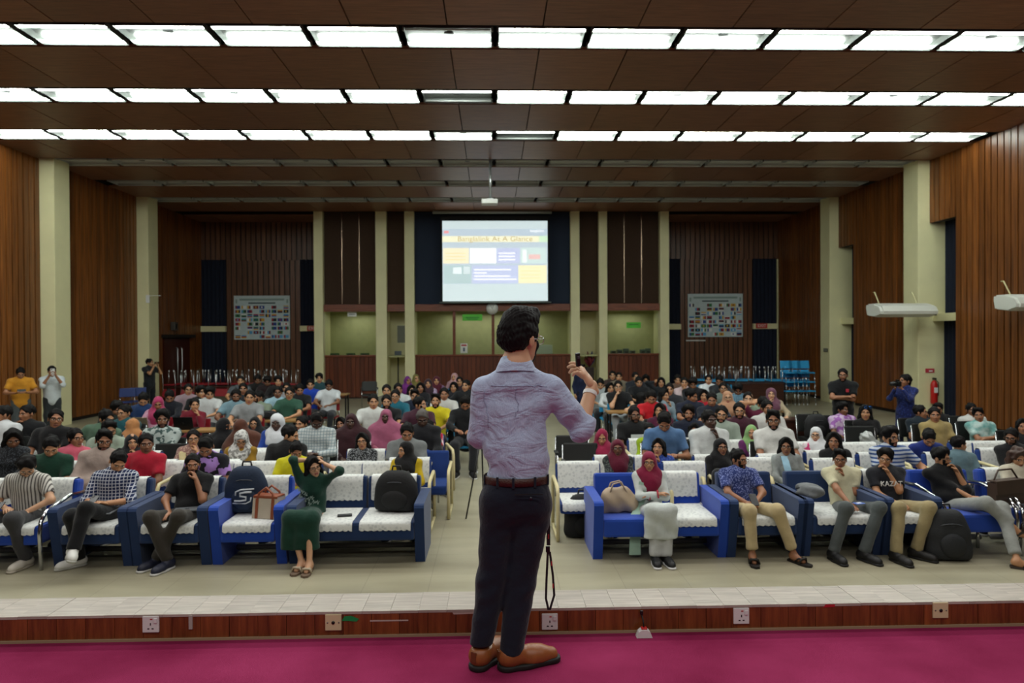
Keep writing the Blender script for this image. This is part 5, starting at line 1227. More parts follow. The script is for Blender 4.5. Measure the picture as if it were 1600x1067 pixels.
# second row, left block
Q(80, 680, 'man in dark green polo bending his head down', 'm', 'short', ('polo', '123A2A'), D=8.22, tone=1, pitch=30, lean=-2, arms=PH, **CR)
Q(162, 670, 'man in beige shirt with glasses and beard', 'm', 'side', ('rolled', '9C8A80', 'stripev', 'A99A8F', 90.), D=8.22, tone=2, beard=True, glass=True, pitch=8, yaw=8, roll=6, belly=.03, arms=('lap', 'thigh'), bot='303238', **CR)
Q(228, 676, 'man in red football shirt raising a finger', 'm', 'short', ('tee', 'A3142C'), D=8.25, tone=3, yaw=8, arms=('point', 'lap'), bot='5E6264', **CR)
r, J, s = Q(322, 680, 'man in purple and black jersey looking down', 'm', 'short', ('tee', '15131C', 'blot', 'A07CC0', 9.), D=8.22, tone=2, pitch=36, yaw=-10, lean=4, arms=PH, bot='5A6E98', **CR)
m = MB(); m.box(tuple(J['T'](.02, .22, .16)), (.24, .02, .07)); m.build('sponsor_panel', wht, r); text('sponsor_print', 'RAY BHAIS', .05, red_p, r, tuple(J['T'](.02, .22, .178)), (RX, 0, 0), extrude=.002)
Q(462, 688, 'man in bright yellow tee looking at his phone', 'm', 'short', ('tee', 'C4BE14'), D=8.22, tone=2, pitch=30, yaw=14, arms=PH, bot='B8AE9C', **CR)
Q(634, 693, 'woman in yellow top and black headscarf turned left', 'f', None, ('kurta', 'B49A10'), D=8.22, tone=1, yaw=-58, scarf=('0B0B0D',), arms=LAP, bot='26242A', **CR)
# second row, right block
Q(965, 688, 'woman in maroon headscarf with dark floral sleeves folded', 'f', None, ('kurta', '23262A', 'floral', '4E5650', 40.), D=8.25, tone=3, glass=True, scarf=('5A1028',), arms=CRS, bot='3A0E1E', **CR)
Q(1029, 686, 'woman with red lips in a blue patterned kurta', 'f', 'long', ('kurta', '1B3480', 'floral', '3E5CAA', 50.), D=8.22, tone=1, yaw=-12, pitch=-8, arms=('cross', 'chin'), bot='14161E', **CR)
Q(1126, 685, 'woman in black headscarf and glasses with jeans', 'f', None, ('kurta', '0D0D10'), D=8.22, tone=2, glass=True, yaw=20, pitch=-4, scarf=('0A0A0C',), arms=LAP, bot='24405A', legs=[((-.16, -.36, .66), (-.10, -.42, .2)), 'sit'], **CR)
r, J, s = Q(1228, 682, 'woman in grey dress with pale blue scarf on shoulder', 'f', 'bob', ('kurta', '7E8280', 'tie', '8E9694', 12.), D=8.22, tone=2, glass=True, arms=LAP, bot='9FB4B8', **CR)
T_ = J['T']; m = MB(); m.smooth = True
m.grid([[tuple(T_(-.13 + q * .06, .50 - .015 * q, -.06)) for q in range(3)], [tuple(T_(-.12 + q * .05, .49, .09)) for q in range(3)], [tuple(T_(-.11 + q * .05, .28, .175)) for q in range(3)], [tuple(T_(-.1 + q * .05, .06, .19)) for q in range(3)]]); m.build('shoulder_scarf', cloth('8FB4C6'), r)
Q(1303, 674, 'person with long black hair and black top', 'f', 'long', ('shirt', '0D0E11'), D=8.44, tone=2, yaw=-6, arms=LAP, **CR)
Q(1390, 663, 'bearded man in blue and white striped tee', 'm', 'curly', ('tee', 'B9C2CC', 'stripeh', '2A4A86', 22.), D=8.25, tone=1, beard=True, glass=True, yaw=42, arms=('lap', 'rest'), bot='4A5E80', **CR)
Q(1451, 669, 'man in royal blue jacket bending down', 'm', 'short', ('shirt', '15286E'), D=8.93, tone=2, pitch=40, yaw=14, lean=14, arms=PH, bot='3C5070', **CR)
Q(1498, 681, 'man in grey-teal shirt turned away to the right', 'm', 'short', ('rolled', '5E7880'), D=8.22, tone=1, yaw=130, arms=LAP, **CR)
Q(1580, 668, 'man in dark jacket with glasses at the right edge', 'm', 'short', ('shirt', '101114'), D=8.50, tone=3, beard=True, glass=True, yaw=-14, pitch=8, arms=LAP, **CR)
# third row left
Q(20, 668, 'woman with long black hair and dark printed top', 'f', 'long', ('kurta', '14161A', 'floral', '3E444A', 60.), D=8.61, tone=3, pitch=24, yaw=8, arms=LAP, **CR)
Q(118, 668, 'woman in pink kurta with a long braid', 'f', 'tied', ('kurta', 'C0566A'), D=8.82, tone=2, glass=True, yaw=34, arms=LAP, bot='C0566A', **CR)
Q(206, 676, 'woman in black headscarf beside the red football shirt', 'f', None, ('kurta', '101014'), D=8.93, tone=1, yaw=10, scarf=('0C0D12',), arms=('lap', 'chin'), **CR)
r, J, s = Q(302, 670, 'woman with cream scarf and glasses touching her mouth', 'f', 'tied', ('kurta', '8E6A62', 'floral', 'B99C8C', 40.), D=9.00, tone=1, glass=True, yaw=4, arms=('lap', 'mouth'), **CR)
T_ = J['T']; m = MB(); m.smooth = True
m.grid([[tuple(T_(-.16 + q * .04, .50 - .01 * q, -.02)) for q in range(3)], [tuple(T_(-.14 + q * .05, .42, .13)) for q in range(3)], [tuple(T_(-.08 + q * .04, .2, .19)) for q in range(3)]]); m.build('neck_scarf', cloth('B8AC80'), r)
Q(377, 671, 'woman in white patterned headscarf and mustard cardigan', 'f', None, ('kurta', '8E6C1C'), D=8.91, tone=1, glass=True, pitch=22, scarf=('C4C4C0', 'blot', '7C7C78', 26.), arms=LAP, **CR)
Q(453, 663, 'man in black tee looking away beside yellow-tee man', 'm', 'short', ('tee', '0D0E10'), D=8.83, tone=1, yaw=70, pitch=14, arms=LAP, **CR)
Q(566, 675, 'woman with glasses in black and white speckled shirt', 'f', 'bob', ('shirt', '1C1F22', 'floral', '8E9296', 70.), D=8.90, tone=1, glass=True, yaw=-6, pitch=-4, roll=-6, arms=LAP, **CR)
Q(636, 660, 'man in grey tee behind the black headscarf', 'm', 'short', ('tee', '6E7272'), D=8.93, tone=2, pitch=18, arms=LAP, ch='cream_bare')
Q(671, 656, 'man in red and white print shirt touching his face', 'm', 'short', ('polo', 'D8C8CC', 'blot', 'BE1C40', 13.), D=10.35, tone=4, pitch=10, arms=('lap', 'mouth'), bot='8C7A70', rz=.25, ch='cream_bare')
# third row right
Q(940, 669, 'woman in crimson headscarf and white floral top', 'f', None, ('kurta', 'C2C4C6', 'floral', '9AA6B4', 40.), D=9.10, tone=1, pitch=14, scarf=('8A1A3E',), arms=LAP, **CR)
Q(1015, 660, 'person in lime green embroidered kurta', 'f', 'short', ('kurta', '8FAA1C'), D=9.61, tone=0, yaw=4, arms=LAP, bot='C8C8C0', **CR)
Q(1085, 661, 'woman with long wavy hair and white patterned jacket', 'f', 'wavy', ('rolled', 'C4C4C0', 'blot', '24262A', 18.), D=9.64, tone=2, glass=True, arms=LAP, bot='3A5C9A', **CR)
Q(1174, 663, 'woman in light green headscarf and purple dress', 'f', None, ('kurta', '5C2458'), D=9.40, tone=1, scarf=('7EA468',), yaw=2, arms=LAP, bot='4A1C46', **CR)
Q(1275, 671, 'woman in white headscarf and pink dress with glasses', 'f', None, ('kurta', 'C03C74', 'blot', 'D8CCD0', 12.), D=9.16, tone=0, glass=True, yaw=-10, scarf=('CDD0D2',), arms=LAP, **CR)
# fourth row left
Q(3, 633, 'man in white shirt at the left edge', 'm', 'short', ('polo', 'C8CCCE'), D=9.91, tone=2, yaw=-70, arms=LAP, **BL)
Q(42, 632, 'man in black tee turned left raising his wristwatch', 'm', 'short', ('tee', '0C0E12'), D=10.62, tone=2, yaw=-48, arms=('chin', 'lap'), **BL)
Q(87, 638, 'man in black polo with glasses in front of column', 'm', 'short', ('polo', '0C0D10'), D=9.33, tone=2, glass=True, yaw=8, roll=6, arms=('lap', 'lap'), **BL)
Q(166, 639, 'man in olive tee with arm stretched aside', 'm', 'short', ('tee', '4A6450'), D=10.05, tone=1, yaw=40, pitch=16, tside=8, arms=('rest', 'lap'), **BL)
Q(170, 655, 'person with glasses and pale sage top', 'm', 'side', ('tee', '8E9C8C'), D=9.44, tone=1, glass=True, yaw=18, pitch=18, arms=LAP, **BL)
Q(194, 632, 'man in teal shirt and glasses facing left', 'm', 'short', ('shirt', '154A52'), D=11.30, tone=1, glass=True, yaw=-40, arms=LAP, **BL)
Q(206, 652, 'woman in tan headscarf and rust top facing away', 'f', None, ('kurta', '7C2A18'), D=10.66, tone=1, yaw=-110, scarf=('B07A4C',), arms=LAP, **BL)
Q(182, 624, 'man in dark top by the left wall', 'm', 'curly', ('shirt', '14201C'), D=11.87, tone=2, pitch=20, yaw=30, **BL)
Q(254, 637, 'bearded man in leaf-print shirt with folded arms', 'm', 'curly', ('shirt', 'A8B4B0', 'blot', '3E5250', 14.), D=9.65, tone=3, beard=True, arms=CRS, **BL)
Q(350, 652, 'woman in black headscarf beside the brown veil', 'f', None, ('kurta', '0C0C10'), D=10.05, tone=2, yaw=60, scarf=('0C0C10', None, None, None, False, True), **BL)
Q(376, 653, 'person in long brown veil leaning to the left', 'f', None, ('kurta', '4E2A1C'), D=9.87, tone=2, yaw=160, tside=-16, scarf=('4E2A1C', None, None, None, True, True), **BL)
Q(398, 650, 'woman in wide black headscarf and glasses', 'f', None, ('kurta', '0B0B0E'), D=10.76, tone=1, glass=True, yaw=-14, scarf=('0B0B0E', None, None, None, True), **BL)
Q(433, 645, 'dark-skinned woman in white headscarf', 'f', None, ('kurta', '1C3C8C'), D=9.60, tone=4, yaw=-12, pitch=8, scarf=('C6CACE',), **BL)
Q(471, 649, 'woman with dark ponytail in black tee looking left', 'f', 'tied', ('tee', '101418'), D=10.31, tone=1, yaw=-34, **BL)
Q(495, 641, 'dark-skinned man in white plaid shirt looking down', 'm', 'buzz', ('shirt', 'B8C0C0', 'check', '7C8E94', 26.), D=9.45, tone=4, pitch=34, arms=PH, **BL)
Q(533, 660, 'woman with long hair in dark purple top', 'f', 'long', ('shirt', '1E1A22'), D=10.78, tone=2, yaw=-14, roll=-8, **BL)
Q(549, 645, 'dark-skinned woman in dark maroon headscarf', 'f', None, ('kurta', '2A1218'), D=10.08, tone=4, scarf=('301218', None, None, None, True), yaw=-10, **BL)
Q(603, 638, 'woman in draped mauve pink headscarf', 'f', None, ('kurta', '8E4C5E'), D=10.77, tone=4, scarf=('94506A', None, None, None, True), yaw=-8, **BL)
Q(660, 638, 'dark-skinned man in grey cap', 'm', 'buzz', ('shirt', '15161A'), D=9.64, tone=4, hm=hair_grey, pitch=20, **BL)
# fourth row right
r, J, s = Q(991, 634, 'smiling bearded man in black tee with green print', 'm', 'short', ('tee', '0D0E10'), D=10.30, tone=3, beard=True, glass=True, yaw=14, belly=.03, **BL)
T_ = J['T']
m = MB(); m.box(tuple(T_(.0, .24, .19)), (.19, .012, .22)); m.build('print_panel', mat('print_white', 'C4CCC8', .8), r)
for k in range(5): MB().box(tuple(T_(-.05 + .025 * k, .2 + .03 * (k % 3), .198)), (.05, .01, .02), Matrix.Rotation(.5 * k, 3, 'Y')).build('print_leaf', mat('print_green', '4C8A5C', .8) if k % 3 else mat('print_red', 'A04034', .8), r)
Q(1038, 642, 'man in sky blue tee with his head down', 'm', 'short', ('tee', '4E7099'), D=8.91, tone=2, pitch=36, lean=4, arms=PH, **BL)
Q(1031, 629, 'woman in dark maroon top behind the blue tee', 'f', 'long', ('shirt', '4A1430'), D=11.34, tone=1, yaw=-14, **BL)
Q(1076, 630, 'bearded man in navy shirt with moustache', 'm', 'curly', ('shirt', '141A2C'), D=10.65, tone=2, beard=True, **BL)
Q(1108, 640, 'dark-skinned man in white shirt in profile', 'm', 'short', ('rolled', 'C4C8C6'), D=8.93, tone=4, yaw=30, arms=('lap', 'chin'), **BL)
Q(1127, 633, 'man in sage shirt with beard and glasses leaning back', 'm', 'short', ('shirt', '8C988C'), D=9.93, tone=1, beard=True, glass=True, roll=8, **BL)
Q(1155, 628, 'man in maroon shirt wearing dark glasses', 'm', 'short', ('shirt', '3A1424'), D=10.48, tone=1, beard=True, glass=True, **BL)
Q(1208, 640, 'bearded man in white sports tee with folded arms', 'm', 'side', ('tee', 'CACBC6'), D=8.79, tone=2, beard=True, glass=True, belly=.02, **BL)
Q(1199, 624, 'man in white tee with dark collar', 'm', 'short', ('tee', 'BEBEBA'), D=10.61, tone=2, yaw=20, **BL)
Q(1316, 626, 'man in purple floral shirt facing right', 'm', 'curly', ('polo', 'C4AECB', 'blot', '9660A8', 14.), D=11.66, tone=3, yaw=46, **BL)
r, J, s = Q(1352, 632, 'woman in black hoodie with sunglasses on her head', 'f', 'long', ('hoodie', '0C0C0F'), D=10.94, tone=1, **BL)
m = MB()
for s in (-1, 1): m.tube([tuple(J['hc'] + V3(s * .036 + .027 * math.cos(a), -.085, .10 + .018 * math.sin(a))) for a in np.linspace(0, 6.283, 10)], .006, 5)
m.build('sunglasses', mat('mirror_blue', '3A70B8', .1, .8), r)
Q(1438, 632, 'man in dark navy tee facing away to the right', 'm', 'short', ('tee', '16222C'), D=11.16, tone=2, yaw=75, arms=PH, **BL)
Q(1460, 635, 'man in khaki shirt beside the navy tee', 'm', 'short', ('polo', '9A8858'), D=10.44, tone=2, yaw=6, **BL)
Q(1466, 628, 'man with dark hair half hidden behind khaki shirt', 'm', 'curly', ('shirt', '14161A'), D=12.11, tone=2, **BL)
Q(1518, 629, 'man in white tee near the right wall', 'm', 'short', ('tee', 'BEC0BC'), D=11.40, tone=3, yaw=20, **BL)
Q(1529, 636, 'man in aqua tie-dye tee leaning on his arms', 'm', 'side', ('tee', '6CA4A0', 'tie', 'B4CCC8', 9.), D=10.68, tone=2, roll=-8, arms=CRS, **BL)
Q(1598, 653, 'person with long dark hair at the right border', 'f', 'long', ('shirt', '101014'), D=9.60, tone=2, **BL)
# ---- people at the tables, left
TB = dict(arms=DESK)
Q(224, 613, 'man in blue top looking down at the desk', 'm', 'short', ('shirt', '14305A'), D=13.00, tone=1, pitch=32, **TB, **RD)
Q(247, 619, 'woman in pink headscarf behind the silver laptop', 'f', None, ('kurta', 'B88AA0'), D=12.55, tone=2, pitch=16, scarf=('A83660',), **TB, **RD)
Q(265, 609, 'man in dark navy sweater with his head down', 'm', 'short', ('shirt', '12141E'), D=13.69, tone=2, pitch=28, **TB, **RD)
Q(294, 599, 'man in mauve shirt and glasses by stacked red chairs', 'm', 'short', ('rolled', '8C7880'), D=14.93, tone=1, glass=True, yaw=10, **TB, **RD)
Q(313, 601, 'curly-haired man in black tee resting his cheek', 'm', 'curly', ('tee', '101114'), D=14.39, tone=1, yaw=38, arms=('lap', 'chin'), **RD)
Q(304, 621, 'woman in crimson kurta behind the black laptop', 'f', 'tied', ('kurta', '6A0C22'), D=12.30, tone=1, arms=('desk', 'mouth'), yaw=10, **RD)
Q(327, 602, 'man in white tee with red shoulder stripes', 'm', 'curly', ('tee', 'BFC2C2'), D=13.73, tone=1, pitch=14, yaw=10, **TB, **RD)
Q(376, 587, 'man in grey tee in front of stacked chairs', 'm', 'short', ('tee', '4A4E54'), D=17.66, tone=1, **TB, **RD)
Q(369, 607, 'bearded man in pale teal shirt', 'm', 'short', ('polo', '6E8C98'), D=12.88, tone=3, beard=True, pitch=10, **TB, **RD)
Q(390, 609, 'man in light grey shirt beside the pale teal shirt', 'm', 'short', ('polo', '868A8C'), D=12.25, tone=1, roll=6, **TB, **RD)
Q(403, 610, 'bearded man in sage shirt in profile', 'm', 'short', ('tee', '74806E'), D=13.57, tone=2, beard=True, yaw=-50, **TB, **RD)
Q(380, 598, 'man with black hair behind the pale teal shirt', 'm', 'short', ('tee', '24262C'), D=14.90, tone=2, **TB, **RD)
Q(434, 603, 'man in light blue checked shirt', 'm', 'short', ('rolled', '7EA4B4', 'check', 'A8C4D0', 40.), D=14.26, tone=3, belly=.03, **TB, **RD)
Q(452, 604, 'man in dark green polo and glasses', 'm', 'short', ('polo', '2A5040'), D=13.54, tone=1, glass=True, **TB, **RD)
Q(403, 585, 'man in black leaning forward at the back', 'm', 'short', ('shirt', '0D0C0E'), D=18.42, tone=3, pitch=26, **TB, **RD)
Q(418, 586, 'man in dark maroon sweatshirt at the back', 'm', 'curly', ('shirt', '1C0C10'), D=17.78, tone=3, pitch=24, **TB, **RD)
Q(435, 586, 'man with lit face at the far left back', 'm', 'curly', ('shirt', '141012'), D=17.19, tone=1, **TB, **RD)
Q(448, 597, 'man hidden behind the light blue checked shirt', 'm', 'short', ('tee', '8A8C90'), D=15.58, tone=1, **TB, **RD)
Q(468, 599, 'man in black polo with white buttons', 'm', 'short', ('polo', '101215'), D=14.96, tone=2, pitch=16, yaw=6, **TB, **RD)
Q(485, 592, 'man in bright blue polo at the back table', 'm', 'short', ('polo', '14389E'), D=16.31, tone=1, pitch=8, **TB, **RD)
Q(499, 582, 'man in dark teal tee behind the blue polo', 'm', 'curly', ('tee', '1E3E44'), D=18.51, tone=1, **TB, **RD)
Q(514, 593, 'man in white printed tee at the back table', 'm', 'short', ('tee', 'C2C6CA'), D=15.95, tone=3, pitch=22, **TB, **RD)
# ---- people at the tables, middle
Q(583, 615, 'man in white shirt behind the red folder', 'm', 'short', ('polo', 'C4C8C4'), D=11.50, tone=1, yaw=8, **TB, **BU)
Q(604, 600, 'man in olive tee at the middle tables', 'm', 'short', ('tee', '5E5C50'), D=13.68, tone=1, **TB, **BU)
Q(604, 616, 'bearded man in black tee beside the white shirt', 'm', 'short', ('tee', '0F1013'), D=12.21, tone=1, beard=True, **TB, **BU)
Q(618, 608, 'man in teal blue tee with glasses', 'm', 'short', ('tee', '145A6C'), D=12.91, tone=1, glass=True, yaw=-6, **TB, **BU)
Q(622, 598, 'man in white tee behind the teal tee', 'm', 'short', ('tee', 'B8BCBC'), D=14.38, tone=2, yaw=10, **TB, **BU)
Q(637, 587, 'woman in purple headscarf at the back', 'f', None, ('kurta', '4A1440'), D=18.02, tone=2, yaw=20, scarf=('62206A',), **TB, **BU)
Q(643, 601, 'girl in pale pink top at the middle tables', 'f', 'bob', ('shirt', 'A88A8C'), D=15.08, tone=0, yaw=10, **TB, **BU)
Q(650, 584, 'woman in olive headscarf at the back', 'f', None, ('kurta', '5A5226'), D=18.92, tone=1, yaw=20, scarf=('6A6232',), **TB, **BU)
Q(657, 597, 'woman with dark hair in black top at the middle', 'f', 'long', ('shirt', '14141A'), D=15.79, tone=2, **TB, **BU)
Q(648, 607, 'man in dark navy tee at the middle tables', 'm', 'side', ('tee', '141C30'), D=13.61, tone=1, pitch=10, **TB, **BU)
Q(656, 619, 'bearded man in maroon tee looking right', 'm', 'short', ('tee', '3A1828'), D=11.47, tone=1, beard=True, yaw=58, **TB, **BU)
Q(669, 591, 'woman in lilac print with dark headscarf', 'f', None, ('kurta', '8A7494', 'floral', 'B0A0B8', 40.), D=16.85, tone=1, scarf=('2C1A24',), **TB, **BU)
Q(682, 587, 'woman in maroon headscarf near the booth', 'f', None, ('kurta', '7A5C7C'), D=17.93, tone=1, scarf=('4A1426',), **TB, **BU)
Q(681, 615, 'man in yellow tee tilting his head back', 'm', 'side', ('tee', 'C2B418'), D=12.18, tone=1, pitch=-8, beard=True, yaw=-6, **TB, **BU)
Q(694, 605, 'man in white tee behind the yellow tee', 'm', 'short', ('tee', 'BCBCB8'), D=13.16, tone=2, **TB, **BU)
Q(710, 582, 'woman in pale pink headscarf near the booth', 'f', None, ('kurta', '8C6C74'), D=19.46, tone=1, scarf=('B48C90',), yaw=-20, **TB, **BU)
Q(709, 596, 'girl with dark hair beside the white tee', 'f', 'bob', ('shirt', '1A1A22'), D=15.88, tone=1, yaw=-10, **TB, **BU)
Q(718, 588, 'woman with tied hair below the pale headscarf', 'f', 'tied', ('shirt', '2A1C24'), D=17.57, tone=1, **TB, **BU)
Q(728, 593, 'man stretching his arm beside the presenter', 'm', 'short', ('tee', '14161A'), D=15.17, tone=1, yaw=-20, arms=('rest', 'desk'), **BU)
Q(727, 617, 'man in black shirt looking down beside presenter', 'm', 'short', ('shirt', '0E1013'), D=11.58, tone=2, pitch=34, **TB, **BU)
# ---- people at the tables, right
Q(966, 594, 'man in black polo covering his mouth at the table end', 'm', 'short', ('polo', '0D0E12'), D=14.45, tone=0, glass=True, arms=('mouth', 'desk'), bot='A8AEB4', **BU)
Q(938, 591, 'man in pale grey tee beside the aisle', 'm', 'short', ('tee', '8E9698'), D=15.87, tone=1, pitch=20, **TB, **BU)
Q(953, 597, 'woman with long hair in white behind black polo', 'f', 'long', ('shirt', 'BCC0C2'), D=15.15, tone=1, yaw=20, **TB, **BU)
Q(957, 579, 'man with black hair at the far back', 'm', 'short', ('tee', '3A2A26'), D=19.17, tone=1, **TB, **BU)
Q(967, 581, 'man in beige tee at the far back', 'm', 'short', ('tee', '6E6454'), D=18.46, tone=1, **TB, **BU)
Q(993, 581, 'man in dark shirt at the far back', 'm', 'short', ('shirt', '1C2028'), D=17.75, tone=1, yaw=20, **TB, **BU)
Q(1009, 584, 'woman with white collar at the far back', 'f', 'bob', ('shirt', '16181E'), D=18.46, tone=1, pitch=30, **TB, **BU)
Q(998, 588, 'man in black tee turned to his neighbour', 'm', 'short', ('tee', '101216'), D=16.30, tone=1, pitch=14, yaw=10, **TB, **BU)
Q(1003, 612, 'woman with long dark hair facing away', 'f', 'long', ('shirt', '14151A'), D=12.77, tone=1, yaw=110, **TB, **BU)
r, J, s = Q(1018, 609, 'man in red tee with a white bar', 'm', 'short', ('tee', 'B01420'), D=12.06, tone=2, pitch=22, **TB, **BU)
MB().box(tuple(J['T'](.03, .2, .27)), (.13, .02, .045)).build('white_bar', wht, r)
Q(1033, 589, 'woman touching her dark hair at the back', 'f', 'long', ('shirt', '14181E'), D=16.82, tone=1, arms=('head', 'desk'), **BU)
Q(1037, 607, 'woman in pale blue top in profile', 'f', 'long', ('shirt', '7C8E98'), D=13.13, tone=1, yaw=50, arms=('desk', 'chin'), **BU)
Q(1046, 598, 'man in dark tee behind the pale blue top', 'm', 'short', ('tee', '26282E'), D=13.95, tone=1, **TB, **BU)
Q(1059, 585, 'man in brown tee at the right back', 'm', 'short', ('tee', '5A4438'), D=17.02, tone=1, pitch=10, **TB, **BU)
Q(1069, 589, 'man in pink and white shirt joining his hands', 'm', 'short', ('shirt', 'B8A4A8'), D=16.10, tone=1, arms=('mouth', 'mouth'), **BU)
Q(1083, 588, 'man with bushy hair in dark top', 'm', 'curly', ('shirt', '16161C'), D=15.39, tone=2, pitch=26, **TB, **BU)
Q(1107, 585, 'smiling man in white shirt before the blue chairs', 'm', 'short', ('polo', 'C6CCD0'), D=17.09, tone=1, **TB, **BU)
Q(1124, 586, 'man in charcoal tee before the blue chairs', 'm', 'short', ('tee', '24272C'), D=16.38, tone=2, pitch=24, yaw=-10, **TB, **BU)
Q(1080, 607, 'man in navy tee turned to the right', 'm', 'short', ('tee', '131A2E'), D=12.41, tone=2, yaw=62, pitch=12, **TB, **BU)
Q(1100, 608, 'woman in red top behind the navy tee', 'f', 'long', ('shirt', 'A41828'), D=13.39, tone=1, **TB, **BU)
Q(1112, 612, 'man in navy tee with pale blue sleeve stripes', 'm', 'short', ('tee', '151A28'), D=11.69, tone=2, pitch=10, **TB, **BU)
Q(1130, 597, 'man in grey-green shirt and glasses at the back', 'm', 'short', ('shirt', '66726C'), D=14.45, tone=1, glass=True, **TB, **BU)
Q(1137, 610, 'woman in beige headscarf and glasses', 'f', None, ('kurta', '9A7258'), D=12.68, tone=0, glass=True, scarf=('B4886A',), **TB, **BU)
Q(1153, 596, 'man in blue checked shirt looking down', 'm', 'curly', ('rolled', '3A6078', 'check', '7EA0B0', 30.), D=13.74, tone=3, pitch=28, **TB, **BU)
Q(1169, 611, 'man in sage green tee resting chin on hand', 'm', 'buzz', ('tee', '7C8C78'), D=11.98, tone=0, arms=('mouth', 'desk'), **BU)
Q(1205, 605, 'woman in dusty pink headscarf and cream top', 'f', None, ('kurta', 'A89A80'), D=13.02, tone=0, scarf=('6E4658',), arms=('mouth', 'desk'), **BU)
Q(1193, 619, 'man in maroon tee holding his head', 'm', 'short', ('tee', '55122E'), D=11.28, tone=1, arms=('head', 'desk'), yaw=20, **BU)
# ---- standing people
STD = dict(seated=False, lean=0, group='people standing in the hall')
r, J, s = Q(32, 574, 'man standing in orange-yellow tee looking at a phone', 'm', 'short', ('tee', 'C88A28'), tone=2, pitch=26, arms=('read', 'read'), bot='4A5052', res='mid', **STD)
phone(r, J, 'black phone held sideways by the man in orange-yellow', (0, -.08, .05), -.5, (.16, .009, .08))
r, J, s = Q(81, 571, 'man standing in white shirt filming with raised phone', 'm', 'short', ('rolled', 'C4CCD0'), tone=2, arms=('film', 'film'), bot='2C3032', res='mid', **STD)
phone(r, J, 'white phone raised in front of the face by the left column', (0, -.03, .10), 0, (.08, .009, .16), 'D8DCDC')
r, J, s = Q(234, 560, 'man standing in charcoal tee filming near far left column', 'm', 'short', ('tee', '1E2226'), tone=1, rz=1.15, arms=('film', 'film'), bot='12141A', res='mid', **STD)
phone(r, J, 'dark phone held up near the far left column', (0, -.03, .10), 0, (.16, .009, .08))
r, J, s = Q(1317, 575, 'bearded man standing in black polo with folded arms', 'm', 'short', ('polo', '0D0F12'), tone=2, beard=True, glass=True, arms=CRS, bot='101114', belly=.02, res='mid', **STD)

MB().box(tuple(J['T'](.08, .36, .155)), (.05, .012, .06)).build('chest_badge', mat('badge_red', 'B02838', .6), r)
r, J, s = Q(1414, 584, 'woman standing in navy kurta aiming a camera', 'f', 'tied', ('kurta', '141F52', 'floral', '243472', 30.), tone=2, yaw=0, rz=-.95, arms=('cam', 'cam'), bot='141C40', res='mid', **STD)
p = hw(r, J, (J['arm'][0][2] + J['arm'][1][2]) / 2 + V3(0, -.05, .09)); t = empty('photo_camera', p, r.rotation_euler.z - .4, 'black camera with lens held by the woman in navy kurta', 'camera')
MB().box((0, 0, 0), (.14, .06, .09), ch=.01).build('camera_body', blk, t); MB().tube([(0, -.03, 0), (0, -.05, 0), (0, -.15, 0)], [.03, .036, .04], 12).build('lens', mat('lens_black', '1A1A1C', .3), t); MB().box((0, 0, .06), (.05, .04, .03), ch=.006).build('viewfinder_hump', blk, t)
Q(909, 569, 'person in dark navy standing at the end of the aisle', 'f', 'long', ('kurta', '101A38'), tone=1, yaw=30, rz=.4, arms=('hang', 'hang'), bot='0C1020', **STD)

# ---- tables and things on them
def tb(*a, **k):
    t, y = table(*a, **k); return t
T1 = tb(196, 348, 667, 'light wood table with two laptops at left', oak)
T2 = tb(352, 462, 655, 'light wood table before the pale teal shirt man', oak)
T3 = tb(262, 345, 645, 'light wood table behind the laptop table', oak)
tb(474, 520, 628, 'light wood table beside the left aisle', oak)
tb(508, 542, 616, 'light wood table near the booth at left', oak)
T6 = tb(562, 742, 663, 'long light wood table left of the presenter', oak)
tb(650, 735, 629, 'light wood table farther behind the presenter', oak)
tb(950, 992, 638, 'light wood table before the man in black polo', oak)
tb(926, 962, 626, 'light wood table at the aisle behind black polo', oak)
tb(1010, 1100, 641, 'light wood table before the red tee man', oak)
tb(1170, 1230, 648, 'light wood table before the man holding his head', oak)
T12 = tb(1216, 1274, 655, 'dark wooden table beside the white sports tee', dkw, panel=True)
tb(1142, 1228, 599, 'dark table with a solid front by the stacked blue chairs', dkw, panel=True, z=.78)
def on(T, px): 
    """a place on top of table T at image column px"""
    Y = T.location.y; return Vector((at(px, 640, Y).x, Y, .746))
def laptop(T, px, lab, col, w=.33):
    t = empty('laptop', on(T, px), math.pi + RNG.uniform(-.1, .1), lab, 'laptop'); m = mat('laptop_' + col, col, .35, .5)
    R = Matrix.Rotation(-.25, 3, 'X'); MB().box((0, -.0, .008), (w, .22, .016), ch=.005).build('base', m, t); MB().box((0, .135, .115), (w, .01, .22), R, ch=.004).build('lid', m, t); MB().box((0, -.0, .0175), (w * .9, .1, .002)).build('keyboard', blk, t)
    MB().box((0, .142, .115), (.03, .006, .03), R).build('lid_mark', blk, t)
laptop(T1, 223, 'open silver-gold laptop on the left table', 'A8987C'); laptop(T1, 292, 'open black laptop on the left table', '14161A')
def bag_on(T, px, lab, col, w=.34):
    t = empty('soft_bag', on(T, px), RNG.uniform(-.3, .3), lab, 'bag')
    V, F = surf([cone((-w * .35, 0, .07), (w * .35, 0, .07), .075, .08), cone((-w * .2, .03, .11), (w * .2, .02, .12), .06, .05)], .018, .05, disp=folds(.006, 30, int(px)), cuts=[((0, 0, 0.002), (0, 0, -1))])
    o = link(bpy.data.objects.new('bag_body', np_mesh('bag_body', V, F)), t); o.data.materials.append(mat('bag_' + col, col, .8, var=.1)); MB().tube([(-w * .3, -.06, .1), (0, -.09, .15), (w * .3, -.06, .1)], .01, 6).build('strap', blk, t)
bag_on(T2, 418, 'black bag lying on the table before the checked shirt', '101318'); bag_on(T3, 335, 'black bag lying before the striped white tee', '14161A')
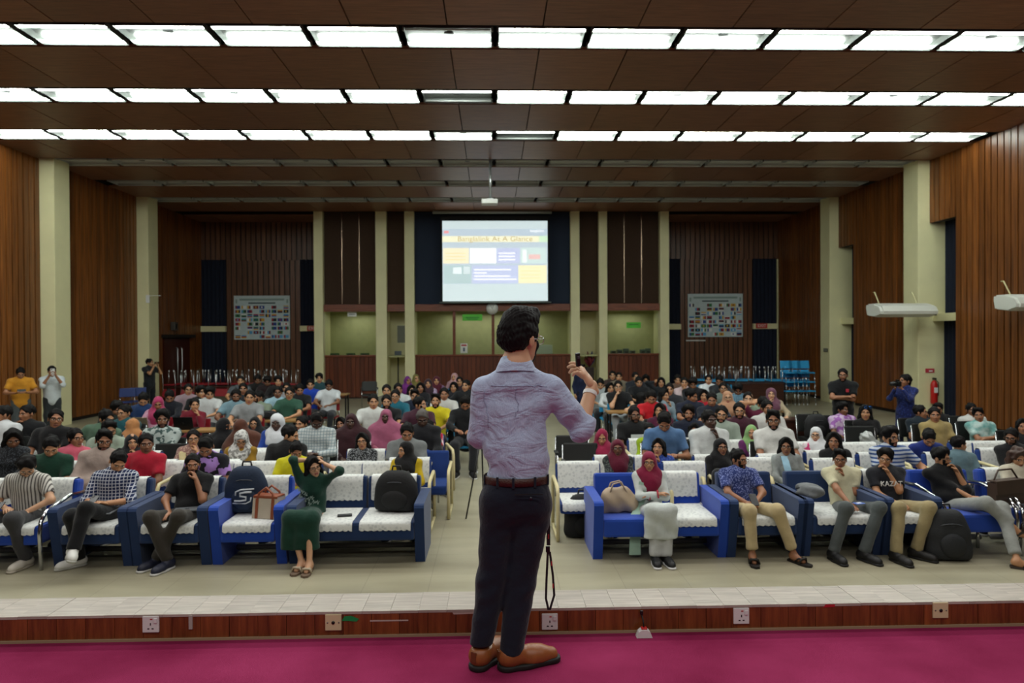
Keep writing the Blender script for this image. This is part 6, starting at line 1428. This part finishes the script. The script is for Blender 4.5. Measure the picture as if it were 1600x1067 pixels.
bag_on(T6, 690, 'dark blue bag on the table before the yellow tee', '1A2858', .44); bag_on(T6, 604, 'flat black bag on the table beside the red folder', '14161A')
bag_on(T6, 732, 'smaller navy bag next to the presenter', '16233E')
for (T, px, lab) in ((T6, 572, 'red folder standing before the man in white shirt'), (T2, 365, 'dark red folder on the table before the pale teal shirt')):
    t = empty('folder', on(T, px), 0, lab, 'folder'); R = Matrix.Rotation(-.35, 3, 'X'); MB().box((0, 0, .078), (.34, .012, .16), R, ch=.004).build('cover', mat('folder_red', '9C1C1E', .5), t); MB().box((0, .02, .078), (.32, .02, .15), R).build('paper_stack', paper, t)
p = on(T12, 1250); chair('black', (p.x, p.y - .62, 0), 0, 'black padded seat under the black backpack at right')
backpack((p.x, p.y - .64, .485), .2, 'black backpack on the chair beside the dark wooden table', '0F1114', (.32, .2, .42), True)
# clear plastic bag on an empty seat
p = at(1358, 690, 10.2); chair('black', (p.x, 10.22, 0), 0, 'black chair under the clear plastic bag'); t = empty('plastic_bag', (p.x, 10.18, .485), 0, 'crumpled clear plastic bag on a seat behind striped tee', 'plastic bag')
V, F = surf([ell((0, 0, .12), (.15, .11, .12)), ell((.12, 0, .09), (.08, .07, .09)), ell((-.05, 0, .24), (.1, .08, .1))], .012, .05, disp=folds(.012, 60, 4)); o = link(bpy.data.objects.new('film', np_mesh('film', V, F)), t); o.data.materials.append(mat('clear_film', 'A9AEAC', .2, spec=.8)); MB().tube([(-.03, 0, .2), (0, 0, .27), (.04, 0, .21)], .012, 6).build('knot', mat('clear_film', 'A9AEAC', .2, spec=.8), t)

# ---- empty chairs
def ech(kind, px, ytop, zt, lab, rz=0, dy=0):
    p = atz(px, ytop, zt); return chair(kind, (p.x, p.y - .3 + dy, 0), rz, lab)
ech('blackarm', 893, 679, .87, 'empty black armchair by the aisle, the farther of two'); ech('blackarm', 906, 691, .87, 'empty black armchair by the aisle, the nearer of two')
ech('cream', 915, 700, .78, 'empty lace-covered chair beside the crimson headscarf woman'); ech('cream', 548, 722, .78, 'empty lace-covered chair behind the dark blue sofa')
ech('cream', 600, 722, .78, 'lace-covered chair left of the yellow-top woman'); ech('cream', 345, 721, .78, 'lace-covered chair beside the purple jersey man')
ech('cream', 425, 701, .78, 'lace-covered chair beside the mustard cardigan woman'); ech('cream', 400, 722, .78, 'lace-covered chair behind the navy backpack')
ech('cream', 270, 721, .78, 'lace-covered chair beside the red football shirt man'); ech('cream', 60, 702, .78, 'lace-covered chair behind the dark green polo')
ech('cream', 250, 701, .78, 'lace-covered chair in front of the leaf-print shirt'); ech('black', 272, 693, .86, 'empty black chair beside the cream scarf woman')
ech('cream', 903, 722, .78, 'lace-covered blue chair at the aisle end, second row'); ech('cream', 1068, 722, .78, 'lace-covered chair between blue kurta and jeans')
ech('cream', 1194, 716, .78, 'lace-covered chair left of the grey dress woman'); ech('cream', 1340, 692, .78, 'lace-covered chair right of the long black hair')
ech('cream', 1420, 692, .78, 'lace-covered chair behind the royal blue jacket'); ech('cream', 1512, 690, .78, 'lace-covered chair in front of the tie-dye tee')
ech('cream', 1545, 690, .78, 'lace-covered chair beside the dark jacket man'); ech('cream', 1300, 717, .78, 'lace-covered chair behind the cream polo man')
ech('navy', 205, 606, .83, 'navy chair by the left wall, the nearer one', .3); ech('navy', 222, 605, .83, 'navy chair by the left wall, the farther one', .3)
ech('blackarm', 580, 596, .86, 'empty black armchair before the left booth front', .2); ech('cream_bare', 670, 703, .78, 'empty royal blue chair beside the left aisle')
# ---- chairs stacked upside down on the tables at the back
def stack_row(px0, px1, n, kind, Yb, lab, tlab, jit):
    a, b_ = at(px0, 600, Yb), at(px1, 600, Yb)
    t, y = table(px0 - 4, px1 + 4, 600, tlab, dkw, Y=Yb - .25, z=.75, depth=.6)
    for i in range(n):
        X = a.x + (b_.x - a.x) * (i + .5) / n
        for lv in range(1):
            c = chair(kind, (X + RNG.uniform(-.05, .05), Yb + .05 + jit * (i % 2), .75 + .465 + RNG.uniform(0, .05)), RNG.uniform(-.2, .2) + math.pi * (i % 2), lab, lab); c.rotation_euler.x = math.pi
stack_row(262, 458, 15, 'red', 22.2, 'upside-down dark red chair stacked on the back left tables', 'long dark table under the stacked red chairs', .25)
stack_row(1084, 1225, 12, 'blue', 22.4, 'upside-down sky-blue chair stacked on the back right tables', 'long dark table under the stacked blue chairs', .25)
for i, px in enumerate((1234, 1247, 1260)):
    for lv in range(3):
        p = at(px, 600, 22.2); c = chair('blue', (p.x, 22.2 + .02 * lv, .30 * lv), 0, 'sky-blue chair in the upright stacks at the far right, ' + ['bottom', 'middle', 'top'][lv] + ' of the ' + ['left', 'middle', 'right'][i] + ' stack', 'upright stacks of blue chairs')
# ================================================================== THE PRESENTER
def presenter():
    Y0 = 3.30
    W = lambda px, py, y=0.0: np.array(at(px, py, Y0 + y))
    base = np.array([at(792, 1040, Y0).x, Y0, ST])
    L_ = lambda *a: W(*a) - base                       # everything below in the presenter's own frame, origin on the carpet
    root = empty('person', base.tolist(), 0, 'presenter in pale blue shirt and navy trousers seen from behind', 'person')
    sk = skin(0)
    shirt_m = bpy.data.materials.new('chambray_shirt'); nt, N, L, b = nodes(shirt_m)
    tc = N.new('ShaderNodeTexCoord'); mp = N.new('ShaderNodeMapping'); mp.inputs['Scale'].default_value = (900, 900, 40); L.new(tc.outputs['Object'], mp.inputs[0])
    n1 = N.new('ShaderNodeTexNoise'); n1.inputs['Scale'].default_value = 1; n1.inputs['Detail'].default_value = 2; L.new(mp.outputs[0], n1.inputs['Vector'])
    cr = N.new('ShaderNodeValToRGB'); cr.color_ramp.elements[0].color = lin('95A2C2'); cr.color_ramp.elements[1].color = lin('BAC7DE'); cr.color_ramp.elements[0].position = .35; cr.color_ramp.elements[1].position = .65
    L.new(n1.outputs['Fac'], cr.inputs[0]); L.new(cr.outputs[0], b.inputs['Base Color']); b.inputs['Roughness'].default_value = .8; b.inputs['Sheen Weight'].default_value = .2; b.inputs['Specular IOR Level'].default_value = .2
    mp2 = N.new('ShaderNodeMapping'); mp2.inputs['Scale'].default_value = (7, 7, 13); mp2.inputs['Rotation'].default_value = (0, .35, 0); L.new(tc.outputs['Object'], mp2.inputs[0])
    n2 = N.new('ShaderNodeTexNoise'); n2.inputs['Scale'].default_value = 1.1; n2.inputs['Detail'].default_value = 3; n2.inputs['Distortion'].default_value = .8; L.new(mp2.outputs[0], n2.inputs['Vector'])
    bp = N.new('ShaderNodeBump'); bp.inputs['Strength'].default_value = .5; bp.inputs['Distance'].default_value = .05; L.new(n2.outputs['Fac'], bp.inputs['Height']); L.new(bp.outputs[0], b.inputs['Normal'])
    trous_m = cloth('121826', bump=.35); belt_m = mat('brown_leather_belt', '3C1B12', .4, var=.15, vscale=60, bump=.3, bscale=150)
    # joints (the far arm reaches forward, away from the camera)
    hc = L_(813, 531); nb = L_(806, 574, -.01)
    shL, shR = L_(756, 608), L_(860, 607)
    elL, wrL = L_(748, 682, .03), L_(772, 688, .26)
    elR, wrR = L_(908, 668, .04), L_(925, 602, .16)
    waist = L_(806, 742); hip = L_(805, 778)
    kL, aL = L_(770, 900, .02), L_(752, 1004, .0)
    kR, aR = L_(814, 905, .03), L_(799, 1018, -.02)
    H = rotm(180 - 40, 3, 0)                           # face turned away and to the right
    # --- body
    B = [cone(nb + V3(0, 0, -.06), hc + H @ V3(0, .02, -.045), .062, .057), cone(hip, nb, .08, .08), cone(shL, shR, .05, .05), cone(shR, elR, .052, .045), cone(elR, wrR, .043, .028), cone(shL, elL, .052, .045), cone(elL, wrL, .043, .028)]
    V, F = surf(B, .008, .03); Vs, Fs, Ms = [V], [F], [np.zeros(len(F), int)]; n = len(V)
    hv, hf, hmi = head_t(.0045, 'm'); Vs.append(hv * 1.02 @ H.T + hc); Fs.append(hf + n); Ms.append(hmi); n += len(hv)
    # right hand: palm facing left, index and thumb pinching the clicker
    hd = nrm(L_(900, 566, .13) - wrR); R = frame_from(hd, V3(-.75, .2, -.2))
    Pf = [cone((0, -.03, 0), (0, .03, 0), .026, .032, (0, 0, 1), .62), cone((-.012, .03, 0), (-.014, .078, 0), .030, .027, (0, 0, 1), .5), cone((.012, .03, 0), (.014, .08, 0), .030, .027, (0, 0, 1), .5)]
    for x, ln, r, c in ((-.033, .06, .0078, .95), (-.011, .076, .0088, .85), (.011, .082, .009, .62), (.032, .076, .0088, .45)):
        p = np.array([x, .084, 0.]); a = c * .5
        for f_ in (.45, .32, .23):
            q = p + ln * f_ * np.array([x * .3, math.cos(a), -math.sin(a)]); Pf.append(cone(p, q, r, r * .92, k=.006)); p = q; a += c * .85
    Pf += [cone((.03, .02, -.006), (.05, .05, -.028), .015, .011, k=.012), cone((.05, .05, -.028), (.046, .088, -.045), .011, .009, k=.006)]
    sv, sf = surf(Pf, .0035, .012)
    Vs.append(sv * 1.02 @ R.T + wrR); Fs.append(sf + n); Ms.append(np.zeros(len(sf), int)); n += len(sv)
    lv, lf = hand_t(.0045, .6); R2 = frame_from(V3(.3, 1, -.1), V3(.3, 0, -1)); Vs.append(lv @ R2.T + wrL); Fs.append(lf + n); Ms.append(np.zeros(len(lf), int))
    me = np_mesh('body', np.concatenate(Vs), np.concatenate(Fs), np.concatenate(Ms))
    for q in (sk, hair_black, eye_w, iris, lipm(0), hair_black): me.materials.append(q)
    link(bpy.data.objects.new('body', me), root)
    # --- shirt
    f = V3(0, -1, 0); G = []
    G += [cone(L_(807, 736), L_(806, 700), .150, .148, f, .74), cone(L_(806, 700), L_(804, 645), .146, .152, f, .70), cone(L_(806, 645), L_(806, 615), .152, .135, f, .64),
          cone(nb + V3(0, 0, -.035), shL, .062, .056), cone(nb + V3(0, 0, -.035), shR, .062, .058), cone(nb + V3(0, 0, -.08), nb + V3(0, 0, -.045), .1, .09),
          cone(shR, elR, .066, .064, k=.02), cone(shR + V3(-.03, 0, -.06), L_(846, 640), .055, .05)]
    cR = elR + (wrR - elR) * .22; G += [cone(elR, wrR, .064, .056, cut=(cR, nrm(wrR - elR)))]
    cL = elL + (wrL - elL) * .2; G += [cone(shL, elL, .060, .052, k=.012), cone(elL, wrL, .054, .05, cut=(cL, nrm(wrL - elL)), k=.012)]
    eR0, eL0 = elR, elL
    fa, fb, fc = folds(.005, 26, 5, (.75, .1, 1.0)), folds(.0035, 46, 8, (-.9, .2, .9)), folds(.003, 90, 3, (.3, .1, .8))
    def disp(X, Y, Z):
        w = .45 + 1.3 * np.exp(-((X - eR0[0]) ** 2 + (Z - eR0[2]) ** 2) / .012) + .9 * np.exp(-((Z - L_(806, 722)[2]) / .07) ** 2) + .6 * np.exp(-((X - L_(850, 650)[0]) ** 2 + (Z - L_(850, 650)[2]) ** 2) / .006)
        return fa(X, Y, Z) * w * 1.2 + fb(X, Y, Z) * w * 1.1 + fc(X, Y, Z) * .3
    zw = L_(806, 741)[2]
    V, F = surf(G, .0065, .028, disp=disp, cuts=[(V3(0, 0, zw - .01), V3(0, 0, -1))])
    sh = link(bpy.data.objects.new('shirt', np_mesh('shirt', V, F)), root); sh.data.materials.append(shirt_m)
    # collar
    m = MB(); m.smooth = True; rows = []
    for rad, up in ((.082, -.05), (.070, .042), (.072, .050), (.090, .012), (.104, -.022)):
        rows.append([tuple(nb + V3(0, .006, .012) + V3(math.sin(a) * rad, -math.cos(a) * rad * .95, up - .018 * (1 - math.cos(a)))) for a in np.linspace(-2.7, 2.7, 33)])
    m.grid(rows); m.build('collar', shirt_m, sh)
    # yoke seam, centre pleat and cuffs lie on the shirt surface
    def on_back(px, py):
        q = L_(px, py); d = (V[:, 0] - q[0]) ** 2 + (V[:, 2] - q[2]) ** 2; c = V[d < .00016]
        return None if not len(c) else tuple(c[c[:, 1].argmin()] + V3(0, -.0012, 0))
    sm_ = mat('shirt_seam', '8C94B0', .8)
    for pts in ([(x, 601 - .0009 * (x - 806) ** 2 + .0) for x in range(764, 853, 4)], [(806, y) for y in range(606, 650, 4)], [(757 + .04 * (y - 610), y) for y in range(612, 668, 5)]):
        w_ = [p for p in (on_back(*q) for q in pts) if p]
        if len(w_) > 3: MB().tube(w_, .0014, 5).build('seam', sm_, sh)
    for (e, w, c) in ((elR, wrR, cR), (elL, wrL, cL)):
        d = nrm(w - e); q = MB(); q.tube([tuple(c - d * .045), tuple(c - d * .03), tuple(c - d * .002), tuple(c + d * .004)], [.054, .0605, .0595, .052], 24, cap=False); q.build('rolled_cuff', shirt_m, sh)
    # --- belt
    zb0 = zw - .018
    cx, cy = L_(807, 742)[0], 0.0; m = MB(); rows = []
    for dz, g in ((-.019, .0), (-.017, .004), (.017, .004), (.019, .0)):
        rows.append([(cx + (.155 + g) * math.sin(a), cy - (.118 + g) * math.cos(a), zb0 + dz) for a in np.linspace(0, 2 * math.pi, 49)])
    m.smooth = True; m.grid(rows); belt = m.build('belt', belt_m, root)
    for a in (-.62, -.12, .55, 1.2, -1.3): MB().box((cx + .160 * math.sin(a), cy - .123 * math.cos(a), zb0), (.011, .008, .05), Matrix.Rotation(a, 3, 'Z'), ch=.002).build('belt_loop', trous_m, belt)
    # --- trousers
    K = [cone(L_(807, 752), L_(806, 772), .150, .162, f, .77), ell(L_(782, 782, -.035), (.088, .085, .10)), ell(L_(832, 782, -.035), (.088, .085, .10)), cone(L_(806, 765, .02), L_(806, 785, .02), .14, .13, f, .7)]
    hL, hR = L_(780, 790), L_(831, 790)
    K += [cone(hL, kL, .095, .074), cone(hR, kR, .098, .076), cone(kL, aL + V3(0, 0, .0), .073, .056, cut=(aL + V3(0, 0, -.005), V3(0, 0, -1))), cone(kR, aR, .074, .057, cut=(aR + V3(0, 0, -.005), V3(0, 0, -1)))]
    ga, gb = folds(.0035, 30, 12, (.4, .1, 1)), folds(.0028, 60, 15, (-.6, .1, 1))
    zk = kR[2]; zc_ = L_(806, 820)[2]
    def disp2(X, Y, Z):
        w = .3 + 1.2 * np.exp(-((Z - zk) / .10) ** 2) + .9 * np.exp(-((Z - zc_) / .06) ** 2); return (ga(X, Y, Z) + gb(X, Y, Z)) * w
    V, F = surf(K, .0075, .03, disp=disp2, cuts=[(V3(0, 0, zb0 + .012), V3(0, 0, 1))])
    tr_ = link(bpy.data.objects.new('trousers', np_mesh('trousers', V, F)), root); tr_.data.materials.append(trous_m)
    bp_ = L_(827, 768); yb = -.150
    MB().box((bp_[0] - .01, yb + .012, bp_[2] + .018), (.13, .004, .006)).build('back_pocket_seam', mat('seam_dark', '080A10', .8), tr_)
    MB().tube([(bp_[0], yb + .006, bp_[2] + .002), (bp_[0], yb - .001, bp_[2] + .002)], .008, 12).build('pocket_button', mat('button_dark', '1E222C', .35), tr_)
    # --- shoes
    tan = mat('tan_leather_shoe', '8A5028', .38, var=.15, vscale=20); blk_sole = mat('black_rubber_sole', '121211', .7)
    P = [cone((0, .035, .06), (0, -.12, .045), .047, .043), cone((0, -.09, .04), (0, -.185, .034), .047, .036), cone((0, .03, .06), (0, .01, .085), .046, .044, cut=((0, 0, .088), (0, 0, 1)))]
    up_me = np_mesh('upper', *surf(P, .005, .035, cuts=[((0, 0, .022), (0, 0, -1))]))
    P2 = [cone((0, .04, .014), (0, -.05, .014), .051, .047), cone((0, -.05, .014), (0, -.19, .014), .05, .045)]
    so_me = np_mesh('sole', *surf(P2, .005, .03, cuts=[((0, 0, .027), (0, 0, 1)), ((0, 0, .001), (0, 0, -1))]))
    for (an, td) in ((aL, V3(.55, .83, 0)), (aR, V3(.9, .3, 0))):
        td = nrm(td); z = V3(0, 0, 1); y = -td; R = np.stack([np.cross(y, z), y, z], 1)
        o = obj_mat('shoe', up_me, tan, root, mat4(R, (an[0] + td[0] * .02, an[1] + td[1] * .02, 0), 1.0)); obj_mat('sole', so_me, blk_sole, o)
        MB().tube([(-.03, -.07, .082), (0, -.085, .086), (.03, -.07, .082)], .006, 6).build('stitched_seam', mat('seam_tan', '6A3A1C', .5), o)
        MB().box((0, .085, .07), (.03, .006, .05), ch=.002).build('heel_tab', mat('seam_tan', '6A3A1C', .5), o)
    # --- hair, glasses, wristband
    Hh = [ell((0, .016, .045), (.087, .108, .096)), cone((-.03, -.06, .125), (.035, -.05, .13), .032, .036), ell((0, .0, .105), (.074, .092, .055)), ell((0, .06, .0), (.075, .06, .06))]
    fh = folds(.002, 130, 2, (.8, .3, .2)); fh2 = folds(.0022, 300, 4, (.9, .3, .2))
    V, F = surf(Hh, .0042, .025, [ell((0, -.13, -.03), (.072, .082, .10)), ell((-.094, .0, -.03), (.03, .026, .045)), ell((.094, .0, -.03), (.03, .026, .045))], lambda X, Y, Z: fh(X, Y, Z) + fh2(X, Y, Z), [((0, 0, -.08), (0, -.3, -.95))])
    o = link(bpy.data.objects.new('hair', np_mesh('hair', V, F)), root); o.data.materials.append(hair_black); o.matrix_local = mat4(H, hc, 1.03)
    g = obj_mat('glasses', glasses_t(), mat('silver_frame', 'B8BABC', .2, .9), root, mat4(H, hc, 1.04))
    q = MB(); d = nrm(wrR - elR); c = elR + (wrR - elR) * .80; q.tube([tuple(c - d * .011), tuple(c), tuple(c + d * .011)], [.035, .036, .034], 20, cap=False); q.build('white_wristband', mat('white_band', 'DCDCD8', .5), root)
    # --- clicker in the hand
    cp = L_(903, 562, .10); t = empty('presentation_clicker', (cp + base).tolist(), .3, 'small black presentation clicker in the raised hand of the presenter', 'clicker'); t.rotation_euler = (.2, -.15, .3)
    MB().box((0, 0, 0), (.022, .02, .07), ch=.006).build('case', blk, t); MB().box((0, -.011, .015), (.012, .003, .014), ch=.001).build('button', mat('button_grey', '44464A', .4), t)
    # --- lanyard hanging from the pocket
    lp = np.array(at(857, 790, Y0 + .0)); t = empty('lanyard', lp.tolist(), 0, 'black and red lanyard hanging from the trouser pocket of the presenter', 'lanyard')
    LL = lambda px, py: np.array(at(px, py, Y0 - .01)) - lp
    lm = mat('lanyard_black', '131114', .6); lr_ = mat('lanyard_red', 'A02020', .6)
    def strap(pts, w, m_, nm):
        q = MB(); 
        rows = [[tuple(np.array(p) + V3(-w / 2, 0, 0)), tuple(np.array(p) + V3(w / 2, 0, 0))] for p in pts]; q.grid(rows); q.grid([[tuple(np.array(a) + V3(0, .0015, 0)) for a in r_] for r_ in rows][::-1]); q.build(nm, m_, t)
    strap([LL(857, 788), LL(857, 830), LL(857, 852)], .018, lm, 'strap'); strap([LL(856, 862), LL(854, 905), LL(853, 935), LL(857, 953)], .011, lm, 'strap_loop'); strap([LL(859, 862), LL(864, 900), LL(866, 930), LL(859, 953)], .011, lm, 'strap_loop')
    MB().box(LL(856, 858), (.02, .012, .03), ch=.003).build('buckle', blk, t)
    MB().prism([(-.01, .02), (.0, .035), (.012, .02), (.009, -.03), (-.009, -.03)], -.004, .004).build('orange_tab', mat('orange_tab', 'D8562A', .5), t)
    for py in (812, 838, 880, 915): MB().box(LL(857 if py < 860 else 864 if py > 900 else 862, py) + V3(0, -.003, 0), (.006, .002, .022)).build('red_print', lr_, t)
    # presenter's tripod leg seen between sofa and legs
presenter()
p = atz(738, 812, 0); t = empty('camera_tripod', (p.x + .12, p.y + .1, 0), 0, 'thin black tripod foot seen beside the presenter hip', 'tripod')
for k, (dx, dy) in enumerate(((-.2, -.1), (.25, -.05), (.02, .25))): MB().tube([(dx, dy, .012), (0, 0, 1.05)], .011, 6).build('leg', blk, t)
MB().tube([(0, 0, 1.0), (0, 0, 1.2)], .02, 8).build('centre_column', blk, t)
